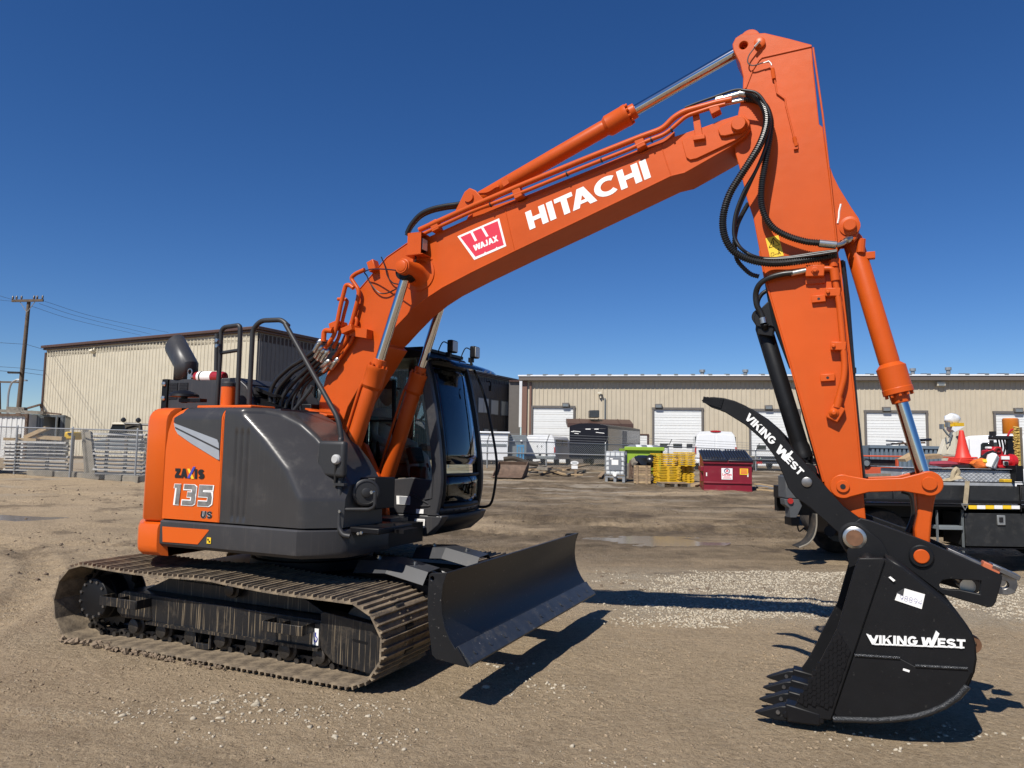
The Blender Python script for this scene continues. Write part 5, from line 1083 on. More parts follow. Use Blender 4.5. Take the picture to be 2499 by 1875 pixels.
# ---------------- fire extinguisher strapped on the hood
FE = thing('fire_extinguisher', 'small red fire extinguisher with white label lying on the excavator hood beside the exhaust', 'fire extinguisher', (0, 0, 0))
FE.location = MO; FE.rotation_euler = (0, 0, YAW)
a = mY(*cH((530, 775)), -.66); b = mY(*cH((935, 775)), -.66); d = (b-a).normalized(); L = (b-a).length
REDP = mat('red_cylinder', (.30, .015, .02), .3, coat=.3)
m = MB(); m.lathe(a, b, [(0, .03), (.02, .048), (.05, .052), (L-.03, .052), (L-.005, .046), (L, .04)], 24); fe = m.build('cylinder_body', REDP, FE)
m = MB(); m.cyl(a+d*.065, a+d*(L*.62), .0535, 24, cap=True); m.build('paper_label', PAPER, FE)
m = MB(); m.cyl(a+d*(L*.25), a+d*(L*.25+.016), .056, 20); m.build('strap', RAILM, FE)
m = MB(); m.cyl(a-d*.05, a+d*.01, .018, 10); m.box(a-d*.06+Vector((0, 0, -.02)), (.05, .03, .09)); m.tube(circ3 if False else [a-d*.07+Vector((.028*math.cos(t), 0, .05+.028*math.sin(t))) for t in [2*math.pi*k/14 for k in range(15)]], .006, 6); m.build('valve_head', ZINC, FE)
m = MB(); m.box(((a.x+b.x)/2, -.66, 2.392), (L*.8, .07, .012)); m.build('extinguisher_bracket', BLACK, FE)
bpy.context.view_layer.update()
fb_ = (a+b)/2+Vector((0, 0, -.055)); FE.location = MO+EX*fb_.x+EY*fb_.y+Vector((0, 0, fb_.z))
for ch in FE.children: ch.location = -fb_
# ================================================================== GROUND
def vnoise(x, y, seed=0):
    xi = np.floor(x).astype(np.int64); yi = np.floor(y).astype(np.int64); xf = x-xi; yf = y-yi
    def h(i, j):
        n = (i*374761393+j*668265263+seed*1442695041) & 0x7fffffff; n = (n ^ (n >> 13))*1274126177 & 0x7fffffff; n = n ^ (n >> 16); return (n & 0xffff)/65535.0
    u = xf*xf*(3-2*xf); v = yf*yf*(3-2*yf)
    return (h(xi, yi)*(1-u)+h(xi+1, yi)*u)*(1-v)+(h(xi, yi+1)*(1-u)+h(xi+1, yi+1)*u)*v
def fbm(x, y, o=4, seed=0):
    a = 0.5; s = 0; 
    for k in range(o): s = s+a*(vnoise(x*2**k, y*2**k, seed+k)-.5); a *= .5
    return s
def spaced(lo, hi, d, far, g=1.09):
    c = list(np.arange(lo, hi+1e-6, d)); s = d
    while c[-1] < far: s *= g; c.append(c[-1]+s)
    s = d; 
    while c[0] > -far: s *= g; c.insert(0, c[0]-s)
    return np.array(c)
gx_ = spaced(-7.0, 8.5, .042, 420); gy_ = np.concatenate([np.array([-420., -160, -60, -25, -10, -4, -1, .5, 1.4, 2.0, 2.35]), np.arange(2.6, 12.5, .045), np.arange(12.5, 27, .085), 27+.1*(1.1**np.arange(0, 62)-1)/.1])
X_, Y_ = np.meshgrid(gx_, gy_)
PUDS = [(ground(u, v), rx, ry) for u, v, rx, ry in ((-10, 1262, 1.5, .5), (1600, 1318, .95, .62))]
TYRES = [(-4, 34, 20.5, .22, .050, .22), (9, 40, 25.5, .24, .055, .26), (-16, 4, 10.5, .22, .045, .2), (2.5, 48, 32, .20, .05, .24), (-22, 22, 14.5, .2, .05, .22), (16, 2, 13.0, .22, .03, .24), (-6, -9, 13.2, .16, .018, .16)]
def relief(X, Y):
    d = np.clip(np.minimum(Y, 34)-13, 0, None); z = .040*d
    near = 1/(1+np.exp((Y-60)/4))
    b = .035*fbm(X*.9, Y*.9, 3, 5)+.030*fbm(X*3.1, Y*3.1, 3, 11)+.022*fbm(X*9, Y*9, 2, 23)
    rough = np.clip((Y-10)/6, 0, 1)
    ruts = (.13*fbm(X*.30+Y*.10, Y*1.1, 4, 31)+.085*fbm(X*1.1+Y*.4, Y*2.6, 3, 37)+.05*fbm(X*4, Y*5, 2, 39))*rough
    left = np.clip((-X-2.5)/2, 0, 1)*np.clip((Y-6.5)/3, 0, 1)
    ruts = ruts+(.13*fbm((X+Y)*.5, (Y-X*.6)*2.2, 4, 41)+.06*fbm(X*4, Y*5, 2, 43))*left*(1-rough)
    # tyre ruts: pairs of arcs with lug prints
    for k, (cx, cy, R, wd, dp, lug) in enumerate(TYRES):
        dx, dy = X-cx, Y-cy; rr_ = np.hypot(dx, dy); al = np.arctan2(dy, dx)*R
        for o in (-.95, .95):
            dd = np.abs(rr_-R-o); prof = np.exp(-(dd/wd)**4); edge = np.exp(-((dd-wd*1.35)/.10)**2)
            mod = .55+.9*(fbm(X*.5+k, Y*.5, 2, 61+k)+.25)
            ruts = ruts+mod*(-dp*prof+.55*dp*edge+.30*dp*prof*np.sign(np.sin(al*2*np.pi/lug+dd*9)))
    # keep it flat where the tracks, the blade and the bucket stand
    mx = (X-MO.x)*EX.x+(Y-MO.y)*EX.y; my = (X-MO.x)*EY.x+(Y-MO.y)*EY.y
    flat = np.clip((np.maximum(np.abs(mx-.0)-1.9, np.abs(my)-1.5))/.5, 0, 1)
    flat2 = np.clip((np.hypot((mx-4.8)/1.1, (my+.1)/.9)-1)/.5, 0, 1)
    bb = 1.0
    for g_, rx, ry in PUDS:
        r2 = ((X-g_.x)/rx)**2+((Y-g_.y)/ry)**2; w2 = np.clip(1.7*np.exp(-r2/5.5), 0, 1); z = z*(1-w2)+(g_.z+.004)*w2; w = np.exp(-r2*.9); z = z-.030*w; bb = bb*(1-.80*w2)
    return z+bb*near*(b+ruts)*(.25+.75*flat)*(.25+.75*flat2)-.012-.03*(1-flat)*0
Z_ = relief(X_, Y_)
nv = X_.size; vco = np.stack([X_.ravel(), Y_.ravel(), Z_.ravel()], 1)
ny, nx = X_.shape; idx = np.arange(nv).reshape(ny, nx)
quads = np.stack([idx[:-1, :-1].ravel(), idx[:-1, 1:].ravel(), idx[1:, 1:].ravel(), idx[1:, :-1].ravel()], 1)
def npmesh(name, co, faces, material, k=4, smooth=True):
    me = bpy.data.meshes.new(name); me.vertices.add(len(co)); me.vertices.foreach_set('co', co.astype(np.float32).ravel())
    me.loops.add(len(faces)*k); me.loops.foreach_set('vertex_index', faces.astype(np.int32).ravel())
    me.polygons.add(len(faces)); me.polygons.foreach_set('loop_start', np.arange(0, len(faces)*k, k, dtype=np.int32)); me.polygons.foreach_set('loop_total', np.full(len(faces), k, dtype=np.int32))
    me.update(calc_edges=True); me.validate()
    if smooth: me.shade_smooth()
    me.materials.append(material); o = bpy.data.objects.new(name, me); COL.objects.link(o); return o
def ground_material():
    m = bpy.data.materials.new('dirt_and_gravel'); m.use_nodes = True; n = m.node_tree.nodes; l = m.node_tree.links; b = n['Principled BSDF']
    b.inputs['Roughness'].default_value = .95; b.inputs['Specular IOR Level'].default_value = .2
    tc = n.new('ShaderNodeTexCoord'); co = tc.outputs['Object']
    def noise(sc, det=6, r=.6, st=None):
        t = n.new('ShaderNodeTexNoise'); t.inputs['Scale'].default_value = sc; t.inputs['Detail'].default_value = det; t.inputs['Roughness'].default_value = r
        if st: mp = n.new('ShaderNodeMapping'); mp.inputs['Scale'].default_value = st; l.new(co, mp.inputs[0]); l.new(mp.outputs[0], t.inputs['Vector'])
        else: l.new(co, t.inputs['Vector'])
        return t.outputs['Fac']
    def mr(v, a, c, lo=0, hi=1):
        r = n.new('ShaderNodeMapRange'); r.inputs[1].default_value = a; r.inputs[2].default_value = c; r.inputs[3].default_value = lo; r.inputs[4].default_value = hi; l.new(v, r.inputs[0]); return r.outputs[0]
    def mul(a, c, op='MULTIPLY'):
        k = n.new('ShaderNodeMath'); k.operation = op; l.new(a, k.inputs[0])
        if isinstance(c, (int, float)): k.inputs[1].default_value = c
        else: l.new(c, k.inputs[1])
        return k.outputs[0]
    def mix(f, a, c):
        x = n.new('ShaderNodeMix'); x.data_type = 'RGBA'
        if isinstance(f, float): x.inputs[0].default_value = f
        else: l.new(f, x.inputs[0])
        for s, v in (('A', a), ('B', c)):
            if isinstance(v, tuple): x.inputs[s].default_value = (*v, 1)
            else: l.new(v, x.inputs[s])
        return x.outputs['Result']
    sx = n.new('ShaderNodeSeparateXYZ'); l.new(co, sx.inputs[0]); X, Y = sx.outputs[0], sx.outputs[1]
    tan = mix(mr(noise(1.7), .35, .65), (.392, .296, .188), (.295, .222, .140))
    tan = mix(mr(noise(22, 4, .7), .40, .66), tan, (.435, .335, .220))
    tan = mix(mul(mr(noise(60, 3, .7), .56, .66), .7), tan, (.12, .088, .056))
    mudm = mul(mr(Y, 9.5, 13.5), mr(noise(.33, 5, .6, (.6, 1.6, 1)), .33, .52))
    mudm = mul(mudm, mr(X, -9, -2))
    col = mix(mudm, tan, mix(mr(noise(3.0, 6, .7), .35, .65), (.090, .067, .043), (.190, .142, .092)))
    # pale gravel spread in drifts
    vo = n.new('ShaderNodeTexVoronoi'); vo.inputs['Scale'].default_value = 42; l.new(co, vo.inputs['Vector'])
    peb = mr(vo.outputs['Distance'], .42, .30)
    vc = n.new('ShaderNodeSeparateColor'); l.new(vo.outputs['Color'], vc.inputs[0])
    patch = mr(noise(.75, 5, .65, (.55, 1.5, 1)), .55, .63)
    band = mul(mr(Y, 7.6, 8.3), mr(Y, 11.6, 10.6)); right = mr(X, .6, 1.6)
    pm = mul(mul(patch, .40), 1.0); pm2 = mul(mul(band, right), mr(noise(1.1, 5, .7, (.5, 2.2, 1)), .34, .48))
    pm = mul(pm, pm2, 'MAXIMUM')
    sel = mr(vc.outputs[0], .30, .36)
    f = mul(mul(pm, peb), sel)
    col = mix(mul(pm2, .55), col, (.37, .315, .235))
    col = mix(f, col, mix(vc.outputs[1], (.42, .365, .275), (.54, .485, .39)))
    vo2 = n.new('ShaderNodeTexVoronoi'); vo2.inputs['Scale'].default_value = 55; l.new(co, vo2.inputs['Vector']); vc2 = n.new('ShaderNodeSeparateColor'); l.new(vo2.outputs['Color'], vc2.inputs[0])
    f2 = mul(mr(vo2.outputs['Distance'], .30, .22), mr(vc2.outputs[0], .90, .93))
    col = mix(mul(f2, .8), col, (.44, .39, .31))
    far = mr(Y, 17, 24); col = mix(mul(mul(far, mr(noise(.5, 4, .6, (.5, 2, 1)), .52, .62)), .8), col, (.36, .31, .24))
    damp = mul(mul(mr(noise(.8, 4, .6), .56, .64), mr(Y, 9, 11)), .5); col = mix(damp, col, (.075, .055, .04))
    l.new(col, b.inputs['Base Color'])
    bp = n.new('ShaderNodeBump'); bp.inputs['Strength'].default_value = 1.0; bp.inputs['Distance'].default_value = .07
    h = mul(noise(14, 8, .72), mul(f, .25), 'ADD'); h = mul(h, mul(noise(90, 4, .7), .18), 'ADD'); l.new(h, bp.inputs['Height']); l.new(bp.outputs[0], b.inputs['Normal'])
    return m
GRND = npmesh('ground', vco, quads, ground_material()); GRND['kind'] = 'structure'
# loose stones
def icos():
    t = (1+5**.5)/2; v = np.array([(-1, t, 0), (1, t, 0), (-1, -t, 0), (1, -t, 0), (0, -1, t), (0, 1, t), (0, -1, -t), (0, 1, -t), (t, 0, -1), (t, 0, 1), (-t, 0, -1), (-t, 0, 1)], float); v /= np.linalg.norm(v[0])
    f = np.array([(0, 11, 5), (0, 5, 1), (0, 1, 7), (0, 7, 10), (0, 10, 11), (1, 5, 9), (5, 11, 4), (11, 10, 2), (10, 7, 6), (7, 1, 8), (3, 9, 4), (3, 4, 2), (3, 2, 6), (3, 6, 8), (3, 8, 9), (4, 9, 5), (2, 4, 11), (6, 2, 10), (8, 6, 7), (9, 8, 1)]); return v, f
IV, IF = icos()
def stones(name, xy, size, material):
    n = len(xy); z = relief(xy[:, 0], xy[:, 1])
    V = IV[None]*(1+.28*RNG.standard_normal((n, 12, 1))); sc = np.stack([RNG.uniform(.7, 1.4, n), RNG.uniform(.7, 1.4, n), RNG.uniform(.45, .9, n)], 1)
    V = V*sc[:, None, :]*size[:, None, None]; a = RNG.uniform(0, 6.28, n); c, s = np.cos(a)[:, None], np.sin(a)[:, None]
    R = np.stack([V[..., 0]*c-V[..., 1]*s, V[..., 0]*s+V[..., 1]*c, V[..., 2]], -1); R += np.stack([xy[:, 0], xy[:, 1], z+size*.15], 1)[:, None, :]
    F = (IF[None]+(np.arange(n)*12)[:, None, None]).reshape(-1, 3); o = npmesh(name, R.reshape(-1, 3), F, material, 3, False); o['kind'] = 'stuff'; return o
PALE = mat('pale_limestone', (.43, .375, .285), .9, var=.35, vscale=14)
BROWNST = mat('brown_pebble', (.28, .213, .138), .95, var=.35, vscale=14)
def okpos(xy):
    mx = (xy[:, 0]-MO.x)*EX.x+(xy[:, 1]-MO.y)*EX.y; my = (xy[:, 0]-MO.x)*EY.x+(xy[:, 1]-MO.y)*EY.y
    return xy[~((np.abs(mx) < 1.85) & (np.abs(my) < 1.40))]
def clusters(px, n, spread):
    out = []
    for (u, v), k in px:
        g = ground(u, v); out.append(np.stack([RNG.normal(g.x, spread*1.3, k), RNG.normal(g.y, spread*.7, k)], 1))
    return np.concatenate(out)
K_ = 2499/2212
cl = clusters([((320*K_, 1535*K_), 60), ((480*K_, 1512*K_), 90), ((545*K_, 1535*K_), 60), ((700*K_, 1540*K_), 70), ((830*K_, 1590*K_), 60), ((420*K_, 1580*K_), 40), ((790*K_, 1520*K_), 60), ((1080*K_, 1440*K_), 40), ((1160*K_, 1480*K_), 50), ((1330*K_, 1650*K_), 30), ((2080*K_, 1580*K_), 40), ((1900*K_, 1600*K_), 30)], 0, .15)
cl = okpos(cl); stones('pale_gravel', cl, (.003+.013*RNG.random(len(cl))**2)*np.where(RNG.random(len(cl)) < .06, 1.8, 1), PALE)
def scatter(n, x0, x1, y0, y1, fn=None):
    p = np.stack([RNG.uniform(x0, x1, n), y0+(y1-y0)*RNG.random(n)**1.25], 1)
    if fn is not None: p = p[fn(p) > RNG.random(len(p))]
    return okpos(p)
p = scatter(44000, -5, 6, 2.7, 9.5, lambda q: np.clip(.25+2.6*fbm(q[:, 0]*1.1, q[:, 1]*1.1, 3, 77), .02, 1)); stones('brown_gravel', p, (.0022+.011*RNG.random(len(p))**2.2), BROWNST)
p = scatter(5200, -5, 6, 2.7, 9, lambda q: np.clip(.12+2.4*fbm(q[:, 0]*.8, q[:, 1]*.8, 3, 91), .01, 1)); stones('pale_gravel', p, RNG.uniform(.002, .0065, len(p)), PALE)
p = scatter(26000, .8, 9, 7.6, 11.2, lambda q: np.clip(.22+5*fbm(q[:, 0]*.8+.35*q[:, 1], q[:, 1]*1.5-.2*q[:, 0], 4, 56), .0, 1)*np.clip((q[:, 0]-.6)/1.6+.8*fbm(q[:, 0]*1.3, q[:, 1]*1.3, 2, 7), 0, 1)); stones('pale_gravel', p, RNG.uniform(.005, .017, len(p)), PALE)
p = scatter(6000, -14, 14, 9.5, 26, lambda q: np.clip(.2+3*fbm(q[:, 0]*.4, q[:, 1]*.9, 3, 15), .0, 1)); stones('brown_gravel', p, RNG.uniform(.008, .03, len(p)), mat('dark_clod', (.15, .11, .075), .95, var=.4, vscale=8))
# wet patches
WATER = mat('muddy_water', (.13, .10, .068), .16, spec=.5)
def puddle(name, pts, dz=.012):
    P = [ground(u, v) for u, v in pts]; c = sum(P, Vector())/len(P); L = [(p.x-c.x, p.y-c.y) for p in P]; sm = smoothpath([(a, b_, 0) for a, b_ in L], 5, closed=True)
    zc = 0
    m = MB(); m.add([(p.x+c.x, p.y+c.y, zc+dz) for p in sm], [tuple(range(len(sm)))]); o = m.build(name, WATER, None, smooth=0); o['kind'] = 'structure'
for g_, rx, ry in PUDS:
    n = 30; m = MB(); m.add([(g_.x+1.5*rx*math.cos(2*math.pi*k/n), g_.y+1.5*ry*math.sin(2*math.pi*k/n), g_.z-.020) for k in range(n)], [tuple(range(n))]); o = m.build('puddle', WATER, None, smooth=0); o['kind'] = 'structure'
# ================================================================== SURROUNDINGS
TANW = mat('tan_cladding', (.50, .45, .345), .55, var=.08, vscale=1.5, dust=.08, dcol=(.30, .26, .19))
TANW2 = mat('beige_cladding', (.47, .41, .31), .55, var=.06, vscale=1.5)
BRNTRIM = mat('brown_trim', (.075, .040, .030), .5, var=.1)
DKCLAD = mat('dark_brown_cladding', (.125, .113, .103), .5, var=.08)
WDOOR = mat('white_door', (.68, .69, .68), .5, var=.03)
GALV = mat('galvanised_steel', (.36, .37, .37), .45, .6, var=.15, vscale=12)
ALU = mat('diamond_plate', (.46, .47, .48), .38, .25, var=.2, vscale=8)
WOOD = mat('weathered_wood', (.27, .19, .115), .85, var=.35, vscale=7, bump=.4)
WOODG = mat('grey_wood', (.20, .175, .14), .9, var=.35, vscale=7, bump=.4)
PLY = mat('fresh_lumber', (.38, .27, .15), .8, var=.25, vscale=6)
CONC = mat('concrete', (.22, .195, .155), .9, var=.2, vscale=5, bump=.3)
YELP = mat('yellow_paint', (.66, .40, .015), .5, var=.15, dust=.2)
GREENP = mat('lime_paint', (.27, .42, .035), .5, var=.1)
MAROON = mat('maroon_paint', (.19, .010, .022), .42, var=.12, dust=.22, dcol=(.22, .10, .08))
BLKPLA = mat('black_plastic', (.016, .016, .018), .35, var=.1)
BLKBOARD = mat('scuffed_black_board', (.016, .017, .018), .5, var=.3, vscale=5, dust=.3, dcol=(.09, .085, .075), dscale=7)
SAFRED = mat('safety_orange', (.62, .038, .022), .5, var=.05)
REDENA = mat('red_enamel', (.45, .015, .02), .35, var=.1)
REDDECK = mat('faded_red_orange', (.55, .095, .04), .5, var=.15, dust=.2)
CREAM = mat('cream_paint', (.62, .57, .45), .45, var=.05)
TYRE = mat('tyre_rubber', (.018, .017, .016), .85, var=.2, dust=.45, dcol=(.16, .12, .085))
RUST = mat('rusty_steel', (.12, .075, .05), .75, var=.4, vscale=6, bump=.3)
GREYP = mat('grey_paint', (.16, .18, .19), .5, var=.1)
TAIL = mat('tail_lamp', (.35, .012, .012), .2, coat=.5)
POLEW = mat('pole_wood', (.115, .085, .06), .9, var=.3, vscale=4, bump=.3)
WIRE = mat('wire', (.03, .03, .032), .6)
WINGL = mat('building_window', (.05, .065, .075), .05, var=.05, coat=.3)
CLEARPL = mat('translucent_tank', (.62, .64, .64), .35, var=.06)
STRAW = mat('brush_bristle', (.55, .38, .10), .8, var=.3, vscale=30)
def PT(c, p, d): return atdepth(*c(p), d)
def bx(m, c, p0, p1, d, dep, grow=0.0):
    a, b = PT(c, p0, d), PT(c, p1, d); x0, x1 = sorted((a.x, b.x)); z0, z1 = sorted((a.z, b.z))
    return m.box(((x0+x1)/2, d+dep/2, (z0+z1)/2), (x1-x0, dep, z1-z0))
def gz(x, y): return float(relief(np.array([float(x)]), np.array([float(y)]))[0])
def one(name, m, material, label, cat, group=None, bevel=0.0, smooth=35): return tag(m.build(name, material, None, bevel=bevel, smooth=smooth), label, cat, group)
class Wall:
    """vertical wall plane through ground points P,Q; local frame x along wall, y inwards (away from viewer), z up"""
    def __init__(s, P, Q):
        s.P, s.Q = Vector((P[0], P[1], 0)), Vector((Q[0], Q[1], 0)); s.L = (s.Q-s.P).length; s.u = (s.Q-s.P)/s.L; s.n = Vector((-s.u.y, s.u.x, 0))
    def at(s, u, v):
        d = ray(u, v); t = (s.P-CAM).dot(s.n)/d.dot(s.n); p = CAM+d*t; return (p-s.P).dot(s.u), p.z
    def ang(s): return math.atan2(s.u.y, s.u.x)
# ---------------- tan warehouse on the left with its dark side
A_, B_, C_ = (-31.2, 48.8), (-13.75, 39.2), (0.6, 67.6)
TOPZ = 8.0
WH = thing('warehouse', 'two storey metal warehouse with a tan wall, a dark windowed side and brown roof trim', 'warehouse', (B_[0], B_[1], .7))
WO = Vector((B_[0], B_[1], .7))
def wl_mesh(wall, fn):
    """collect into MB in wall frame then move to world-minus-origin"""
    m = MB(); fn(m); R = Matrix((wall.u, wall.n, Vector((0, 0, 1)))).transposed(); m.v = [tuple(R @ Vector(v)+wall.P-WO) for v in m.v]; return m
w1, w2 = Wall(A_, B_), Wall(B_, C_)
def ribs(m, L, z0, z1, pitch, w=.045, d=.035, x0=0):
    x = x0+pitch/2
    while x < L: m.prism([(x-w, 0), (x-w*.5, -d), (x+w*.5, -d), (x+w, 0)], z0, z1, 'z'); x += pitch
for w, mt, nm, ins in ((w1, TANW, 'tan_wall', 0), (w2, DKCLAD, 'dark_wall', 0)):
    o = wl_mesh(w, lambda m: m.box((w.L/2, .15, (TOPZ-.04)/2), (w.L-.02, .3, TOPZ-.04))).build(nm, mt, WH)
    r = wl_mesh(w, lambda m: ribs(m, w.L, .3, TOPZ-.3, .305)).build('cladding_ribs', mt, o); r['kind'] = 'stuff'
    wl_mesh(w, lambda m: (m.box((w.L/2, -.08, TOPZ-.02), (w.L+.5, .4, .17)), m.box((w.L/2, -.02, TOPZ-.17), (w.L+.3, .3, .12)))).build('roof_trim', BRNTRIM, WH, bevel=.03)
    wl_mesh(w, lambda m: m.box((.03 if w is w1 else w.L-.03, -.03, 3.8), (.16, .14, 7.6))).build('corner_trim', BRNTRIM, WH)
bk = MB(); bk.prism([(A_[0]-WO.x, A_[1]-WO.y), (B_[0]-WO.x, B_[1]-WO.y), (C_[0]-WO.x, C_[1]-WO.y), (C_[0]-17-WO.x, C_[1]+9.6-WO.y)], 6.6, 7.0, 'z'); bk.build('roof', BRNTRIM, WH)
for (px, py), (qx, qy) in (((1128, 493), (1166, 610)), ((1172, 498), (1204, 612)), ((1229, 510), (1255, 622)), ((1257, 513), (1281, 627)), ((935, 458), (990, 590)), ((996, 468), (1047, 600)), ((1310, 520), (1335, 632)), ((1340, 522), (1362, 634)), ((1172, 742), (1206, 764)), ((1238, 745), (1270, 766)), ((930, 750), (980, 815)), ((995, 730), (1050, 810))):
    a = w2.at(*cRC((px, py))); b = w2.at(*cRC((qx, qy)))
    x0, x1 = sorted((a[0], b[0])); z1, z0 = max(a[1], b[1]), min(a[1], b[1])
    if x1-x0 > 4: continue
    f = wl_mesh(w2, lambda m: m.box(((x0+x1)/2, -.03, (z0+z1)/2), (x1-x0+.14, .1, z1-z0+.14))).build('window', GREYP, WH)
    wl_mesh(w2, lambda m: m.box(((x0+x1)/2, -.075, (z0+z1)/2), (x1-x0, .02, z1-z0))).build('pane', mat('pale_pane', (.62, .68, .70), .2, coat=.3) if 'pale_pane' not in MATS else MATS['pale_pane'], f)
a = w1.at(*cL((695, 478))); wl_mesh(w1, lambda m: (m.box((a[0], -.14, a[1]), (.30, .28, .16), ('X', -.5)), m.box((a[0]+.08, -.06, a[1]+.12), (.12, .12, .2)))).build('wall_lamp', CREAM, WH, bevel=.02)
# ---------------- beige warehouse across the back
D_, E2_ = (0.75, 53.0), (47.0, 44.4)
w3 = Wall(D_, E2_); EZ = 7.16
WO = Vector((D_[0], D_[1], .7))
WR = thing('warehouse', 'long single storey beige metal warehouse with white overhead doors across the back of the yard', 'warehouse', (D_[0], D_[1], .7))
wl_mesh(w3, lambda m: m.box((w3.L/2, .2, 3.3), (w3.L, .3, 6.7))).build('front_wall', TANW2, WR)
r = wl_mesh(w3, lambda m: [m.prism([(x-.05, .05), (x-.025, .012), (x+.025, .012), (x+.05, .05)], .2, 6.55, 'z') for x in np.arange(.3, w3.L, .305)]).build('cladding_ribs', TANW2, WR); r['kind'] = 'stuff'
wl_mesh(w3, lambda m: m.box((w3.L/2, -.12, 6.78), (w3.L+.4, .6, .28))).build('eave_trim', mat('grey_brown_trim', (.115, .095, .08), .5), WR)
wl_mesh(w3, lambda m: m.box((w3.L/2, -.20, 6.98), (w3.L+.5, .55, .10))).build('white_gutter', WHITEP, WR)
wl_mesh(w3, lambda m: m.prism([(-.4, 7.03), (9, 8.0), (9, 7.9), (-.4, 6.93)], 0, w3.L, 'x')).build('roof', GREYP, WR)
r = wl_mesh(w3, lambda m: [m.prism([(-.5, 7.0), (-.5, 7.08), (.6, 7.19), (.6, 7.1)], x, x+.25, 'x') for x in np.arange(.4, w3.L, 1.15)]).build('roof_seams', GREYP, WR); r['kind'] = 'stuff'
wl_mesh(w3, lambda m: (m.box((.18, -.02, 3.3), (.36, .14, 6.6)), m.box((.62, -.06, 3.3), (.14, .12, 6.5)))).build('corner_trim', mat('brown_corner_trim', (.16, .085, .06), .5), WR)
def door(c, p0, p1, wins=True, full=True):
    a = w3.at(*c(p0)); x1 = w3.at(*c(p1))[0]; x0, zt = a; zb = .72
    f = wl_mesh(w3, lambda m: (m.box(((x0+x1)/2, .0, zt+.06), (x1-x0+.3, .2, .14)), m.box((x0-.07, .0, (zt+zb)/2), (.12, .2, zt-zb)), m.box((x1+.07, .0, (zt+zb)/2), (.12, .2, zt-zb)))).build('overhead_door', DKCLAD, WR)
    n = max(1, round((zt-zb)/.53)); h = (zt-zb)/n
    for k in range(n):
        z = zb+h*(k+.5); pn_ = wl_mesh(w3, lambda m: (m.box(((x0+x1)/2, .035, z), (x1-x0, .05, h-.02)), m.box(((x0+x1)/2, .005, z+h*.17), (x1-x0-.04, .016, .02)), m.box(((x0+x1)/2, .005, z-h*.17), (x1-x0-.04, .016, .02)))).build('door_panel', WDOOR, f)
    if wins:
        z = zb+h*2.5
        for t in (.22, .5, .78): wl_mesh(w3, lambda m: m.box((x0+(x1-x0)*t, .004, z), (.60, .02, .30))).build('door_window', CARGLASS, f)
door(cW, (372, 352), (672, 352)); door(cW, (1278, 366), (1633, 366)); door(cW, (2003, 376), (2212+145, 376)); door(cV, (842, 402), (1303, 402)); door(cV, (1848, 410), (2330, 410))
a = w3.at(*cW((1140, 562))); b = w3.at(*cW((1226, 562))); wl_mesh(w3, lambda m: m.box(((a[0]+b[0])/2, .03, (a[1]+.72)/2), (b[0]-a[0], .08, a[1]-.72))).build('service_door', WDOOR, WR)
wl_mesh(w3, lambda m: (m.box(((a[0]+b[0])/2, .02, a[1]+.06), (b[0]-a[0]+.25, .12, .1)), m.box((b[0]+.06, .02, (a[1]+.72)/2), (.1, .12, a[1]-.72)))).build('door_frame', BRNTRIM, WR)
for c, p in ((cW, (618, 334)), (cW, (1312, 342)), (cW, (2135, 352)), (cV, (995, 380)), (cV, (2020, 388)), (cV, (1418, 185))):
    x, z = w3.at(*c(p)); L_ = wl_mesh(w3, lambda m: (m.box((x, -.12, z), (.50, .26, .30)),)).build('wall_lamp', DKCLAD if p != (1418, 185) else CREAM, WR, bevel=.03); wl_mesh(w3, lambda m: m.box((x, -.255, z-.03), (.38, .02, .18))).build('lamp_glass', GREYP, L_)
x, z = w3.at(*cW((878, 262))); wl_mesh(w3, lambda m: (m.box((x, -.08, z), (.10, .16, .36)), m.box((x-.05, -.2, z+.16), (.28, .2, .14)))).build('wall_camera', CREAM, WR)
x, z = w3.at(*cW((911, 400))); wl_mesh(w3, lambda m: m.cyl((x, -.05, z-1.2), (x, -.05, z+1.1), .05, 8)).build('vent_pipe', GREYP, WR)
for c, p in ((cW, (1645, 95)), (cW, (1972, 95)), (cV, (1230, 90)), (cV, (1511, 82))):
    x, z = w3.at(*c(p)); x *= 1.0; wl_mesh(w3, lambda m: (m.cyl((x, .6, 7.0), (x, .6, z+.15), .13, 10), m.cyl((x, .6, z+.12), (x, .6, z+.30), .20, 10))).build('roof_vent', GALV, WR)
WO = Vector((0, 0, 0))
m = MB(); bx(m, cW, (193, 148), (272, 640), 62, 6); BB = one('building', m, DKCLAD, 'low dark brown building glimpsed between the two warehouses', 'building'); m = MB(); bx(m, cW, (192, 148), (272, 160), 61.8, .2); m.build('roof_trim', BRNTRIM, BB); m = MB(); bx(m, cW, (270, 138), (285, 500), 61, .6); m.build('white_downpipe', WHITEP, BB)
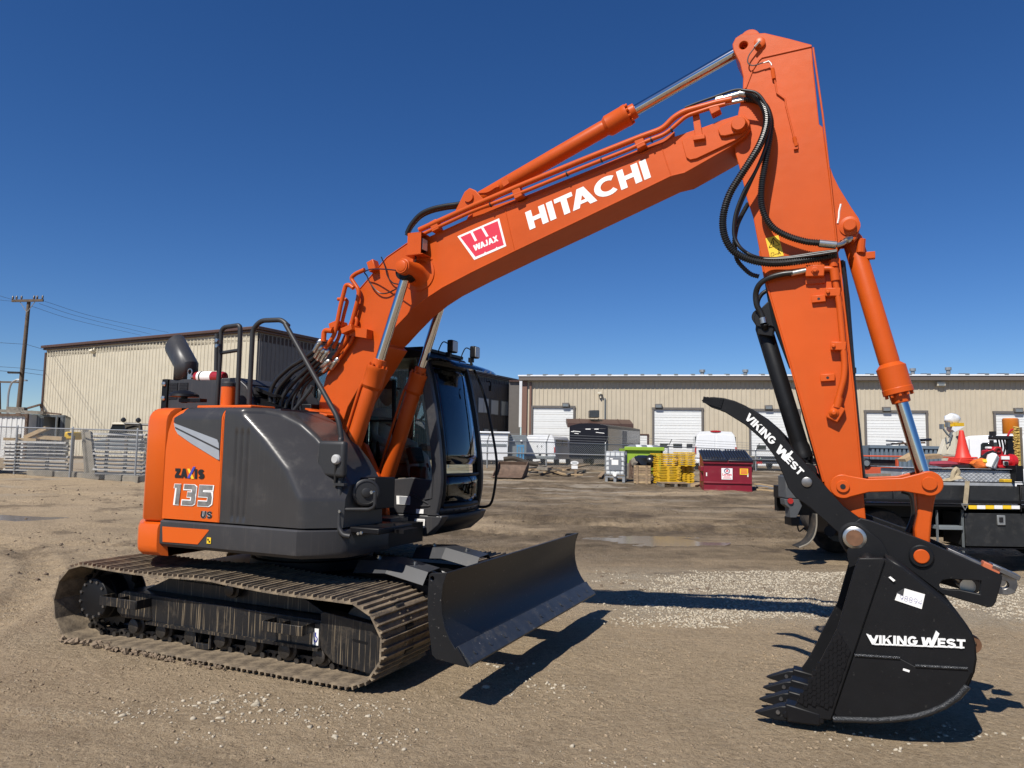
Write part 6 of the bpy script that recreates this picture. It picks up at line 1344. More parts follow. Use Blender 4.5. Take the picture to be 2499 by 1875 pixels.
# ---------------- chain-link fences
def fence(label, base, heights, posts, extra=None, midrail=False, pitch=.085, wr=.0032, barb=False):
    F = thing('chain_link_fence', label, 'fence', base[0])
    O_ = Vector(base[0]); pts = [Vector(b)-O_ for b in base]
    for i, p in enumerate(pts):
        if posts[i]: m = MB(); m.cyl(p-Vector((0, 0, .2)), p+Vector((0, 0, heights[i]+.04)), .034, 10); m.cyl(p+Vector((0, 0, heights[i]+.03)), p+Vector((0, 0, heights[i]+.08)), .042, 8, .02); m.build('post', GALV, F)
        if barb and posts[i]: m = MB(); m.cyl(p+Vector((0, 0, heights[i])), p+Vector((.12, -.25, heights[i]+.35)), .02, 6); m.build('barb_arm', GALV, F)
    wm = MB()
    for i in range(len(pts)-1):
        a, b = pts[i], pts[i+1]; L = ((b-a).xy).length; u = (b-a)/L; m = MB(); ha, hb_ = heights[i], heights[i+1]
        m.cyl(a+Vector((0, 0, ha)), b+Vector((0, 0, hb_)), .022, 8); m.build('top_rail', GALV, F)
        if midrail: m = MB(); m.cyl(a+Vector((0, -.05, ha*.56)), b+Vector((0, -.05, hb_*.56)), .030, 8); m.build('middle_rail', GALV, F)
        if barb:
            for k in range(3): m = MB(); f = (k+1)/3; m.cyl(a+Vector((.12*f, -.25*f, ha+.35*f)), b+Vector((.12*f, -.25*f, hb_+.35*f)), .007, 4); m.build('barbed_wire', GALV, F)
        H = min(ha, hb_); n = int(L/pitch); ns = Vector((-u.y, u.x, 0)).normalized()*.004
        for k in range(-int(H/pitch), n):
            for sg in (1, -1):
                s0 = k*pitch; s1 = s0+H; z0, z1 = 0.02, H+.02
                if s0 < 0: z0 += -s0; s0 = 0
                if s1 > L: z1 -= (s1-L); s1 = L
                if s1 <= s0: continue
                if sg < 0: s0, s1 = L-s0, L-s1
                p0 = a+u*s0+Vector((0, 0, z0)); p1 = a+u*s1+Vector((0, 0, z1)); d = (p1-p0).normalized(); q = d.cross(ns).normalized()*wr
                wm.add([p0-q+ns*sg, p0+q+ns*sg, p1+q+ns*sg, p1-q+ns*sg, p0+ns*(sg*1+.8), p1+ns*(sg*1+.8)], [(0, 1, 2, 3), (1, 4, 5, 2), (4, 0, 3, 5)])
    o = wm.build('wire_mesh', GALV, F, smooth=0); o.data.validate(); o['kind'] = 'stuff'; return F
fb = [ground(*cL(p)) for p in ((-340, 1345), (103, 1382), (512, 1406), (992, 1436))]
ft = [cL(p) for p in ((-340, 1022), (115, 1036), (525, 1048), (1005, 1060))]
fh = [CAM.z+(lambda d, dd: d.z/d.y*dd)(ray(*t), b.y)-b.z for t, b in zip(ft, fb)]
dv = fb[3]-fb[2]; fb += [fb[3]+dv, fb[3]+dv*2]; fh += [fh[3], fh[3]]
fence('galvanised chain link fence in front of the stacked metal beams left of the excavator', [tuple(b) for b in fb], fh, [1]*6)
rt_ = [((-260, 597), 33.5), ((30, 604), 33.8), ((472, 612), 34.3), ((915, 628), 34.8), ((1385, 645), 35.4), ((2040, 675), 36.5), ((2700, 690), 37.5), ((3600, 720), 39)]
rb_ = [PT(cW, p, d) for p, d in rt_]; rbase = [(p.x, p.y, gz(p.x, p.y)) for p in rb_]
fence('galvanised chain link fence with barbed wire behind the plank debris and water tank', rbase, [p.z-b[2] for p, b in zip(rb_, rbase)], [1]*8, midrail=True, pitch=.10, wr=.0035, barb=True)
# ---------------- utility pole and wires
pt, pb_ = PT(cL, (214, 95), 49), PT(cL, (138, 900), 49); dn = (pb_-pt).normalized(); pb2 = pt+dn*((pt.z-.6)/-dn.z)
UP_ = thing('utility_pole', 'leaning wooden utility pole with a crossarm behind the white container', 'utility pole', pb2)
def U(v): return Vector(v)-pb2
m = MB(); m.cyl(U(pb2), U(pt), .17, 14, .11); m.build('pole', POLEW, UP_)
ca, cb_ = PT(cL, (100, 108), 49), PT(cL, (330, 104), 49); m = MB(); d = cb_-ca; m.box(U((ca+cb_)/2+Vector((0, -.16, 0))), (d.length, .12, .16), ('Y', -math.atan2(d.z, d.x))); m.build('crossarm', POLEW, UP_)
for t in (.25, .75): m = MB(); m.cyl(U(ca.lerp(cb_, t))+Vector((0, -.16, -.05)), U(pt+dn*.9)+Vector((0, -.1, 0)), .025, 6); m.build('crossarm_brace', GALV, UP_)
for t in (.02, .14, .30, .70, .80, .97): m = MB(); p = U(ca.lerp(cb_, t))+Vector((0, -.16, .08)); m.lathe(p, p+Vector((0, 0, .26)), [(0, .03), (.08, .07), (.12, .05), (.16, .07), (.22, .05), (.26, .03)], 10); m.build('insulator', mat('insulator_brown', (.06, .04, .035), .3) if 'insulator_brown' not in MATS else MATS['insulator_brown'], UP_)
pw = [PT(cL, p, 49) for p in ((213, 120), (200, 160))]; 
wires = [([(330, 108, 49), (700, 222, 56), (1240, 338, 70)], .016), ([(290, 125, 49), (600, 225, 56), (1110, 350, 72)], .016), ([(235, 145, 49), (560, 248, 56), (1040, 358, 72)], .016),
         ([(195, 425, 49), (340, 468, 54), (480, 510, 60)], .018), ([(165, 600, 49), (340, 622, 56)], .018), ([(160, 630, 49), (340, 655, 56)], .02),
         ([(110, 100, 49), (0, 68, 40), (-200, 0, 32)], .014), ([(100, 108, 49), (0, 98, 41), (-200, 60, 33)], .014), ([(195, 425, 49), (0, 413, 40), (-200, 400, 34)], .016), ([(160, 600, 49), (0, 590, 41), (-200, 580, 34)], .016), ([(150, 632, 49), (0, 620, 41), (-200, 606, 34)], .02)]
wl_lab = ['highest of the three wires running right from the crossarm to the tan roof', 'middle one of the three wires running right from the crossarm', 'lowest of the three wires running right from below the crossarm', 'single wire from halfway up the pole to the tan building', 'upper of two low wires between the pole and the tan building', 'lower of two low wires between the pole and the tan building', 'top wire leaving the crossarm towards the left edge', 'second wire leaving the crossarm towards the left edge', 'single wire from halfway up the pole to the left edge', 'upper of two low wires left of the pole', 'lowest wire left of the pole with a black splice sleeve']
for (pts, r), lb in zip(wires, wl_lab):
    P = smoothpath([PT(cL, (x, y), d) for x, y, d in pts], 8); m = MB(); m.tube(P, r*.7, 5); o = one('power_line', m, WIRE, lb, 'wire', 'overhead wires')
    if 'splice' in lb: m = MB(); m.cyl(PT(cL, (62, 632), 45.0), PT(cL, (148, 634), 49), .07, 8); m.build('splice_sleeve', WIRE, o)
m = MB(); m.tube(smoothpath([PT(cL, p, 85) for p in ((55, 960), (58, 850), (66, 770), (85, 712), (120, 688), (150, 686))], 5), .11, 8); m.box(PT(cL, (165, 690), 85), (1.0, .4, .16)); one('street_lamp', m, GALV, 'curved grey street lamp far behind the utility pole', 'street lamp')
m = MB(); m.cyl(PT(cL, (0, 960), 90), PT(cL, (-4, 695), 90), .14, 8); m.box(PT(cL, (4, 702), 90), (4.5, .2, .2)); one('utility_pole', m, POLEW, 'distant thin utility pole at the left edge of the yard', 'utility pole')
# ---------------- containers and clutter behind the left fence
def container(name, label, c, p0, p1, d, L, mt, cat='container', open_=False):
    a, b = PT(c, p0, d), PT(c, p1, d); x0, x1 = a.x, b.x; zt = a.z; zb = gz(x0, d)
    m = MB(); m.box(((x0+x1)/2, d+L/2, (zt+zb)/2), (x1-x0, L, zt-zb)); o = one(name, m, mt, label, cat)
    m = MB()
    for x in np.arange(x0+.12, x1-.05, .26): m.box((x, d-.012, (zt+zb)/2), (.10, .03, zt-zb-.25))
    r = m.build('corrugation', mt, o); r['kind'] = 'stuff'
    return o, x0, x1, zb, zt
WHC = mat('white_container', (.62, .62, .60), .5, var=.08, dust=.2, dcol=(.35, .30, .24))
CO, x0, x1, zb, zt = container('shipping_container', 'white corrugated shipping container at the left edge behind the chain link fence', cL, (-190, 930), (183, 1140), 38.0, 2.4, WHC)
m = MB(); m.box((x1+.06, 37.95, (zt+zb)/2), (.12, .14, zt-zb)); m.box(((x0+x1)/2, 37.94, zt-.06), (x1-x0, .12, .12)); m.build('corner_frame', RUST, CO)
a, b = PT(cL, (195, 938), 38.6), PT(cL, (455, 948), 38.6); zb = gz(a.x, 38.6)
GC_ = thing('shipping_container', 'grey shipping container with one door open on a dark interior, right of the white one', 'container', (a.x, 38.6, zb), math.radians(28))
W_, H_ = (b.x-a.x)*.95, a.z-zb
def gpart(nm, mt, *boxes):
    m = MB()
    for c_, d_ in boxes: m.box(c_, d_)
    return m.build(nm, mt, GC_)
gpart('shell', GREYP, ((W_/2, 2.4, H_-.06), (W_, 4.8, .12)), ((.05, 2.4, H_/2), (.1, 4.8, H_)), ((W_-.05, 2.4, H_/2), (.1, 4.8, H_)), ((W_/2, 4.8, H_/2), (W_, .1, H_)), ((W_/2, 2.4, .06), (W_, 4.8, .12)))
gd = gpart('closed_door', GREYP, ((W_*.23, .03, H_/2), (W_*.42, .06, H_-.2))); m = MB(); m.box((W_*.13, -.012, H_*.70), (.32, .02, .30)); m.build('blue_sign', mat('blue_sign', (.03, .06, .16), .5), gd)
for x in (.07, .32, .40): m = MB(); m.cyl((W_*x, -.03, .15), (W_*x, -.03, H_-.15), .022, 6); m.build('lock_rod', GALV, gd)
gpart('open_door', GREYP, ((W_*.80, -.5, H_/2), (.06, 1.0, H_-.2)), ((W_*.93, .03, H_/2), (W_*.12, .06, H_-.2)))
for i, (p, q, s, lb) in enumerate((((10, 915), (330, 930), .16, 'long grey beam lying on the container roofs'), ((60, 900), (190, 905), .22, 'short stack of dark timbers on the white container roof'), ((205, 895), (300, 868), .09, 'dark steel bar tilted up on the grey container roof'), ((300, 868), (318, 935), .09, 'dark steel bar hanging down at the end of the grey container roof'), ((230, 918), (450, 940), .08, 'thin pipe lying along the grey container roof'))):
    m = MB(); a, b = PT(cL, p, 38.5+.1*i), PT(cL, q, 38.5+.1*i); d = b-a; m.box((a+b)/2, (d.length, .3 if i < 2 else .1, s), ('Y', -math.atan2(d.z, d.x))); one('steel_beam' if i != 1 else 'timber_stack', m, WOODG if i < 2 else RUST, lb, 'beam')
# stacked metal beams (guard rails) behind the fence
ORD = ['first', 'second', 'third', 'fourth', 'fifth', 'sixth', 'seventh', 'eighth', 'ninth', 'tenth', 'eleventh', 'twelfth']
def beamstack(cpx, n, x0, x1, y0, y1, d, lab, grp):
    for k in range(n):
        t = k/(n-1); ya = y0+(y1-y0)*t; ja, jb = random.uniform(-12, 12), random.uniform(-10, 10)
        a = PT(cL, (x0+ja, ya), d); b = PT(cL, (x1+jb, ya+(x1-x0)*.028+random.uniform(-3, 3)), d-.6)
        u = (b-a).normalized(); m = MB(); L = (b-a).length
        prof = [(-.13, -.035), (-.06, -.035), (-.03, .03), (.03, .03), (.06, -.035), (.13, -.035), (.13, -.025), (.065, -.025), (.035, .042), (-.035, .042), (-.065, -.025), (-.13, -.025)]
        m.prism([(y, z) for y, z in prof], 0, L, 'x'); R = Matrix((u, Vector((-u.y, u.x, 0)).normalized(), u.cross(Vector((-u.y, u.x, 0)).normalized()))).transposed(); m.v = [tuple(R @ Vector(v)+a) for v in m.v]
        pos = 'topmost' if k == 0 else 'lowest' if k == n-1 else None
        one('metal_beam', m, ALB, (pos+' beam of the '+lab) if pos else ORD[k]+' silver beam from the top of the '+lab, 'metal beam', grp)
ALB = mat('silver_beam', (.36, .35, .33), .5, .3, var=.25, vscale=6, dust=.25)
beamstack(cL, 9, 40, 500, 1142, 1345, 26.6, 'left stack behind the chain link fence', 'metal beams of the left stack')
beamstack(cL, 11, 700, 1075, 1085, 1372, 25.2, 'right stack beside the leaning concrete post', 'metal beams of the right stack')
for i in range(6):
    x, y, d = ((80, 1240, 27.2), (300, 1250, 26.9), (480, 1260, 26.7), (740, 1230, 25.9), (880, 1240, 25.7), (1030, 1250, 25.4))[i]; p = PT(cL, (x, y), d); zb = gz(p.x, p.y); m = MB(); m.box((p.x, p.y+.4, zb+.72), (.09, .09, 1.45)); one('timber_spacer', m, WOODG, ('first', 'second', 'third', 'fourth', 'fifth', 'last')[i]+' upright timber behind the metal beam stacks, counted from the left', 'timber')
for p0, p1, w, d, lb in (((625, 1060), (650, 1375), .17, 25.5, 'grey concrete post leaning between the two beam stacks, left one'), ((655, 1075), (690, 1385), .17, 25.3, 'grey concrete post leaning between the two beam stacks, right one')):
    a, b = PT(cL, p0, d+.5), PT(cL, p1, d); m = MB(); m.tube([a, b], w*.75, 4); one('concrete_post', m, CONC, lb, 'post')
cbp = [(150, 345), (355, 505), (520, 690), (725, 850), (855, 975)]
for i, (xa, xb) in enumerate(cbp):
    a, b = ground(*cL((xa, 1392+i*11))), ground(*cL((xb, 1400+i*11))); L = (b-a).length; m = MB(); m.box((0, .35, .06), (L-.03, .4, .24)); m.box((0, .35, .19), (L*.96, .36, .03)); o = one('concrete_block', m, CONC, ('low concrete block at the fence foot, leftmost of five', 'second low concrete block from the left at the fence foot', 'middle low concrete block at the fence foot below the leaning posts', 'fourth low concrete block from the left at the fence foot', 'low concrete block at the fence foot nearest the excavator')[i], 'concrete block', 'concrete blocks along the fence', bevel=.02); o.location = ((a.x+b.x)/2, (a.y+b.y)/2+.1, (a.z+b.z)/2); o.rotation_euler = (0, 0, math.atan2(b.y-a.y, b.x-a.x))
for p, q, s, lb in (((190, 1112), (352, 1042), .14, 'pale timber tilted up behind the fence'), ((280, 1108), (470, 1120), .14, 'pale timber lying flat on the left beam stack'), ((40, 1122), (280, 1128), .10, 'long thin timber on top of the left beam stack')):
    a, b = PT(cL, p, 27.2), PT(cL, q, 27.0); d = b-a; m = MB(); m.box((a+b)/2, (d.length, .2, s), Matrix.Rotation(math.atan2(d.y, d.x), 3, 'Z') @ Matrix.Rotation(-math.atan2(d.z, d.x), 3, 'Y')); one('timber', m, PLY, lb, 'timber')
m = MB(); bx(m, cL, (472, 1068), (540, 1128), 28, .6); y_ = one('machine_housing', m, YELP, 'small yellow machine housing behind the fence on the beam stack', 'machine', bevel=.06); m = MB(); bx(m, cL, (498, 1075), (530, 1090), 27.96, .05); m.build('vent_panel', BLKPLA, y_)
# pickup with a headache rack
a, b = PT(cL, (770, 1060), 33), PT(cL, (1040, 1060), 33); zb = gz(a.x, 33); zt = PT(cL, (800, 1000), 33).z
TK = thing('truck', 'old truck with cream roof and black rack parked behind the right beam stack', 'truck', (a.x, 33, zb))
w_ = b.x-a.x; h_ = zt-zb
m = MB(); m.prism([(-.6, .55), (w_, .55), (w_, h_*.62), (w_*.30, h_*.62), (.05, h_*.60), (-.6, h_*.52)], 0, 1.8); m.build('body', GREYP, TK, bevel=.05)
m = MB(); m.prism([(.05, h_*.62), (.28, h_*.96), (w_*.5, h_*.97), (w_*.55, h_*.62)], .08, 1.72); m.build('cab_glass', CARGLASS, TK, bevel=.03); m = MB(); m.prism([(.25, h_*.95), (.32, h_), (w_*.48, h_), (w_*.53, h_*.95)], .03, 1.77); m.build('roof', CREAM, TK, bevel=.03)
for y in (.15, 1.6): m = MB(); m.tube(roundpath([(w_*.42, y, h_*.62), (w_*.46, y, h_*.98), (w_-.1, y, h_*.98), (w_, y, h_*.62)], .12), .05, 8); m.build('rack_hoop', BLKPLA, TK)
for x in (w_*.45, w_*.86): m = MB(); m.lathe((x, .15, h_+.02), (x, .15, h_+.24), [(0, .04), (.06, .11), (.14, .11), (.22, .04)], 12); m.build('rack_lamp', BLKPLA, TK)
# far-left yellow digger, mostly out of frame
g = ground(*cL((20, 1388))); YX = thing('excavator', 'yellow excavator at the left edge with only its rounded rear corner in view', 'excavator', (g.x-2.25, g.y+.3, g.z-.02), math.radians(20))
m = MB(); m.prism([(-2.6, .55), (1.05, .55), (1.25, .75), (1.30, 1.35), (1.12, 1.75), (.8, 1.85), (-2.6, 1.85)], -.9, .9); m.build('body', mat('digger_yellow', (.66, .30, .02), .4, var=.05, dust=.1), YX, bevel=.12, seg=4)
m = MB(); m.prism([(-2.3, .46), (1.05, .46), (1.22, .3), (1.22, .15), (1.05, 0), (-2.3, 0), (-2.5, .2)], -.95, -.55); m.build('track', TYRE, YX, bevel=.05); m = MB(); m.prism([(-2.3, .46), (1.05, .46), (1.22, .3), (1.22, .15), (1.05, 0), (-2.3, 0), (-2.5, .2)], .55, .95); m.build('track', TYRE, YX, bevel=.05); m = MB(); m.box((-.4, 0, .5), (1.2, 1.0, .2)); m.build('slew_ring', BLACK, YX); m = MB(); m.box((-1.9, .1, 2.35), (1.2, 1.1, 1.0)); m.build('cab', CARGLASS, YX, bevel=.06); m = MB(); m.prism([(1.16, .62), (1.29, .8), (1.30, .95), (1.16, .95)], -.6, .6); m.build('grille', BLACK, YX)
# ---------------- yard at the back right
def wheel(parent, c, r, w, ax='x'):
    c = Vector(c); d = Vector((w/2, 0, 0)) if ax == 'x' else Vector((0, w/2, 0)); m = MB(); m.lathe(c-d, c+d, [(0, r*.55), (.02, r*.92), (w*.3, r), (w*.7, r), (w-.02, r*.92), (w, r*.55)], 22); t = m.build('wheel', TYRE, parent)
    m = MB(); m.cyl(c-d*1.02, c+d*1.02, r*.55, 16); m.build('rim', GREYP, t)
def van(label, c, px0, px1, pytop, d, rz, W=2.0, H=2.05, L=5.2, high=False, dark=False):
    a = PT(c, (px0, pytop), d); b = PT(c, (px1, pytop), d); cx = (a.x+b.x)/2; zb = gz(cx, d); k = (b.x-a.x)/W; H = a.z-zb
    T = thing('van', label, 'van', (cx, d, zb), rz); W = b.x-a.x
    P = [(-W/2, .35), (-W/2*1.0, H*.45), (-W/2*.97, H*.62), (-W/2*.88, H*.90), (-W/2*.74, H*.985), (0, H*1.0)]; P = P+[(-x, z) for x, z in P[::-1][1:]]
    m = MB()
    rows = []
    for y, s, dz in ((0, .985, 0), (.06, 1, 0), (L*.78, 1, 0), (L*.82, .99, -.03), (L, .93, -.65)): rows.append([(x*s, y, min(z, H+dz) if z > H*.5 else z) for x, z in P])
    m.grid(rows); n = len(P); m.f.append(tuple(range(n))); m.f.append(tuple(range(len(m.v)-n, len(m.v)))[::-1]); m.build('body', WHITEP, T, smooth=50)
    for s in (-1, 1):
        m = MB(); m.prism([(s*W*.02, .55), (s*W*.44, .55), (s*W*.455, H*.5), (s*W*.40, H*.90), (s*W*.02, H*.92)], -.022, .0); dd = m.build('rear_door', WHITEP, T, bevel=.02)
        if not high: m = MB(); m.box((s*W*.07, -.035, H*.62), (.03, .02, .14)); m.build('door_handle', BLKPLA, dd)
        m = MB(); m.prism([(s*W*.455, H*.42), (s*W*.497, H*.42), (s*W*.485, H*.60), (s*W*.45, H*.60)], -.03, .03); m.build('tail_lamp', TAIL, T, bevel=.01)
        for y in (.9, L-.9): wheel(T, (s*(W/2-.14), y, .36), .36, .24)
        m = MB(); m.prism([(.35, H*.60), (.35, H*.86), (1.9, H*.86), (1.9, H*.60)], s*(W/2*.90)-.02*s, s*(W/2*.965), 'x'); m.build('side_glass', CARGLASS, T)
        m = MB(); m.prism([(2.1, H*.60), (2.1, H*.86), (3.6, H*.84), (3.6, H*.60)], s*(W/2*.90)-.02*s, s*(W/2*.965), 'x'); m.build('side_glass', CARGLASS, T)
    m = MB(); m.box((0, -.06, .45), (W*.98, .16, .2)); m.build('rear_bumper', WHITEP if high else GREYP, T, bevel=.04)
    m = MB(); m.box((W*.12, -.04, H*.34), (.5, .03, .22)); pl_ = m.build('plate_recess', BLKPLA, T); m = MB(); m.box((W*.14, -.058, H*.34), (.3, .01, .13)); m.build('licence_plate', PAPER, pl_)
    if high: m = MB(); m.lathe((0, -.05, H-.02), (0, .12, H-.02), [(0, .02), (.02, .10), (.14, .12), (.17, .02)], 14); lo = m.build('high_brake_lamp', TAIL, T); lo.scale = (2.6, 1, .55); lo.location = (0, 0, (H-.02)*.45)
    return T
van('white delivery van with barn doors and a dark stripe parked behind the fence', cW, 298, 545, 555, 43, math.radians(-16))
van('tall white panel van with a red roof lamp parked behind the maroon bin', cW, 1585, 1895, 527, 38, math.radians(-12), high=True)
# dark stripe of the first van
# white box trailer, blue rack
a, b = PT(cW, (-60, 540), 41), PT(cW, (185, 540), 41); zb = gz(b.x, 41)
BT = thing('box_trailer', 'white box trailer with open side shelf seen right of the cab', 'trailer', (a.x, 41, zb)); W_, H_ = b.x-a.x, a.z-zb
m = MB(); m.box((W_/2, 1.2, H_*.55), (W_, 2.4, H_*.82)); m.build('body', WHITEP, BT, bevel=.03); m = MB(); m.box((W_/2, 1.2, H_+.02), (W_+.2, 2.6, .10)); m.build('roof', WHITEP, BT, bevel=.02); m = MB(); m.box((W_/2, -.02, H_*.62), (W_*.9, .04, .12)); m.build('dark_trim', GREYP, BT)
m = MB(); m.box((W_+.55, 1.4, H_*.55), (1.0, 2.0, H_*.80)); m.build('grey_compartment', GREYP, BT, bevel=.02)
for x in (W_+.3, W_+.75): m = MB(); m.lathe((x, .38, H_*.72), (x, .38, H_*.86), [(0, .05), (.03, .07), (.12, .05)], 10); m.build('clearance_lamp', PAPER, BT)
for x in (.6, W_-.6): wheel(BT, (x, .2, .38), .38, .25, 'y')
a, b = PT(cW, (248, 640), 40.5), PT(cW, (305, 720), 40.5); BR = thing('rack', 'small blue and white rack standing between the trailer and the van', 'rack', (a.x, 40.5, gz(a.x, 40.5))); zz_ = b.z-gz(a.x, 40.5); w_ = b.x-a.x
BLU = mat('blue_paint', (.05, .22, .40), .5)
m = MB(); m.box((w_/2, .3, a.z-gz(a.x, 40.5)), (w_, .6, .12)); m.build('top', BLU, BR)
for x in (.05, w_/2, w_-.05): m = MB(); m.box((x, .05, (a.z-gz(a.x, 40.5))/2), (.08, .08, a.z-gz(a.x, 40.5))); m.build('leg', BLU, BR)
m = MB(); m.box((w_/2, .35, zz_*.9), (w_*.8, .4, .5)); m.build('white_bin', WHITEP, BR)
# black enclosed trailer, brown-roofed shed behind, air-conditioner
a, b = PT(cW, (645, 470), 42.5), PT(cW, (945, 470), 42.5); zb = gz(a.x, 42.5); ET = thing('enclosed_trailer', 'black enclosed cargo trailer parked between the white van and the green bin', 'trailer', (a.x, 42.5, zb), math.radians(-26)); W_, H_ = (b.x-a.x), a.z-zb
m = MB(); rows = [[(x, 0, z) for x, z in ((0, .45), (0, H_-.16), (W_*.25, H_-.03), (W_/2, H_), (W_*.75, H_-.03), (W_, H_-.16), (W_, .45))], [(x, 6.5, z) for x, z in ((0, .45), (0, H_-.16), (W_*.25, H_-.03), (W_/2, H_), (W_*.75, H_-.03), (W_, H_-.16), (W_, .45))]]; m.grid(rows); m.f.append((0, 1, 2, 3, 4, 5, 6)); m.f.append((13, 12, 11, 10, 9, 8, 7)); m.build('body', mat('black_gloss', (.008, .008, .012), .35, spec=.3), ET)
m = MB(); m.box((W_/2, -.02, H_*.52), (W_*.92, .04, H_*.72)); rd = m.build('rear_ramp', MATS['black_gloss'], ET, bevel=.02); m = MB(); m.box((W_/2, -.05, H_*.86), (.3, .03, .05)); m.box((W_*.72, -.05, H_*.86), (.25, .03, .05)); m.build('marker_lamp', PAPER, rd)
for p, q in (((W_*.05, 0), (W_*.12, .09)), ((W_*.10, .02), (W_*.30, .10)), ((W_*.14, -.08), (W_*.25, -.03)), ((W_*.70, -.02), (W_*.92, .0))): m = MB(); m.box(((p[0]+q[0])/2, -.045, H_*.78+(p[1]+q[1])/2), (q[0]-p[0], .012, .035), ('Y', .1)); m.build('badge', PAPER, rd)
m = MB(); m.box((W_+.012, 3.2, H_*.52), (.02, .8, H_*.66)); m.build('side_door', GREYP, ET)
m = MB(); m.prism([(.05, .5), (6.4, .5), (6.4, H_-.3), (.05, H_-.3)], W_-.004, W_+.006, 'x'); m.build('side_panel', mat('lit_black_gloss', (.13, .125, .12), .2, coat=.4), ET)  # black trailer side: lighter tone of the lit face put into its colour
for y in (2.7, 3.6): wheel(ET, (W_-.05, y, .36), .36, .22); wheel(ET, (.05, y, .36), .36, .22)
a, b = PT(cW, (628, 442), 49), PT(cW, (1118, 442), 49); zb = gz(a.x, 49); SH_ = thing('shed', 'brown roofed shed standing behind the black trailer against the warehouse', 'shed', (a.x, 49, zb)); W_, H_ = b.x-a.x, a.z-zb
m = MB(); m.box((W_/2, .55, H_/2-.2), (W_-.5, 1.0, H_-.4)); m.build('wall', DKCLAD, SH_); m = MB(); m.prism([(-.3, H_-.55), (-.3, H_-.25), (1.2, H_+.1), (1.2, H_-.2)], 0, W_, 'x'); m.build('roof', BRNTRIM, SH_)
for t in (.2, .5, .8): m = MB(); m.prism([(-.31, H_-.5), (-.31, H_-.22), (1.2, H_+.13), (1.2, H_-.1)], W_*t, W_*t+.08, 'x'); m.build('roof_seam', BRNTRIM, SH_)
m = MB(); bx(m, cW, (797, 372), (868, 428), 49.2, .9); AC = one('air_conditioner', m, BLKPLA, 'black louvred air conditioner on the brown shed roof', 'air conditioner', bevel=.03)
for k in range(7): m = MB(); bx(m, cW, (800, 378+k*7), (865, 381+k*7), 49.14, .06); m.build('louvre', GREYP, AC)
# green bin with lettering
a, b = PT(cW, (1065, 660), 32.4), PT(cW, (1345, 660), 32.4); zb = gz(a.x, 32.4); GB = thing('scrap_bin', 'lime green scrap bin with black lettering behind the wooden crate', 'bin', (a.x, 32.4, zb)); W_, H_ = b.x-a.x, a.z-zb
m = MB(); m.box((W_/2, .04, H_/2), (W_, .08, H_)); m.box((W_/2, 1.96, H_/2), (W_, .08, H_)); m.box((.04, 1, H_/2), (.08, 2, H_)); m.box((W_-.04, 1, H_/2), (.08, 2, H_)); m.box((W_/2, 1, .1), (W_, 2, .1)); m.build('body', GREENP, GB)
m = MB(); m.box((W_/2, -.04, H_), (W_+.1, .14, .16)); m.build('rim', GREENP, GB, bevel=.02)
for i in range(5): m = MB(); m.lathe((W_*(.25+.15*i), .6, H_-.1), (W_*(.25+.15*i), .6, H_+.18), [(0, .4), (.14, .38), (.28, .1)], 8); m.build('scrap_sack', WHITEP if i % 2 else GALV, GB)
word('lettering', 'Steel & Me', (W_*.44, -.003, H_*.55), (W_*.54, 0, 0), (0, 0, .20), NY, BLACKP, GB, t=.20, gap=.1)
m = MB(); m.tube([(W_*.22, -.006, H_*.50), (W_*.26, -.006, H_*.72), (W_*.30, -.006, H_*.50), (W_*.22, -.006, H_*.50)], .02, 5); m.build('logo', BLACKP, GB)
# IBC tote
g0, g1 = ground(*cW((915, 905))), ground(*cW((1055, 912))); d = (g0.y+g1.y)/2; a, b = PT(cW, (912, 672), d), PT(cW, (1055, 672), d); zb = gz(a.x, d)-.02
IB = thing('water_tank', 'white plastic water tank in a steel cage standing on a pallet at the fence', 'tank', (a.x, d, zb), math.radians(-14)); W_, H_ = (b.x-a.x)*1.03, a.z-zb
m = MB(); m.box((W_/2, W_*.5, H_*.60), (W_*.94, W_*.94, H_*.74)); m.build('tank', CLEARPL, IB, bevel=.06, seg=3); m = MB(); m.cyl((W_/2, W_/2, H_*.96), (W_/2, W_/2, H_*1.0), .10, 14); m.build('lid', GREYP, IB)
for k in range(6):
    z = H_*(.24+.145*k); m = MB(); m.tube([(0, 0, z), (W_, 0, z), (W_, W_, z), (0, W_, z)], .011, 6, closed=True); m.build('cage_hoop', GALV, IB)
for k in range(5):
    for x, y in ((W_*k/4, 0), (W_, W_*k/4)): m = MB(); m.cyl((x, y, H_*.18), (x, y, H_*.97), .011, 6); m.build('cage_bar', GALV, IB)
m = MB(); m.box((W_*.5, -.013, H_*.58), (W_*.62, .01, H_*.40)); pk = m.build('label_plate', mat('grey_plate', (.26, .27, .28), .4, .5), IB); m = MB(); m.box((W_*.5, -.02, H_*.62), (W_*.34, .006, H_*.16)); m.box((W_*.32, -.02, H_*.73), (W_*.15, .006, .05)); m.build('paper_label', PAPER, pk)
m = MB(); m.box((W_/2, W_/2, H_*.165), (W_, W_, .05)); m.build('pallet_deck', GALV, IB)
for x in (.05, W_/2, W_-.05): m = MB(); m.box((x, W_/2, H_*.07), (.10, W_, H_*.14)); m.build('pallet_skid', GALV, IB)
m = MB(); m.lathe((W_*.5, .05, H_*.23), (W_*.5, -.08, H_*.23), [(0, .09), (.06, .09), (.12, .06)], 12); m.build('drain_valve', PAPER, IB)
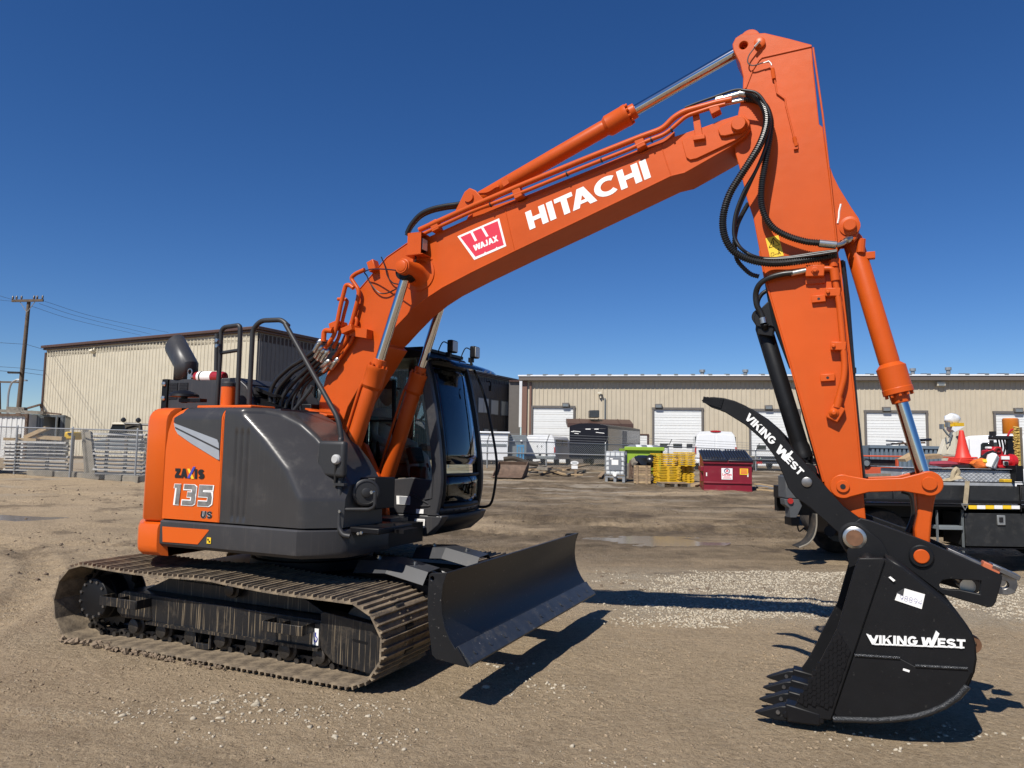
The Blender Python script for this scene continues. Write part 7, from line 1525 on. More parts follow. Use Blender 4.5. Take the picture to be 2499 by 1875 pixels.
# wooden crate with bags
g = ground(*cW((1140, 918))); d = g.y; a, b = PT(cW, (1128, 785), d), PT(cW, (1250, 785), d); zb = g.z-.02; H_ = a.z-zb; W_ = b.x-a.x
CR = thing('crate', 'wooden slatted crate holding black bags between the water tank and yellow barricades', 'crate', (a.x, d, zb), math.radians(-12))
n = 7
for f in range(2):
    for k in range(n):
        z = H_*(k+.5)/n; m = MB(); m.box((W_/2, 0, z), (W_, .025, H_/n-.014)) if f == 0 else m.box((W_, W_*.5, z), (.025, W_, H_/n-.014)); m.build('slat', WOOD if (k+f) % 3 else PLY, CR)
for x in (.12, W_-.14): m = MB(); m.box((x, -.025, H_/2-.03), (.08, .025, H_+.06)); m.build('batten', WOOD, CR)
m = MB(); m.box((0, W_*.5, H_/2), (.02, W_, H_)); m.box((W_/2, W_, H_/2), (W_, .02, H_)); m.build('back_panel', WOODG, CR)
BAG = mat('black_bag', (.012, .012, .013), .28)
def lump(c, r, sx=1.0, sz=.8, n=70, sd=1):
    rr = random.Random(sd); bm = bmesh.new(); bmesh.ops.create_icosphere(bm, subdivisions=2, radius=r)
    for v in bm.verts: k = 1+.16*rr.uniform(-1, 1); v.co = Vector((v.co.x*sx*k, v.co.y*k, v.co.z*sz*k))+Vector(c)
    m = MB(); bm.verts.index_update(); m.add([v.co[:] for v in bm.verts], [tuple(v.index for v in f.verts) for f in bm.faces]); bm.free(); return m
for px, lb in ((1190, 'black rubbish bag on the left side of the crate top'), (1252, 'black rubbish bag on the right side of the crate top')):
    p = PT(cW, (px, 755), d+.4); one('rubbish_bag', lump(p, .28, 1.1, .85, sd=px), BAG, lb, 'bag', smooth=30)
p = PT(cW, (1145, 765), d+.5); one('sack', lump(p, .26, .9, .8, sd=4), WOODG, 'brown sack slumped on the back corner of the crate', 'sack', smooth=30)
# yellow barricade stacks
ORD = ['lowest', 'second', 'third', 'fourth', 'fifth', 'sixth', 'seventh', 'eighth', 'ninth', 'tenth', 'eleventh', 'twelfth']
def barricades(px0, px1, y0, y1, n, d, grp, lab):
    base = None
    for k in range(n):
        y = y1+(y0-y1)*k/(n-1); a, b = PT(cW, (px0+random.uniform(-6, 6), y), d), PT(cW, (px1+random.uniform(-6, 6), y+random.uniform(-1, 1)), d); L = b.x-a.x
        m = MB(); h = .030
        for yy in (0, .35, .70): m.box((0, yy, 0), (L, .09, h))
        for xx in (-L*.38, 0, L*.38): m.box((xx, .35, -.028), (.09, .80, .022))
        o = one('barricade', m, YELP, ORD[k]+' yellow barricade from the bottom '+lab if k < n-1 else 'topmost yellow barricade '+lab, 'barricade', grp); o.location = ((a.x+b.x)/2, d, a.z); o.rotation_euler = (0, 0, random.uniform(-.05, .05))
g = ground(*cW((1380, 928))); dY = g.y
barricades(1287, 1478, 793, 915, 11, dY, 'yellow barricades of the left low stack', 'of the left stack on the wooden pallet'); barricades(1490, 1578, 795, 912, 10, dY+.5, 'yellow barricades of the right low stack', 'of the narrow right stack beside the maroon bin'); barricades(1285, 1440, 700, 778, 6, dY+.1, 'yellow barricades of the left upper stack', 'of the upper left stack above the pallet pile'); barricades(1450, 1590, 690, 785, 8, dY+.3, 'yellow barricades of the right upper stack', 'of the upper right stack above the pallet pile')
def plank(p, q, w, h, mt, lb, c=cW, dp=None, cat='plank', grp=None, nm='plank'):
    a = ground(*c(p)) if dp is None else PT(c, p, dp); b = ground(*c(q)) if dp is None else PT(c, q, dp)
    d = b-a; m = MB(); R = Matrix.Rotation(math.atan2(d.y, d.x), 3, 'Z') @ Matrix.Rotation(-math.atan2(d.z, math.hypot(d.x, d.y)), 3, 'Y'); m.box((a+b)/2+Vector((0, 0, h/2)), (d.length, w, h), R); return one(nm, m, mt, lb, cat, grp)
PA = thing('pallet', 'muddy wooden pallet under the yellow barricade stacks', 'pallet', (PT(cW, (1335, 945), dY-1.0).x, dY-1.0, gz(PT(cW, (1335, 945), dY-1).x, dY-1)))
W_ = PT(cW, (1555, 945), dY-1).x-PA.location.x
for k in range(6): m = MB(); m.box((W_/2, .12+.18*k, .14), (W_, .13, .02)); m.build('deck_board', WOOD, PA)
for x in (.06, W_/2, W_-.06): m = MB(); m.box((x, .55, .06), (.09, 1.1, .12)); m.build('stringer', WOODG, PA)
# maroon front-load bin
g0, g1 = ground(*cW((1650, 972))), ground(*cW((1998, 978))); d = g0.y; a, b = PT(cW, (1650, 750), d), PT(cW, (1998, 750), d); zb = gz(a.x, d)-.02; W_, H_ = b.x-a.x, a.z-zb
DU = thing('dumpster', 'maroon front loading waste bin with black ribbed lids and a white sign', 'bin', (a.x, d, zb), math.radians(-9))
m = MB(); m.prism([(0, 0), (0, H_), (1.45, H_+.30), (1.45, 0)], 0, W_, 'x'); DB = m.build('body', MAROON, DU, bevel=.01)
m = MB(); m.box((W_/2, -.03, H_-.05), (W_+.06, .07, .10)); m.box((W_/2, -.02, H_*.28), (W_, .04, .05)); m.box((W_/2, -.02, .03), (W_, .05, .06)); m.build('rib', MAROON, DU, bevel=.008)
for x in (0.0, W_): m = MB(); m.box((x, .7, H_*.72), (.14, .9, .16)); m.box((x, .5, H_*.45), (.12, .25, .30)); m.build('lift_pocket', MAROON, DU, bevel=.01)
zt2 = PT(cW, (1700, 672), d+1.4).z-zb
for k in range(2):
    m = MB(); xa, xb = W_*(.0+.5*k)-.04*(k == 0), W_*(.5*(k+1))+.04*(k == 1); m.prism([(-.10, H_-.02), (-.10, H_+.03), (1.45, zt2), (1.45, zt2-.06)], xa+.01, xb-.01, 'x'); ld = m.build('lid', BLKPLA, DU, bevel=.01)
    for j in range(8): x = xa+.10+(xb-xa-.2)*j/7; m = MB(); m.prism([(.05, H_+.055), (.08, H_+.10), (1.35, zt2+.03), (1.38, zt2-.02)], x-.02, x+.02, 'x'); m.build('lid_rib', BLKPLA, ld)
    m = MB(); m.tube([((xa+xb)/2-.1, -.08, H_+.06), ((xa+xb)/2-.1, -.10, H_+.12), ((xa+xb)/2+.1, -.10, H_+.12), ((xa+xb)/2+.1, -.08, H_+.06)], .012, 6); m.build('lid_handle', BLKPLA, ld)
sx0, sx1 = W_*.37, W_*.60; sz1, sz0 = H_*.76, H_*.39
m = MB(); m.box(((sx0+sx1)/2, -.008, (sz0+sz1)/2), (sx1-sx0, .012, sz1-sz0)); sg = m.build('sign', WHITE, DU, bevel=.01)
word('lettering', 'Loraas', (sx0+.03, -.0145, sz0+(sz1-sz0)*.34), (sx1-sx0-.06, 0, 0), (0, 0, (sz1-sz0)*.22), NY, WREDP, sg, t=.22, gap=.08)
m = MB(); c0 = Vector(((sx0+sx1)/2, -.016, sz0+(sz1-sz0)*.76)); m.tube([c0+Vector((.085*math.cos(t), 0, .075*math.sin(t))) for t in [2*math.pi*k/20 for k in range(21)]], .012, 5); m.build('logo_ring', mat('navy_print', (.03, .03, .14), .5), sg); m = MB(); m.prism([(c0.x-.045, c0.z-.03), (c0.x+.055, c0.z-.01), (c0.x+.0, c0.z+.055)], -.018, -.014); m.build('logo', WREDP, sg)
for k in range(2): m = MB(); m.box(((sx0+sx1)/2, -.0145, sz0+(sz1-sz0)*(.24-.11*k)), ((sx1-sx0)*(.55+.2*k), .001, .018)); m.build('small_print', WREDP, sg)
m = MB(); m.box((W_*.835, -.008, H_*.66), (W_*.17, .01, H_*.20)); ys = m.build('yellow_sticker', YELLOWP, DU)
for k in range(4): m = MB(); m.box((W_*.835, -.0142, H_*(.72-.04*k)), (W_*.13, .001, .022)); m.build('small_print', WREDP, ys)
for t in (.06, .915): m = MB(); m.box((W_*t, -.006, H_*.55), (.035, .008, .12)); m.build('reflector', PAPER, DU)
# dark car behind the fence
a = PT(cV, (-10, 742), 39); b = PT(cV, (330, 742), 39); zb = gz(a.x, 39); SV = thing('car', 'dark grey car parked behind the fence right of the maroon bin', 'car', (a.x, 39, zb)); W_, H_ = 2.0, a.z-zb
m = MB(); m.prism([(0, .35), (0, H_*.60), (W_, H_*.60), (W_, .35)], 0, 4.4); m.build('body', mat('dark_car_paint', (.035, .037, .042), .25, coat=.5), SV, bevel=.12, seg=3); m = MB(); m.prism([(.06, H_*.58), (.26, H_*.97), (W_-.26, H_*.97), (W_-.06, H_*.58)], .25, 3.0); m.build('glass', CARGLASS, SV, bevel=.08)
for s in (.12, W_-.12): m = MB(); m.box((s, -.0, H_*.52), (.3, .06, .12)); m.build('tail_lamp', TAIL, SV); wheel(SV, (s, .8, .33), .33, .22); wheel(SV, (s, 3.5, .33), .33, .22)
m = MB(); m.box((-.14, 1.9, H_*.66), (.2, .1, .13)); m.build('wing_mirror', BLKPLA, SV, bevel=.03)
# loader bucket and plank debris
g = ground(*cW((110, 872))); a, b = PT(cW, (90, 752), g.y), PT(cW, (318, 870), g.y); W_ = b.x-a.x; H_ = a.z-g.z
LBK = thing('loader_bucket', 'rusty brown loader bucket lying on the ground right of the cab', 'bucket', (a.x, g.y, g.z-.03), math.radians(-14))
pr = [(0, 0), (-.62, .02), (-.62, .06), (.1, .10), (.45, .35), (.55, H_*.8), (.50, H_), (.60, H_), (.68, H_*.7), (.55, .25), (.2, 0)]
m = MB(); m.prism(pr, 0, W_, 'x'); m.build('shell', RUST, LBK, bevel=.01)
for x in (0, W_-.03): m = MB(); m.prism([(-.6, .03), (.15, .03), (.55, .3), (.62, H_*.8), (.5, H_)], x, x+.03, 'x'); m.build('side_plate', RUST, LBK)
dbs = [((325, 835), (410, 800), .22, .05), ((330, 825), (460, 812), .18, .04), ((340, 850), (440, 842), .2, .05), ((400, 860), (500, 835), .25, .04), ((415, 862), (495, 868), .3, .12), ((440, 820), (610, 870), .16, .06), ((470, 828), (640, 822), .14, .04), ((500, 850), (560, 848), .2, .05), ((600, 860), (770, 818), .12, .05), ((610, 866), (780, 826), .12, .05), ((620, 870), (760, 835), .10, .05), ((655, 878), (745, 880), .16, .05), ((560, 835), (640, 852), .12, .04), ((350, 800), (420, 782), .12, .04), ((690, 815), (790, 812), .25, .04), ((870, 885), (905, 850), .16, .04), ((330, 865), (400, 858), .14, .05), ((455, 870), (540, 862), .12, .04)]
what = ['short broken', 'long weathered', 'thin grey', 'wide pale', 'square-cut', 'slanting', 'long narrow', 'small split', 'slender', 'round-edged', 'bare', 'muddy', 'cracked', 'tilted', 'broad', 'stubby', 'dark', 'flat']
where = ['beside the loader bucket', 'on top of the heap by the loader bucket', 'at the foot of the heap by the loader bucket', 'in the middle of the debris heap', 'below the debris heap', 'leaning across the debris heap', 'lying level on the debris heap', 'inside the debris heap', 'in the right heap near the oval sign', 'second in the right heap near the oval sign', 'lowest slanting one of the right heap', 'on the mud below the oval sign', 'left of the oval sign', 'highest on the heap by the bucket', 'behind the oval sign', 'leaning at the water tank', 'against the loader bucket lip', 'front edge of the debris heap']
for i, (p, q, w, h) in enumerate(dbs):
    mt = (WOOD, WOODG, PLY)[i % 3]; o = plank(p, q, w, h, mt, what[i]+' plank '+where[i], grp='planks in the debris heap'); o.location.z = .05+.045*(i % 5)
m = MB(); P = [PT(cW, p, 31.5) for p in ((150, 740), (230, 735), (320, 765), (410, 780))]; m.tube(smoothpath(P, 5), .10, 8); one('log', m, mat('dark_bark', (.05, .04, .03), .9, bump=.5), 'dark curved log lying over the debris behind the loader bucket', 'log')
g = ground(*cW((690, 872))); p = PT(cW, (690, 820), g.y); SG = thing('sign', 'white oval sign on a short stake in front of the fence', 'sign', g); m = MB(); m.box((0, 0, (p.z-g.z)/2), (.09, .06, p.z-g.z)); m.build('stake', WOOD, SG)
c = PT(cW, (682, 768), g.y)-g; m = MB(); m.lathe((c.x, -.05, c.z), (c.x, -.03, c.z), [(0, .13), (.02, .13)], 24); o = m.build('oval_board', WHITE, SG); o.scale = (1.25, 1, .62); o.location = (-c.x*.25, 0, c.z*.38); m = MB(); m.box((c.x, -.045, c.z-.17), (.25, .02, .13)); m.build('lower_board', WHITE, SG)
for k in range(2): m = MB(); m.box((c.x, -.056, c.z+.03-.06*k), (.20, .004, .015)); m.build('print', GREYP, SG)
# lumber right of the bin
for i, (p, q) in enumerate((((2045, 930), (2230, 960)), ((2050, 958), (2240, 962)), ((2040, 972), (2215, 985)), ((1560, 935), (1645, 915)), ((1565, 945), (1640, 928)), ((2060, 945), (2230, 975)))):
    plank(p, q, .20, .05, (PLY, WOOD, PLY, WOOD, PLY, GALV)[i], ('pale lumber leaning right of the maroon bin', 'middle board on the ground right of the maroon bin', 'lowest board on the ground right of the maroon bin', 'upper board lying left of the maroon bin', 'lower board lying left of the maroon bin', 'thin grey strip lying across the lumber by the bin')[i], cat='lumber', nm='board', grp='boards beside the maroon bin')
# grey skip with scrap bars
a, b = PT(cV, (872, 662), 26), PT(cV, (1425, 662), 26); zb = gz(a.x, 26); SKP = thing('skip', 'blue grey steel skip heaped with scrap bars behind the red deck', 'skip', (a.x, 26, zb)); W_, H_ = b.x-a.x, a.z-zb
m = MB(); m.box((W_/2, .06, H_/2), (W_, .1, H_)); m.box((W_/2, 1.9, H_/2), (W_, .1, H_)); m.box((.05, 1, H_/2), (.1, 1.9, H_)); m.box((W_-.05, 1, H_/2), (.1, 1.9, H_)); m.box((W_/2, 1, .1), (W_, 1.9, .1)); m.build('body', mat('skip_blue_grey', (.13, .17, .21), .5, var=.1), SKP); m = MB(); m.box((W_/2, -.02, H_-.04), (W_+.08, .14, .10)); m.build('rim', MATS['skip_blue_grey'], SKP)
for k in range(16): x = W_*(k+.5)/16; m = MB(); m.box((x, -.02, H_/2), (.09, .08, H_-.2)); m.build('rib', MATS['skip_blue_grey'], SKP)
for i, (p, q, r, mt) in enumerate((((1000, 625), (1120, 632), .035, GALV), ((1040, 650), (1300, 640), .03, RUST), ((1120, 630), (1190, 690), .03, RUST), ((1250, 622), (1345, 617), .05, BLKPLA), ((1000, 655), (1180, 645), .03, GALV), ((1020, 730), (1090, 640), .11, WHITE))):
    m = MB(); m.cyl(PT(cV, p, 25.9+.15*i), PT(cV, q, 26.1+.15*i), r, 8); one('scrap_bar', m, mt, ('thin pale bar poking left out of the grey skip', 'long rusty bar lying level on the grey skip', 'rusty bar slanting down into the grey skip', 'black pipe end poking right out of the grey skip', 'second pale bar low on the grey skip', 'crumpled white roll leaning at the front of the grey skip')[i], 'scrap')
# ---------------- red-decked trailer, service truck
def box_thing(nm, c, p0, p1, d, dep, mt, lab=None, cat=None, par=None, bev=.0):
    m = MB(); bx(m, c, p0, p1, d, dep); o = m.build(nm, mt, par, bevel=bev); return tag(o, lab, cat) if lab else o
RD = thing('flatbed_trailer', 'flatbed trailer with faded red orange sides behind the service truck', 'trailer', (0, 0, 0))
for nm, p0, p1, d, dep, mt in (('top_rail', (330, 730), (1545, 762), 15.5, 1.6, REDDECK), ('dark_band', (330, 763), (1100, 822), 15.6, 1.4, BLKBOARD), ('side_panel', (395, 823), (1130, 900), 15.5, 1.5, REDDECK), ('under_frame', (330, 901), (1130, 1010), 15.7, 1.2, BLKBOARD), ('chassis', (400, 1010), (1500, 1085), 15.8, 1.0, BLACK)): box_thing(nm, cV, p0, p1, d, dep, mt, par=RD, bev=.008)
for px in (560, 760, 1080): box_thing('post', cV, (px, 765), (px+18, 905), 15.46, .06, REDDECK, par=RD)
c = PT(cV, (838, 800), 15.5); m = MB(); m.lathe(c, c+Vector((0, -.05, 0)), [(0, .10), (.03, .10), (.05, .07)], 20); lo = m.build('round_lamp', BLKPLA, RD); m = MB(); m.cyl(c+Vector((0, -.05, 0)), c+Vector((0, -.055, 0)), .06, 16); m.build('lamp_glass', GREYP, lo)
for px in (520, 800, 1250): c = PT(cV, (px, 1085), 15.9); wheel(RD, (c.x, 16.1, .45), .45, .3, 'y')
TD = 11.4; LBRK = mat('dark_lamp_bracket', (.07, .075, .08), .55, var=.15, dust=.25, dcol=(.16, .14, .12))
ST = thing('service_truck', 'black flatbed service truck with side boards, toolbox and diamond plate box behind the bucket', 'truck', (0, 0, 0))
def sp(nm, p0, p1, d, dep, mt, bev=.006, par=None, c=cV): return box_thing(nm, c, p0, p1, d, dep, mt, par=par or ST, bev=bev)
for nm, p0, p1, d, dep, mt in (('side_board', (1225, 968), (2044, 1105), TD, .05, BLKBOARD), ('side_board', (2052, 968), (2900, 1105), TD, .05, BLKBOARD), ('side_board', (845, 1018), (1050, 1096), TD, .05, BLKBOARD), ('side_board', (1056, 1016), (1218, 1098), TD, .05, BLKBOARD),
      ('board_rail', (1225, 944), (2900, 966), TD-.03, .12, BLACK), ('deck_edge', (830, 1107), (2900, 1165), TD-.02, 2.3, BLACK), ('deck_channel', (830, 1098), (2900, 1110), TD-.05, .1, BLACK), ('board_post', (2042, 968), (2056, 1180), TD-.03, .08, BLACK), ('headboard', (2010, 820), (2072, 945), TD+.4, 1.6, BLACK),
      ('toolbox', (1612, 1188), (2500, 1462), TD+.02, .6, BLKBOARD), ('toolbox_lip', (1612, 1462), (2500, 1475), TD, .64, BLACK)): sp(nm, p0, p1, d, dep, mt)
lt = sp('toolbox_latch', (1866, 1206), (1930, 1284), TD-.005, .03, GALV); sp('latch_handle', (1882, 1222), (1914, 1262), TD-.02, .02, BLKPLA, par=lt)
for i in range(6): sp('reflective_tape', (1640+i*67, 1128), (1640+(i+1)*67-2, 1158), TD-.028, .01, WHITE if i % 2 else YELLOWP, bev=0)
for i in range(5): sp('reflective_tape', (2090+i*67, 1130), (2090+(i+1)*67-2, 1160), TD-.028, .01, WHITE if i % 2 else YELLOWP, bev=0)
for px in (1398, 1598): sp('ladder_rail', (px, 1166), (px+14, 1500), TD+.05, .06, GREYP)
sp('ladder_tread', (1412, 1288), (1598, 1322), TD+.05, .22, GREYP)
# frame, axle, wheels
x0_, x1_ = PT(cV, (420, 1200), TD).x, PT(cV, (2900, 1200), TD).x
m = MB(); m.box(((x0_+x1_)/2, TD+.75, .88), (x1_-x0_, .12, .24)); m.box(((x0_+x1_)/2, TD+1.55, .88), (x1_-x0_, .12, .24)); m.build('chassis_rail', BLACK, ST)
m = MB(); m.box(((x0_+x1_)/2, TD+1.15, .60), (x1_-x0_-1.2, .7, .35)); m.build('fuel_tank', BLACK, ST, bevel=.05)
for px in (985,): c = PT(cV, (px, 1400), TD+.2); wheel(ST, (c.x, TD+.35, .46), .46, .28, 'y'); wheel(ST, (c.x, TD+.70, .46), .46, .28, 'y'); wheel(ST, (c.x, TD+1.95, .46), .46, .28, 'y'); m = MB(); m.cyl((c.x, TD+.4, .46), (c.x, TD+1.95, .46), .09, 10); m.build('axle', BLACK, ST)
c = PT(cV, (2850, 1400), TD); wheel(ST, (c.x, TD+.3, .46), .46, .30, 'y'); wheel(ST, (c.x, TD+1.95, .46), .46, .30, 'y')
sp('rear_corner', (215, 900), (330, 1080), TD+.3, .35, LBRK, .02); 
m = MB(); P = [PT(cV, p, TD+.3) for p in ((205, 1080), (320, 1080), (345, 1130), (300, 1225), (250, 1225), (245, 1150), (212, 1125))]; m.prism([(p.x, p.z) for p in P], TD+.3, TD+.5); rl_ = m.build('lamp_bracket', LBRK, ST, bevel=.006); c = PT(cV, (250, 1095), TD+.29); m = MB(); m.cyl(c, c+Vector((0, -.02, 0)), .045, 14); m.build('tail_lamp', TAIL, rl_)
sp('rear_bumper', (260, 1225), (325, 1290), TD+.4, .3, BLACK); sp('deck_tail', (330, 1000), (845, 1110), TD+.25, 1.2, BLACK)
m = MB(); P = [PT(cV, p, TD+.25) for p in ((455, 1195), (455, 1290), (435, 1370), (390, 1425), (318, 1458))]; P = smoothpath(P, 5); m.grid([[p, p+Vector((0, .28, 0))] for p in P]); o = m.build('mud_flap', TYRE, ST); solid(o, .012, 0); m = MB(); m.tube([p+Vector((0, -.005, 0)) for p in P], .012, 6); m.build('flap_edge', CONC, o)
m = MB(); m.tube(smoothpath([PT(cV, p, TD+.6) for p in ((300, 1250), (320, 1330), (360, 1310), (400, 1360), (380, 1400))], 5), .012, 6); m.build('dangling_cable', RUBBER, ST); m = MB(); m.cyl(PT(cV, (560, 1330), TD+.8), PT(cV, (560, 1330), TD+1.4), .09, 12); m.build('exhaust_pipe', BLACK, ST)
# diamond plate box with raised lozenges
DP = sp('diamond_plate_box', (1122, 845), (2005, 985), TD+.55, .7, ALU, .01); m = MB(); a, b = PT(cV, (1130, 850), TD+.55), PT(cV, (2000, 950), TD+.55)
nx_, nz_ = 46, 6
for i in range(nx_):
    for j in range(nz_):
        m.box((a.x+(b.x-a.x)*(i+.5)/nx_, TD+.548, b.z+(a.z-b.z)*(j+.5)/nz_), (.045, .008, .012), ('Y', .7 if (i+j) % 2 else -.7))
r = m.build('tread_lozenges', ALU, DP); r['kind'] = 'stuff'
sp('box_lid', (1118, 836), (2010, 848), TD+.50, .8, ALU, .004, DP)
BY_ = TD+.95
def ct(name, m, mt, lab, cat, bev=0, sm=35): return one(name, m, mt, lab, cat, bevel=bev, smooth=sm)
# cones
for k in range(4):
    c = PT(cV, (1602-2*k, 800-k*13), BY_+.1); m = MB(); m.box(c, (.36-.02*k, .34, .03), ('Y', .12-.06*k)); m.lathe(c, c+Vector((-.01, 0, .20 if k < 3 else .47)), [(0, .15), (.02, .13), (.19, .08)] if k < 3 else [(0, .13), (.02, .115), (.25, .07), (.45, .036), (.47, .03)], 20)
    ct('traffic_cone', m, SAFRED, ('lowest traffic cone of the leaning orange stack', 'second lowest traffic cone of the orange stack', 'traffic cone just under the top one of the stack', 'topmost traffic cone of the orange stack on the service truck')[k], 'cone', .01)
# white light mast
LM = thing('light_mast', 'cream A shaped equipment stand with white lamp heads behind the orange cones', 'stand', (0, 0, 0)); d = 14.2
def poly(c, pts, d, dep, nm, mt, par, bev=.004): P = [PT(c, p, d) for p in pts]; m = MB(); m.prism([(p.x, p.z) for p in P], d, d+dep); return m.build(nm, mt, par, bevel=bev)
poly(cV, [(1420, 730), (1462, 610), (1475, 730)], d, .12, 'leg', CREAM, LM); poly(cV, [(1505, 735), (1470, 730), (1500, 650), (1520, 560), (1540, 560), (1540, 735)], d, .12, 'mast', CREAM, LM); poly(cV, [(1515, 515), (1612, 515), (1535, 560), (1515, 540)], d, .2, 'shelf', WHITEP, LM)
box_thing('amber_bar', cV, (1535, 485), (1606, 512), d, .25, YELP, par=LM); box_thing('amber_block', cV, (1495, 495), (1530, 515), d, .2, YELP, par=LM)
c = PT(cV, (1512, 455), d+.15); o = lump(c, .125, 1.3, .95, sd=9).build('wrapped_lamp_head', WHITEP, LM, smooth=60)
for px, py in ((1442, 515), (1487, 500)): box_thing('lamp_box', cV, (px-8, py-20), (px+10, py+20), d-.05, .1, GREYP, par=LM)
m = MB(); m.tube([PT(cV, p, d-.03) for p in ((1445, 535), (1475, 575), (1500, 600), (1510, 560))], .02, 6); m.tube([PT(cV, p, d-.03) for p in ((1460, 600), (1470, 650), (1490, 640), (1500, 590))], .015, 6); m.build('bracket_tubes', GREYP, LM)
# white truck cab
WCP = None
WC = thing('truck', 'white pickup truck whose cab shows behind the red pump and black rack', 'truck', (0, 0, 0)); d = 16.2
poly(cV, [(1560, 790), (1562, 655), (1600, 600), (1640, 588), (1840, 582), (1990, 590), (2100, 640), (2600, 760), (2620, 1190), (1560, 1190)], d, 1.9, 'cab', WHITEP, WC, .06); poly(cV, [(1708, 655), (1720, 640), (1828, 638), (1832, 790), (1706, 790)], d-.012, .05, 'side_window', CARGLASS, WC, .02)
box_thing('door_seam', cV, (1632, 600), (1635, 780), d-.004, .01, GREYP, par=WC); m = MB(); m.tube(smoothpath([PT(cV, p, d-.05) for p in ((1560, 610), (1580, 600), (1610, 598))], 4), .05, 6); m.build('roof_lamp', BLKPLA, WC)
for px in (1720, 2440): c = PT(cV, (px, 1000), d+.1); wheel(WC, (c.x, d+.2, .40), .40, .26, 'y')
# black rack, beacon, brush
RK = thing('hose_rack', 'black hose rack at the front of the service truck deck beside the yellow brush', 'rack', (0, 0, 0))
box_thing('back_plate', cV, (1940, 590), (2010, 835), BY_+.35, .05, BLKPLA, par=RK); box_thing('top_bar', cV, (1822, 585), (2010, 620), BY_+.2, .12, BLKPLA, par=RK, bev=.02); box_thing('post', cV, (1828, 552), (1855, 590), BY_+.2, .1, BLKPLA, par=RK); box_thing('post', cV, (1825, 620), (1845, 830), BY_+.2, .08, BLKPLA, par=RK)
for i in range(5): m = MB(); x = 1868+i*24; m.tube(smoothpath([PT(cV, p, BY_+.25+.03*i) for p in ((x-8, 600), (x+6, 680), (x-6, 740), (x+4, 800), (x+10, 835))], 5), .016, 6); m.build('hanging_hose', RUBBER, RK)
m = MB(); c = PT(cV, (1970, 572), BY_+.4); m.lathe(c, c+Vector((0, 0, .27)), [(0, .12), (.01, .125), (.25, .125), (.27, .11)], 20); ct('beacon', m, mat('amber_plastic', (.50, .15, .01), .25, coat=.4), 'amber beacon on top of the black hose rack', 'beacon')
m = MB(); m.tube(smoothpath([PT(cV, p, BY_+.1) for p in ((1945, 590), (1965, 550), (1985, 540), (2005, 545))], 5), .018, 6); m.build('red_pipe', REDENA, RK)
BRU = thing('broom_head', 'long yellow bristled broom head standing upright at the right edge', 'broom', (0, 0, 0)); box_thing('back', cV, (2052, 520), (2072, 845), BY_-.2, .06, WOODG, par=BRU)
m = MB(); a, b = PT(cV, (2006, 518), BY_-.2), PT(cV, (2052, 842), BY_-.2)
for i in range(46):
    for j in range(3):
        z = a.z+(b.z-a.z)*(i+.5)/46; p = Vector((b.x, BY_-.19+.022*j, z)); q = p+Vector((-(b.x-a.x)*random.uniform(.8, 1.08), random.uniform(-.02, .02), random.uniform(-.02, .02))); m.cyl(p, q, .009, 4, .014)
r = m.build('bristles', STRAW, BRU, smooth=0); r['kind'] = 'stuff'
m = MB(); m.cyl(PT(cV, (2030, 840), BY_-.25), PT(cV, (2085, 1010), BY_-.3), .016, 6); m.build('broom_handle', GREYP, BRU)
# red pump, can, bottle, hose, cloth
PU = thing('pump', 'red motor pump standing on the diamond plate box', 'pump', (0, 0, 0)); d = BY_-.2
c = PT(cV, (1880, 785), d); e = PT(cV, (1995, 785), d); m = MB(); m.lathe(c, e, [(0, .07), (.02, .11), (.10, .11), (.11, .085), ((e-c).length-.08, .085), ((e-c).length-.06, .12), ((e-c).length, .11)], 20); m.build('motor', REDENA, PU)
box_thing('base', cV, (1860, 815), (1995, 838), d-.1, .25, REDENA, par=PU, bev=.008); box_thing('label_plate', cV, (1898, 745), (1960, 772), d-.12, .02, WHITE, par=PU); box_thing('gauge_plate', cV, (1912, 785), (1955, 820), d-.125, .02, GALV, par=PU, bev=.01); m = MB(); q = PT(cV, (1932, 802), d-.13); m.cyl(q, q+Vector((0, -.012, 0)), .03, 12); m.build('port', BLACKP, PU)
JC = thing('fuel_can', 'red plastic fuel can with a loop handle above the pump', 'can', (0, 0, 0)); d2 = BY_+.1; poly(cV, [(1795, 700), (1830, 695), (1850, 672), (1895, 672), (1915, 720), (1910, 745), (1795, 745)], d2, .2, 'can_body', REDENA, JC, .015); m = MB(); m.tube([PT(cV, (1872+18*math.cos(t), 702+16*math.sin(t)), d2-.01) for t in [2*math.pi*k/14 for k in range(14)]], .014, 6, closed=True); m.build('handle', mat('dark_red', (.10, .01, .01), .5), JC); box_thing('white_cap', cV, (1795, 672), (1825, 690), d2+.02, .1, WHITE, par=JC, bev=.01)
BO = thing('spray_bottle', 'white bottle with a grey strap leaning against the red pump', 'bottle', (0, 0, 0)); a, b = PT(cV, (1806, 835), d-.2), PT(cV, (1840, 725), d-.2); m = MB(); L = (b-a).length; m.lathe(a, b, [(0, .075), (.02, .085), (L*.8, .085), (L*.9, .06), (L, .035)], 18); m.build('bottle_body', WHITE, BO); m = MB(); m.tube([a.lerp(b, .1)+Vector((-.02, -.088, 0)), a.lerp(b, .85)+Vector((.01, -.088, 0))], .014, 6); m.build('strap', GREYP, BO); m = MB(); m.cyl(b, b+(b-a)*.12, .03, 10); m.build('nozzle', BLKPLA, BO)
m = MB(); m.tube(smoothpath([PT(cV, p, d-.15+.05*i) for i, p in enumerate(((1490, 815), (1560, 825), (1630, 825), (1690, 805), (1740, 765), (1790, 725), (1830, 712)))], 6), .030, 10); ct('suction_hose', m, RUBBER, 'thick black hose curving from the deck up to the red pump', 'hose')
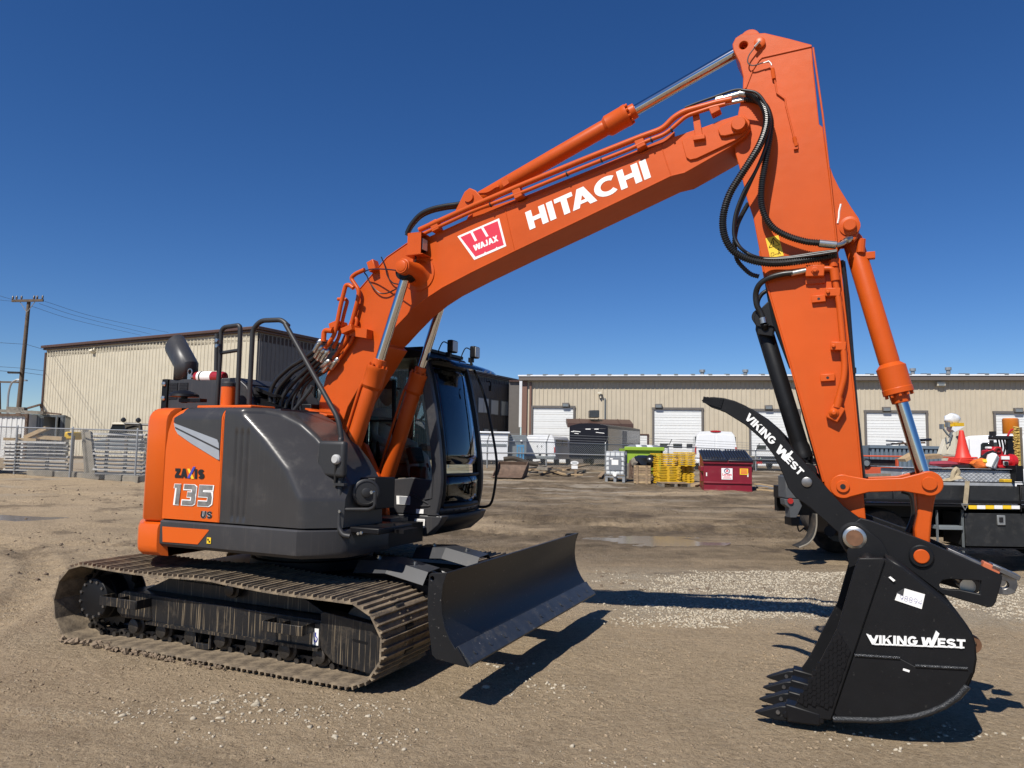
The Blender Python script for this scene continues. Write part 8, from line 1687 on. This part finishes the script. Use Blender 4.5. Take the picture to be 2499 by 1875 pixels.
m = MB(); m.tube(smoothpath([PT(cV, p, d+.1) for p in ((1560, 828), (1640, 835), (1700, 830), (1755, 822))], 6), .035, 8); ct('coiled_hose', m, RUBBER, 'dark hose lying flat on the diamond plate box', 'hose')
p = PT(cV, (1745, 805), d-.1); ct('hi_vis_vest', lump(p, .13, 1.3, .7, sd=12), mat('hivis_orange', (.72, .16, .02), .7, var=.3, vscale=14), 'crumpled orange and yellow safety vest beside the white bottle', 'vest'); p = PT(cV, (1765, 790), d-.16); ct('yellow_rag', lump(p, .06, 1.2, .8, sd=13), YELP, 'small yellow rag on the orange vest', 'rag')
p = PT(cV, (1440, 805), d-.1); ct('red_sling', lump(p, .12, 1.8, .45, sd=22), mat('dull_red_webbing', (.25, .03, .05), .8), 'tangled dull red sling on the diamond plate box', 'sling')
for i, (p, q, w, h, mt, lb) in enumerate((((1120, 790), (1210, 740), .25, .05, PLY, 'short board tilted up beside the bucket cylinder rod'), ((1200, 775), (1400, 762), .3, .06, WOOD, 'thick board lying level behind the cylinder rod'), ((1180, 760), (1390, 745), .2, .04, PLY, 'pale thin board on the thick board'), ((830, 910), (1010, 905), .2, .05, WOODG, 'grey board lying on the truck deck below the arm'))):
    plank(p, q, w, h, mt, lb, c=cV, dp=BY_+.1 if i < 3 else TD+.4, cat='board', nm='board')
m = MB(); bx(m, cV, (1915, 925), (1980, 957), TD+.15, .12); ct('yellow_block', m, YELP, 'small yellow block resting on the black side board rail', 'block', .008)
# ratchet strap over the side board
SB = thing('tie_down_strap', 'worn tan tie down strap hanging over the black side board', 'strap', (0, 0, 0)); WEB = mat('tan_webbing', (.38, .31, .20), .85, var=.3, vscale=14)
m = MB(); P = [PT(cV, p, dd_) for p, dd_ in (((1410, 945), TD+.3), ((1580, 908), TD+.1), ((1630, 940), TD-.06), ((1622, 1040), TD-.065), ((1612, 1130), TD-.065))]
for i in range(len(P)-1):
    a, b = P[i], P[i+1]; s = Vector((.035, 0, 0)) if i > 1 else Vector((0, .04, .02)); m.add([a-s, a+s, b+s, b-s, a-s+Vector((0, -.006, 0)), a+s+Vector((0, -.006, 0)), b+s+Vector((0, -.006, 0)), b-s+Vector((0, -.006, 0))], [(0, 1, 2, 3), (7, 6, 5, 4), (0, 4, 5, 1), (2, 6, 7, 3), (1, 5, 6, 2), (3, 7, 4, 0)])
m.build('webbing', WEB, SB); m = MB(); m.tube(smoothpath([PT(cV, p, TD+.2) for p in ((1510, 940), (1520, 880), (1545, 845), (1560, 880), (1535, 910))], 5), .035, 8); m.build('webbing_loop', WEB, SB); m = MB(); c = PT(cV, (1612, 1140), TD-.07); m.tube([c+Vector((-.05, 0, .04)), c+Vector((.05, 0, .04)), c+Vector((0, 0, -.05)), c+Vector((-.05, 0, .04))], .010, 6); m.build('strap_hook', GALV, SB)
m = MB(); g = ground(*cV((205, 1160))); P = [(-.25, 0), (.25, 0), (.22, .12), (-.05, .22)]; m.prism(P, -.15, .15); o = ct('orange_wedge', m, mat('dusty_orange', (.42, .12, .06), .7), 'dusty orange wedge lying on the dirt behind the service truck', 'wedge', .01); o.location = (g.x, g.y, g.z)
# base points: move each Empty that was built in world space to the foot of its parts
bpy.context.view_layer.update()
for T in (RD, ST, LM, WC, RK, BRU, PU, JC, BO, SB):
    lo = Vector((1e9,)*3); hi = -lo
    for ch in T.children:
        for v in ch.bound_box:
            lo = Vector(map(min, lo, v)); hi = Vector(map(max, hi, v))
    b = Vector(((lo.x+hi.x)/2, (lo.y+hi.y)/2, lo.z)); T.location = b
    for ch in T.children: ch.location = Vector(ch.location)-b
# the pickup stands askew: its nose points away to the right
pv = PT(cV, (1560, 790), 16.2); WC.rotation_euler = (0, 0, math.radians(-30)); off = Vector((pv.x, pv.y, WC.location.z)); l0 = Vector(WC.location)
R_ = Matrix.Rotation(math.radians(-30), 3, 'Z'); WC.location = off+R_ @ (l0-off)
# rusty frame standing between the tank and the crate
m = MB(); d = 29.6
for p, q in (((1098, 748), (1092, 895)), ((1122, 742), (1128, 890)), ((1098, 790), (1126, 780)), ((1094, 850), (1128, 842)), ((1100, 748), (1126, 890)), ((1096, 760), (1110, 900))): m.cyl(PT(cW, p, d), PT(cW, q, d-.1), .035, 6)
fr2 = one('rusty_frame', m, RUST, 'rusty metal frame leaning between the water tank and the crate', 'frame')
m = MB(); bx(m, cW, (1072, 770), (1130, 905), d+.25, .3); one('plywood_sheet', m, WOODG, 'brown plywood sheet standing behind the rusty frame beside the crate', 'plywood')
# ================================================================== OPERATOR in the cab
def body(name, verts, edges, radii, material, parent, root=0, sub=2):
    me = bpy.data.meshes.new(name); me.from_pydata(verts, edges, []); o = bpy.data.objects.new(name, me); COL.objects.link(o); o.parent = parent
    sk_ = o.modifiers.new('skin', 'SKIN'); sk_.use_smooth_shade = True; me.skin_vertices or me.skin_vertices
    lay = me.skin_vertices[0] if len(me.skin_vertices) else None
    if lay is None:
        bm = bmesh.new(); bm.from_mesh(me); bm.verts.layers.skin.verify(); bm.to_mesh(me); bm.free(); lay = me.skin_vertices[0]
    for i, r in enumerate(radii): lay.data[i].radius = (r, r) if not isinstance(r, tuple) else r; lay.data[i].use_root = (i == root)
    s_ = o.modifiers.new('sub', 'SUBSURF'); s_.levels = sub; s_.render_levels = sub; me.materials.append(material); return o
PW = MO+EX*.27+EY*.72; 
PER = thing('person', 'operator in a dark cap and light grey hoodie sitting in the excavator cab', 'person', (PW.x, PW.y, 1.60), YAW)
SKIN = mat('skin', (.42, .25, .18), .55); HOOD = mat('grey_hoodie', (.52, .52, .50), .9, var=.1, vscale=30, bump=.4, bscale=60); TROU = mat('dark_trousers', (.03, .032, .045), .85); CAPM = mat('dark_cap', (.015, .015, .018), .8)
V = [(0, 0, .10), (.0, 0, .25), (.0, 0, .42), (.02, 0, .50), (.03, 0, .58), (.0, -.18, .47), (.06, -.25, .25), (.30, -.25, .17), (0, .18, .47), (.06, .25, .25), (.30, .25, .17), (.05, -.10, .06), (.45, -.12, .08), (.55, -.12, -.35), (.68, -.12, -.40), (.05, .10, .06), (.45, .12, .08), (.55, .12, -.35), (.68, .12, -.40)]
E_ = [(0, 1), (1, 2), (2, 3), (3, 4), (3, 5), (5, 6), (6, 7), (3, 8), (8, 9), (9, 10), (0, 11), (11, 12), (12, 13), (13, 14), (0, 15), (15, 16), (16, 17), (17, 18)]
RAD = [(.15, .13), (.15, .13), (.15, .12), (.10, .09), .052, .075, .056, .040, .075, .056, .040, .09, .075, .055, .04, .09, .075, .055, .04]
bd = body('body', V, E_, RAD, HOOD, PER)
m = MB(); hd = []
for i in range(13):
    t = i/12; z = -.13+.27*t; r = math.sin(math.pi*min(1, max(0.02, t*.97+.02)))**.55
    hd.append([(.095*r*math.cos(a)*(1.08 if math.cos(a) > 0 and t < .6 else 1)+(.012 if abs(a) < .3 and .3 < t < .52 else 0), .076*r*math.sin(a), z) for a in [2*math.pi*k/20-math.pi for k in range(21)]])
m.grid(hd); he = m.build('head', SKIN, PER, smooth=80); he.location = (.055, 0, .73)
m = MB(); m.tube([(.10, 0, .035), (.122, 0, .0), (.128, 0, -.018), (.10, 0, -.025)], .012, 8); 
for s in (-1, 1): m.lathe((-.005, s*.072, 0), (-.005, s*.088, 0), [(0, .02), (.008, .032), (.014, .026)], 10)
m.build('nose_and_ears', SKIN, he)
m = MB()
for s in (-1, 1): m.lathe((.080, s*.032, .032), (.096, s*.032, .032), [(0, .004), (.006, .013), (.012, .006)], 8)
m.box((.098, 0, -.062), (.012, .045, .006)); m.build('eyes_and_mouth', mat('eye_dark', (.05, .025, .02), .4), he)
m = MB(); cap = []
for i in range(7):
    a = math.pi/2*i/6; cap.append([(.104*math.cos(a)*math.cos(b_), .086*math.cos(a)*math.sin(b_), .045+.105*math.sin(a)) for b_ in [2*math.pi*k/20 for k in range(21)]])
m.grid(cap); m.prism([(.05, -.07), (.14, -.065), (.175, 0), (.14, .065), (.05, .07)], .046, .054, 'z'); m.build('cap', CAPM, he, smooth=60)
for s in (-1, 1):
    hv = [(0, 0, 0), (.055, 0, 0)]; m = MB(); m.lathe((.33, s*.25, .165), (.42, s*.25, .165), [(0, .026), (.03, .038), (.07, .040), (.088, .028)], 12); hn = m.build('hand', SKIN, PER, smooth=80)
    for k in range(4):
        f = MB(); y = s*.25+(-.028+.019*k); f.tube(smoothpath([(.40, y, .175), (.435+.006*(k in (1, 2)), y, .170), (.445, y, .145), (.425, y, .130)], 4), .0088, 7); f.build('finger', SKIN, hn)
    f = MB(); f.tube(smoothpath([(.36, s*.25-s*.035, .165), (.40, s*.25-s*.055, .158), (.425, s*.25-s*.045, .145)], 4), .0098, 7); f.build('thumb', SKIN, hn)
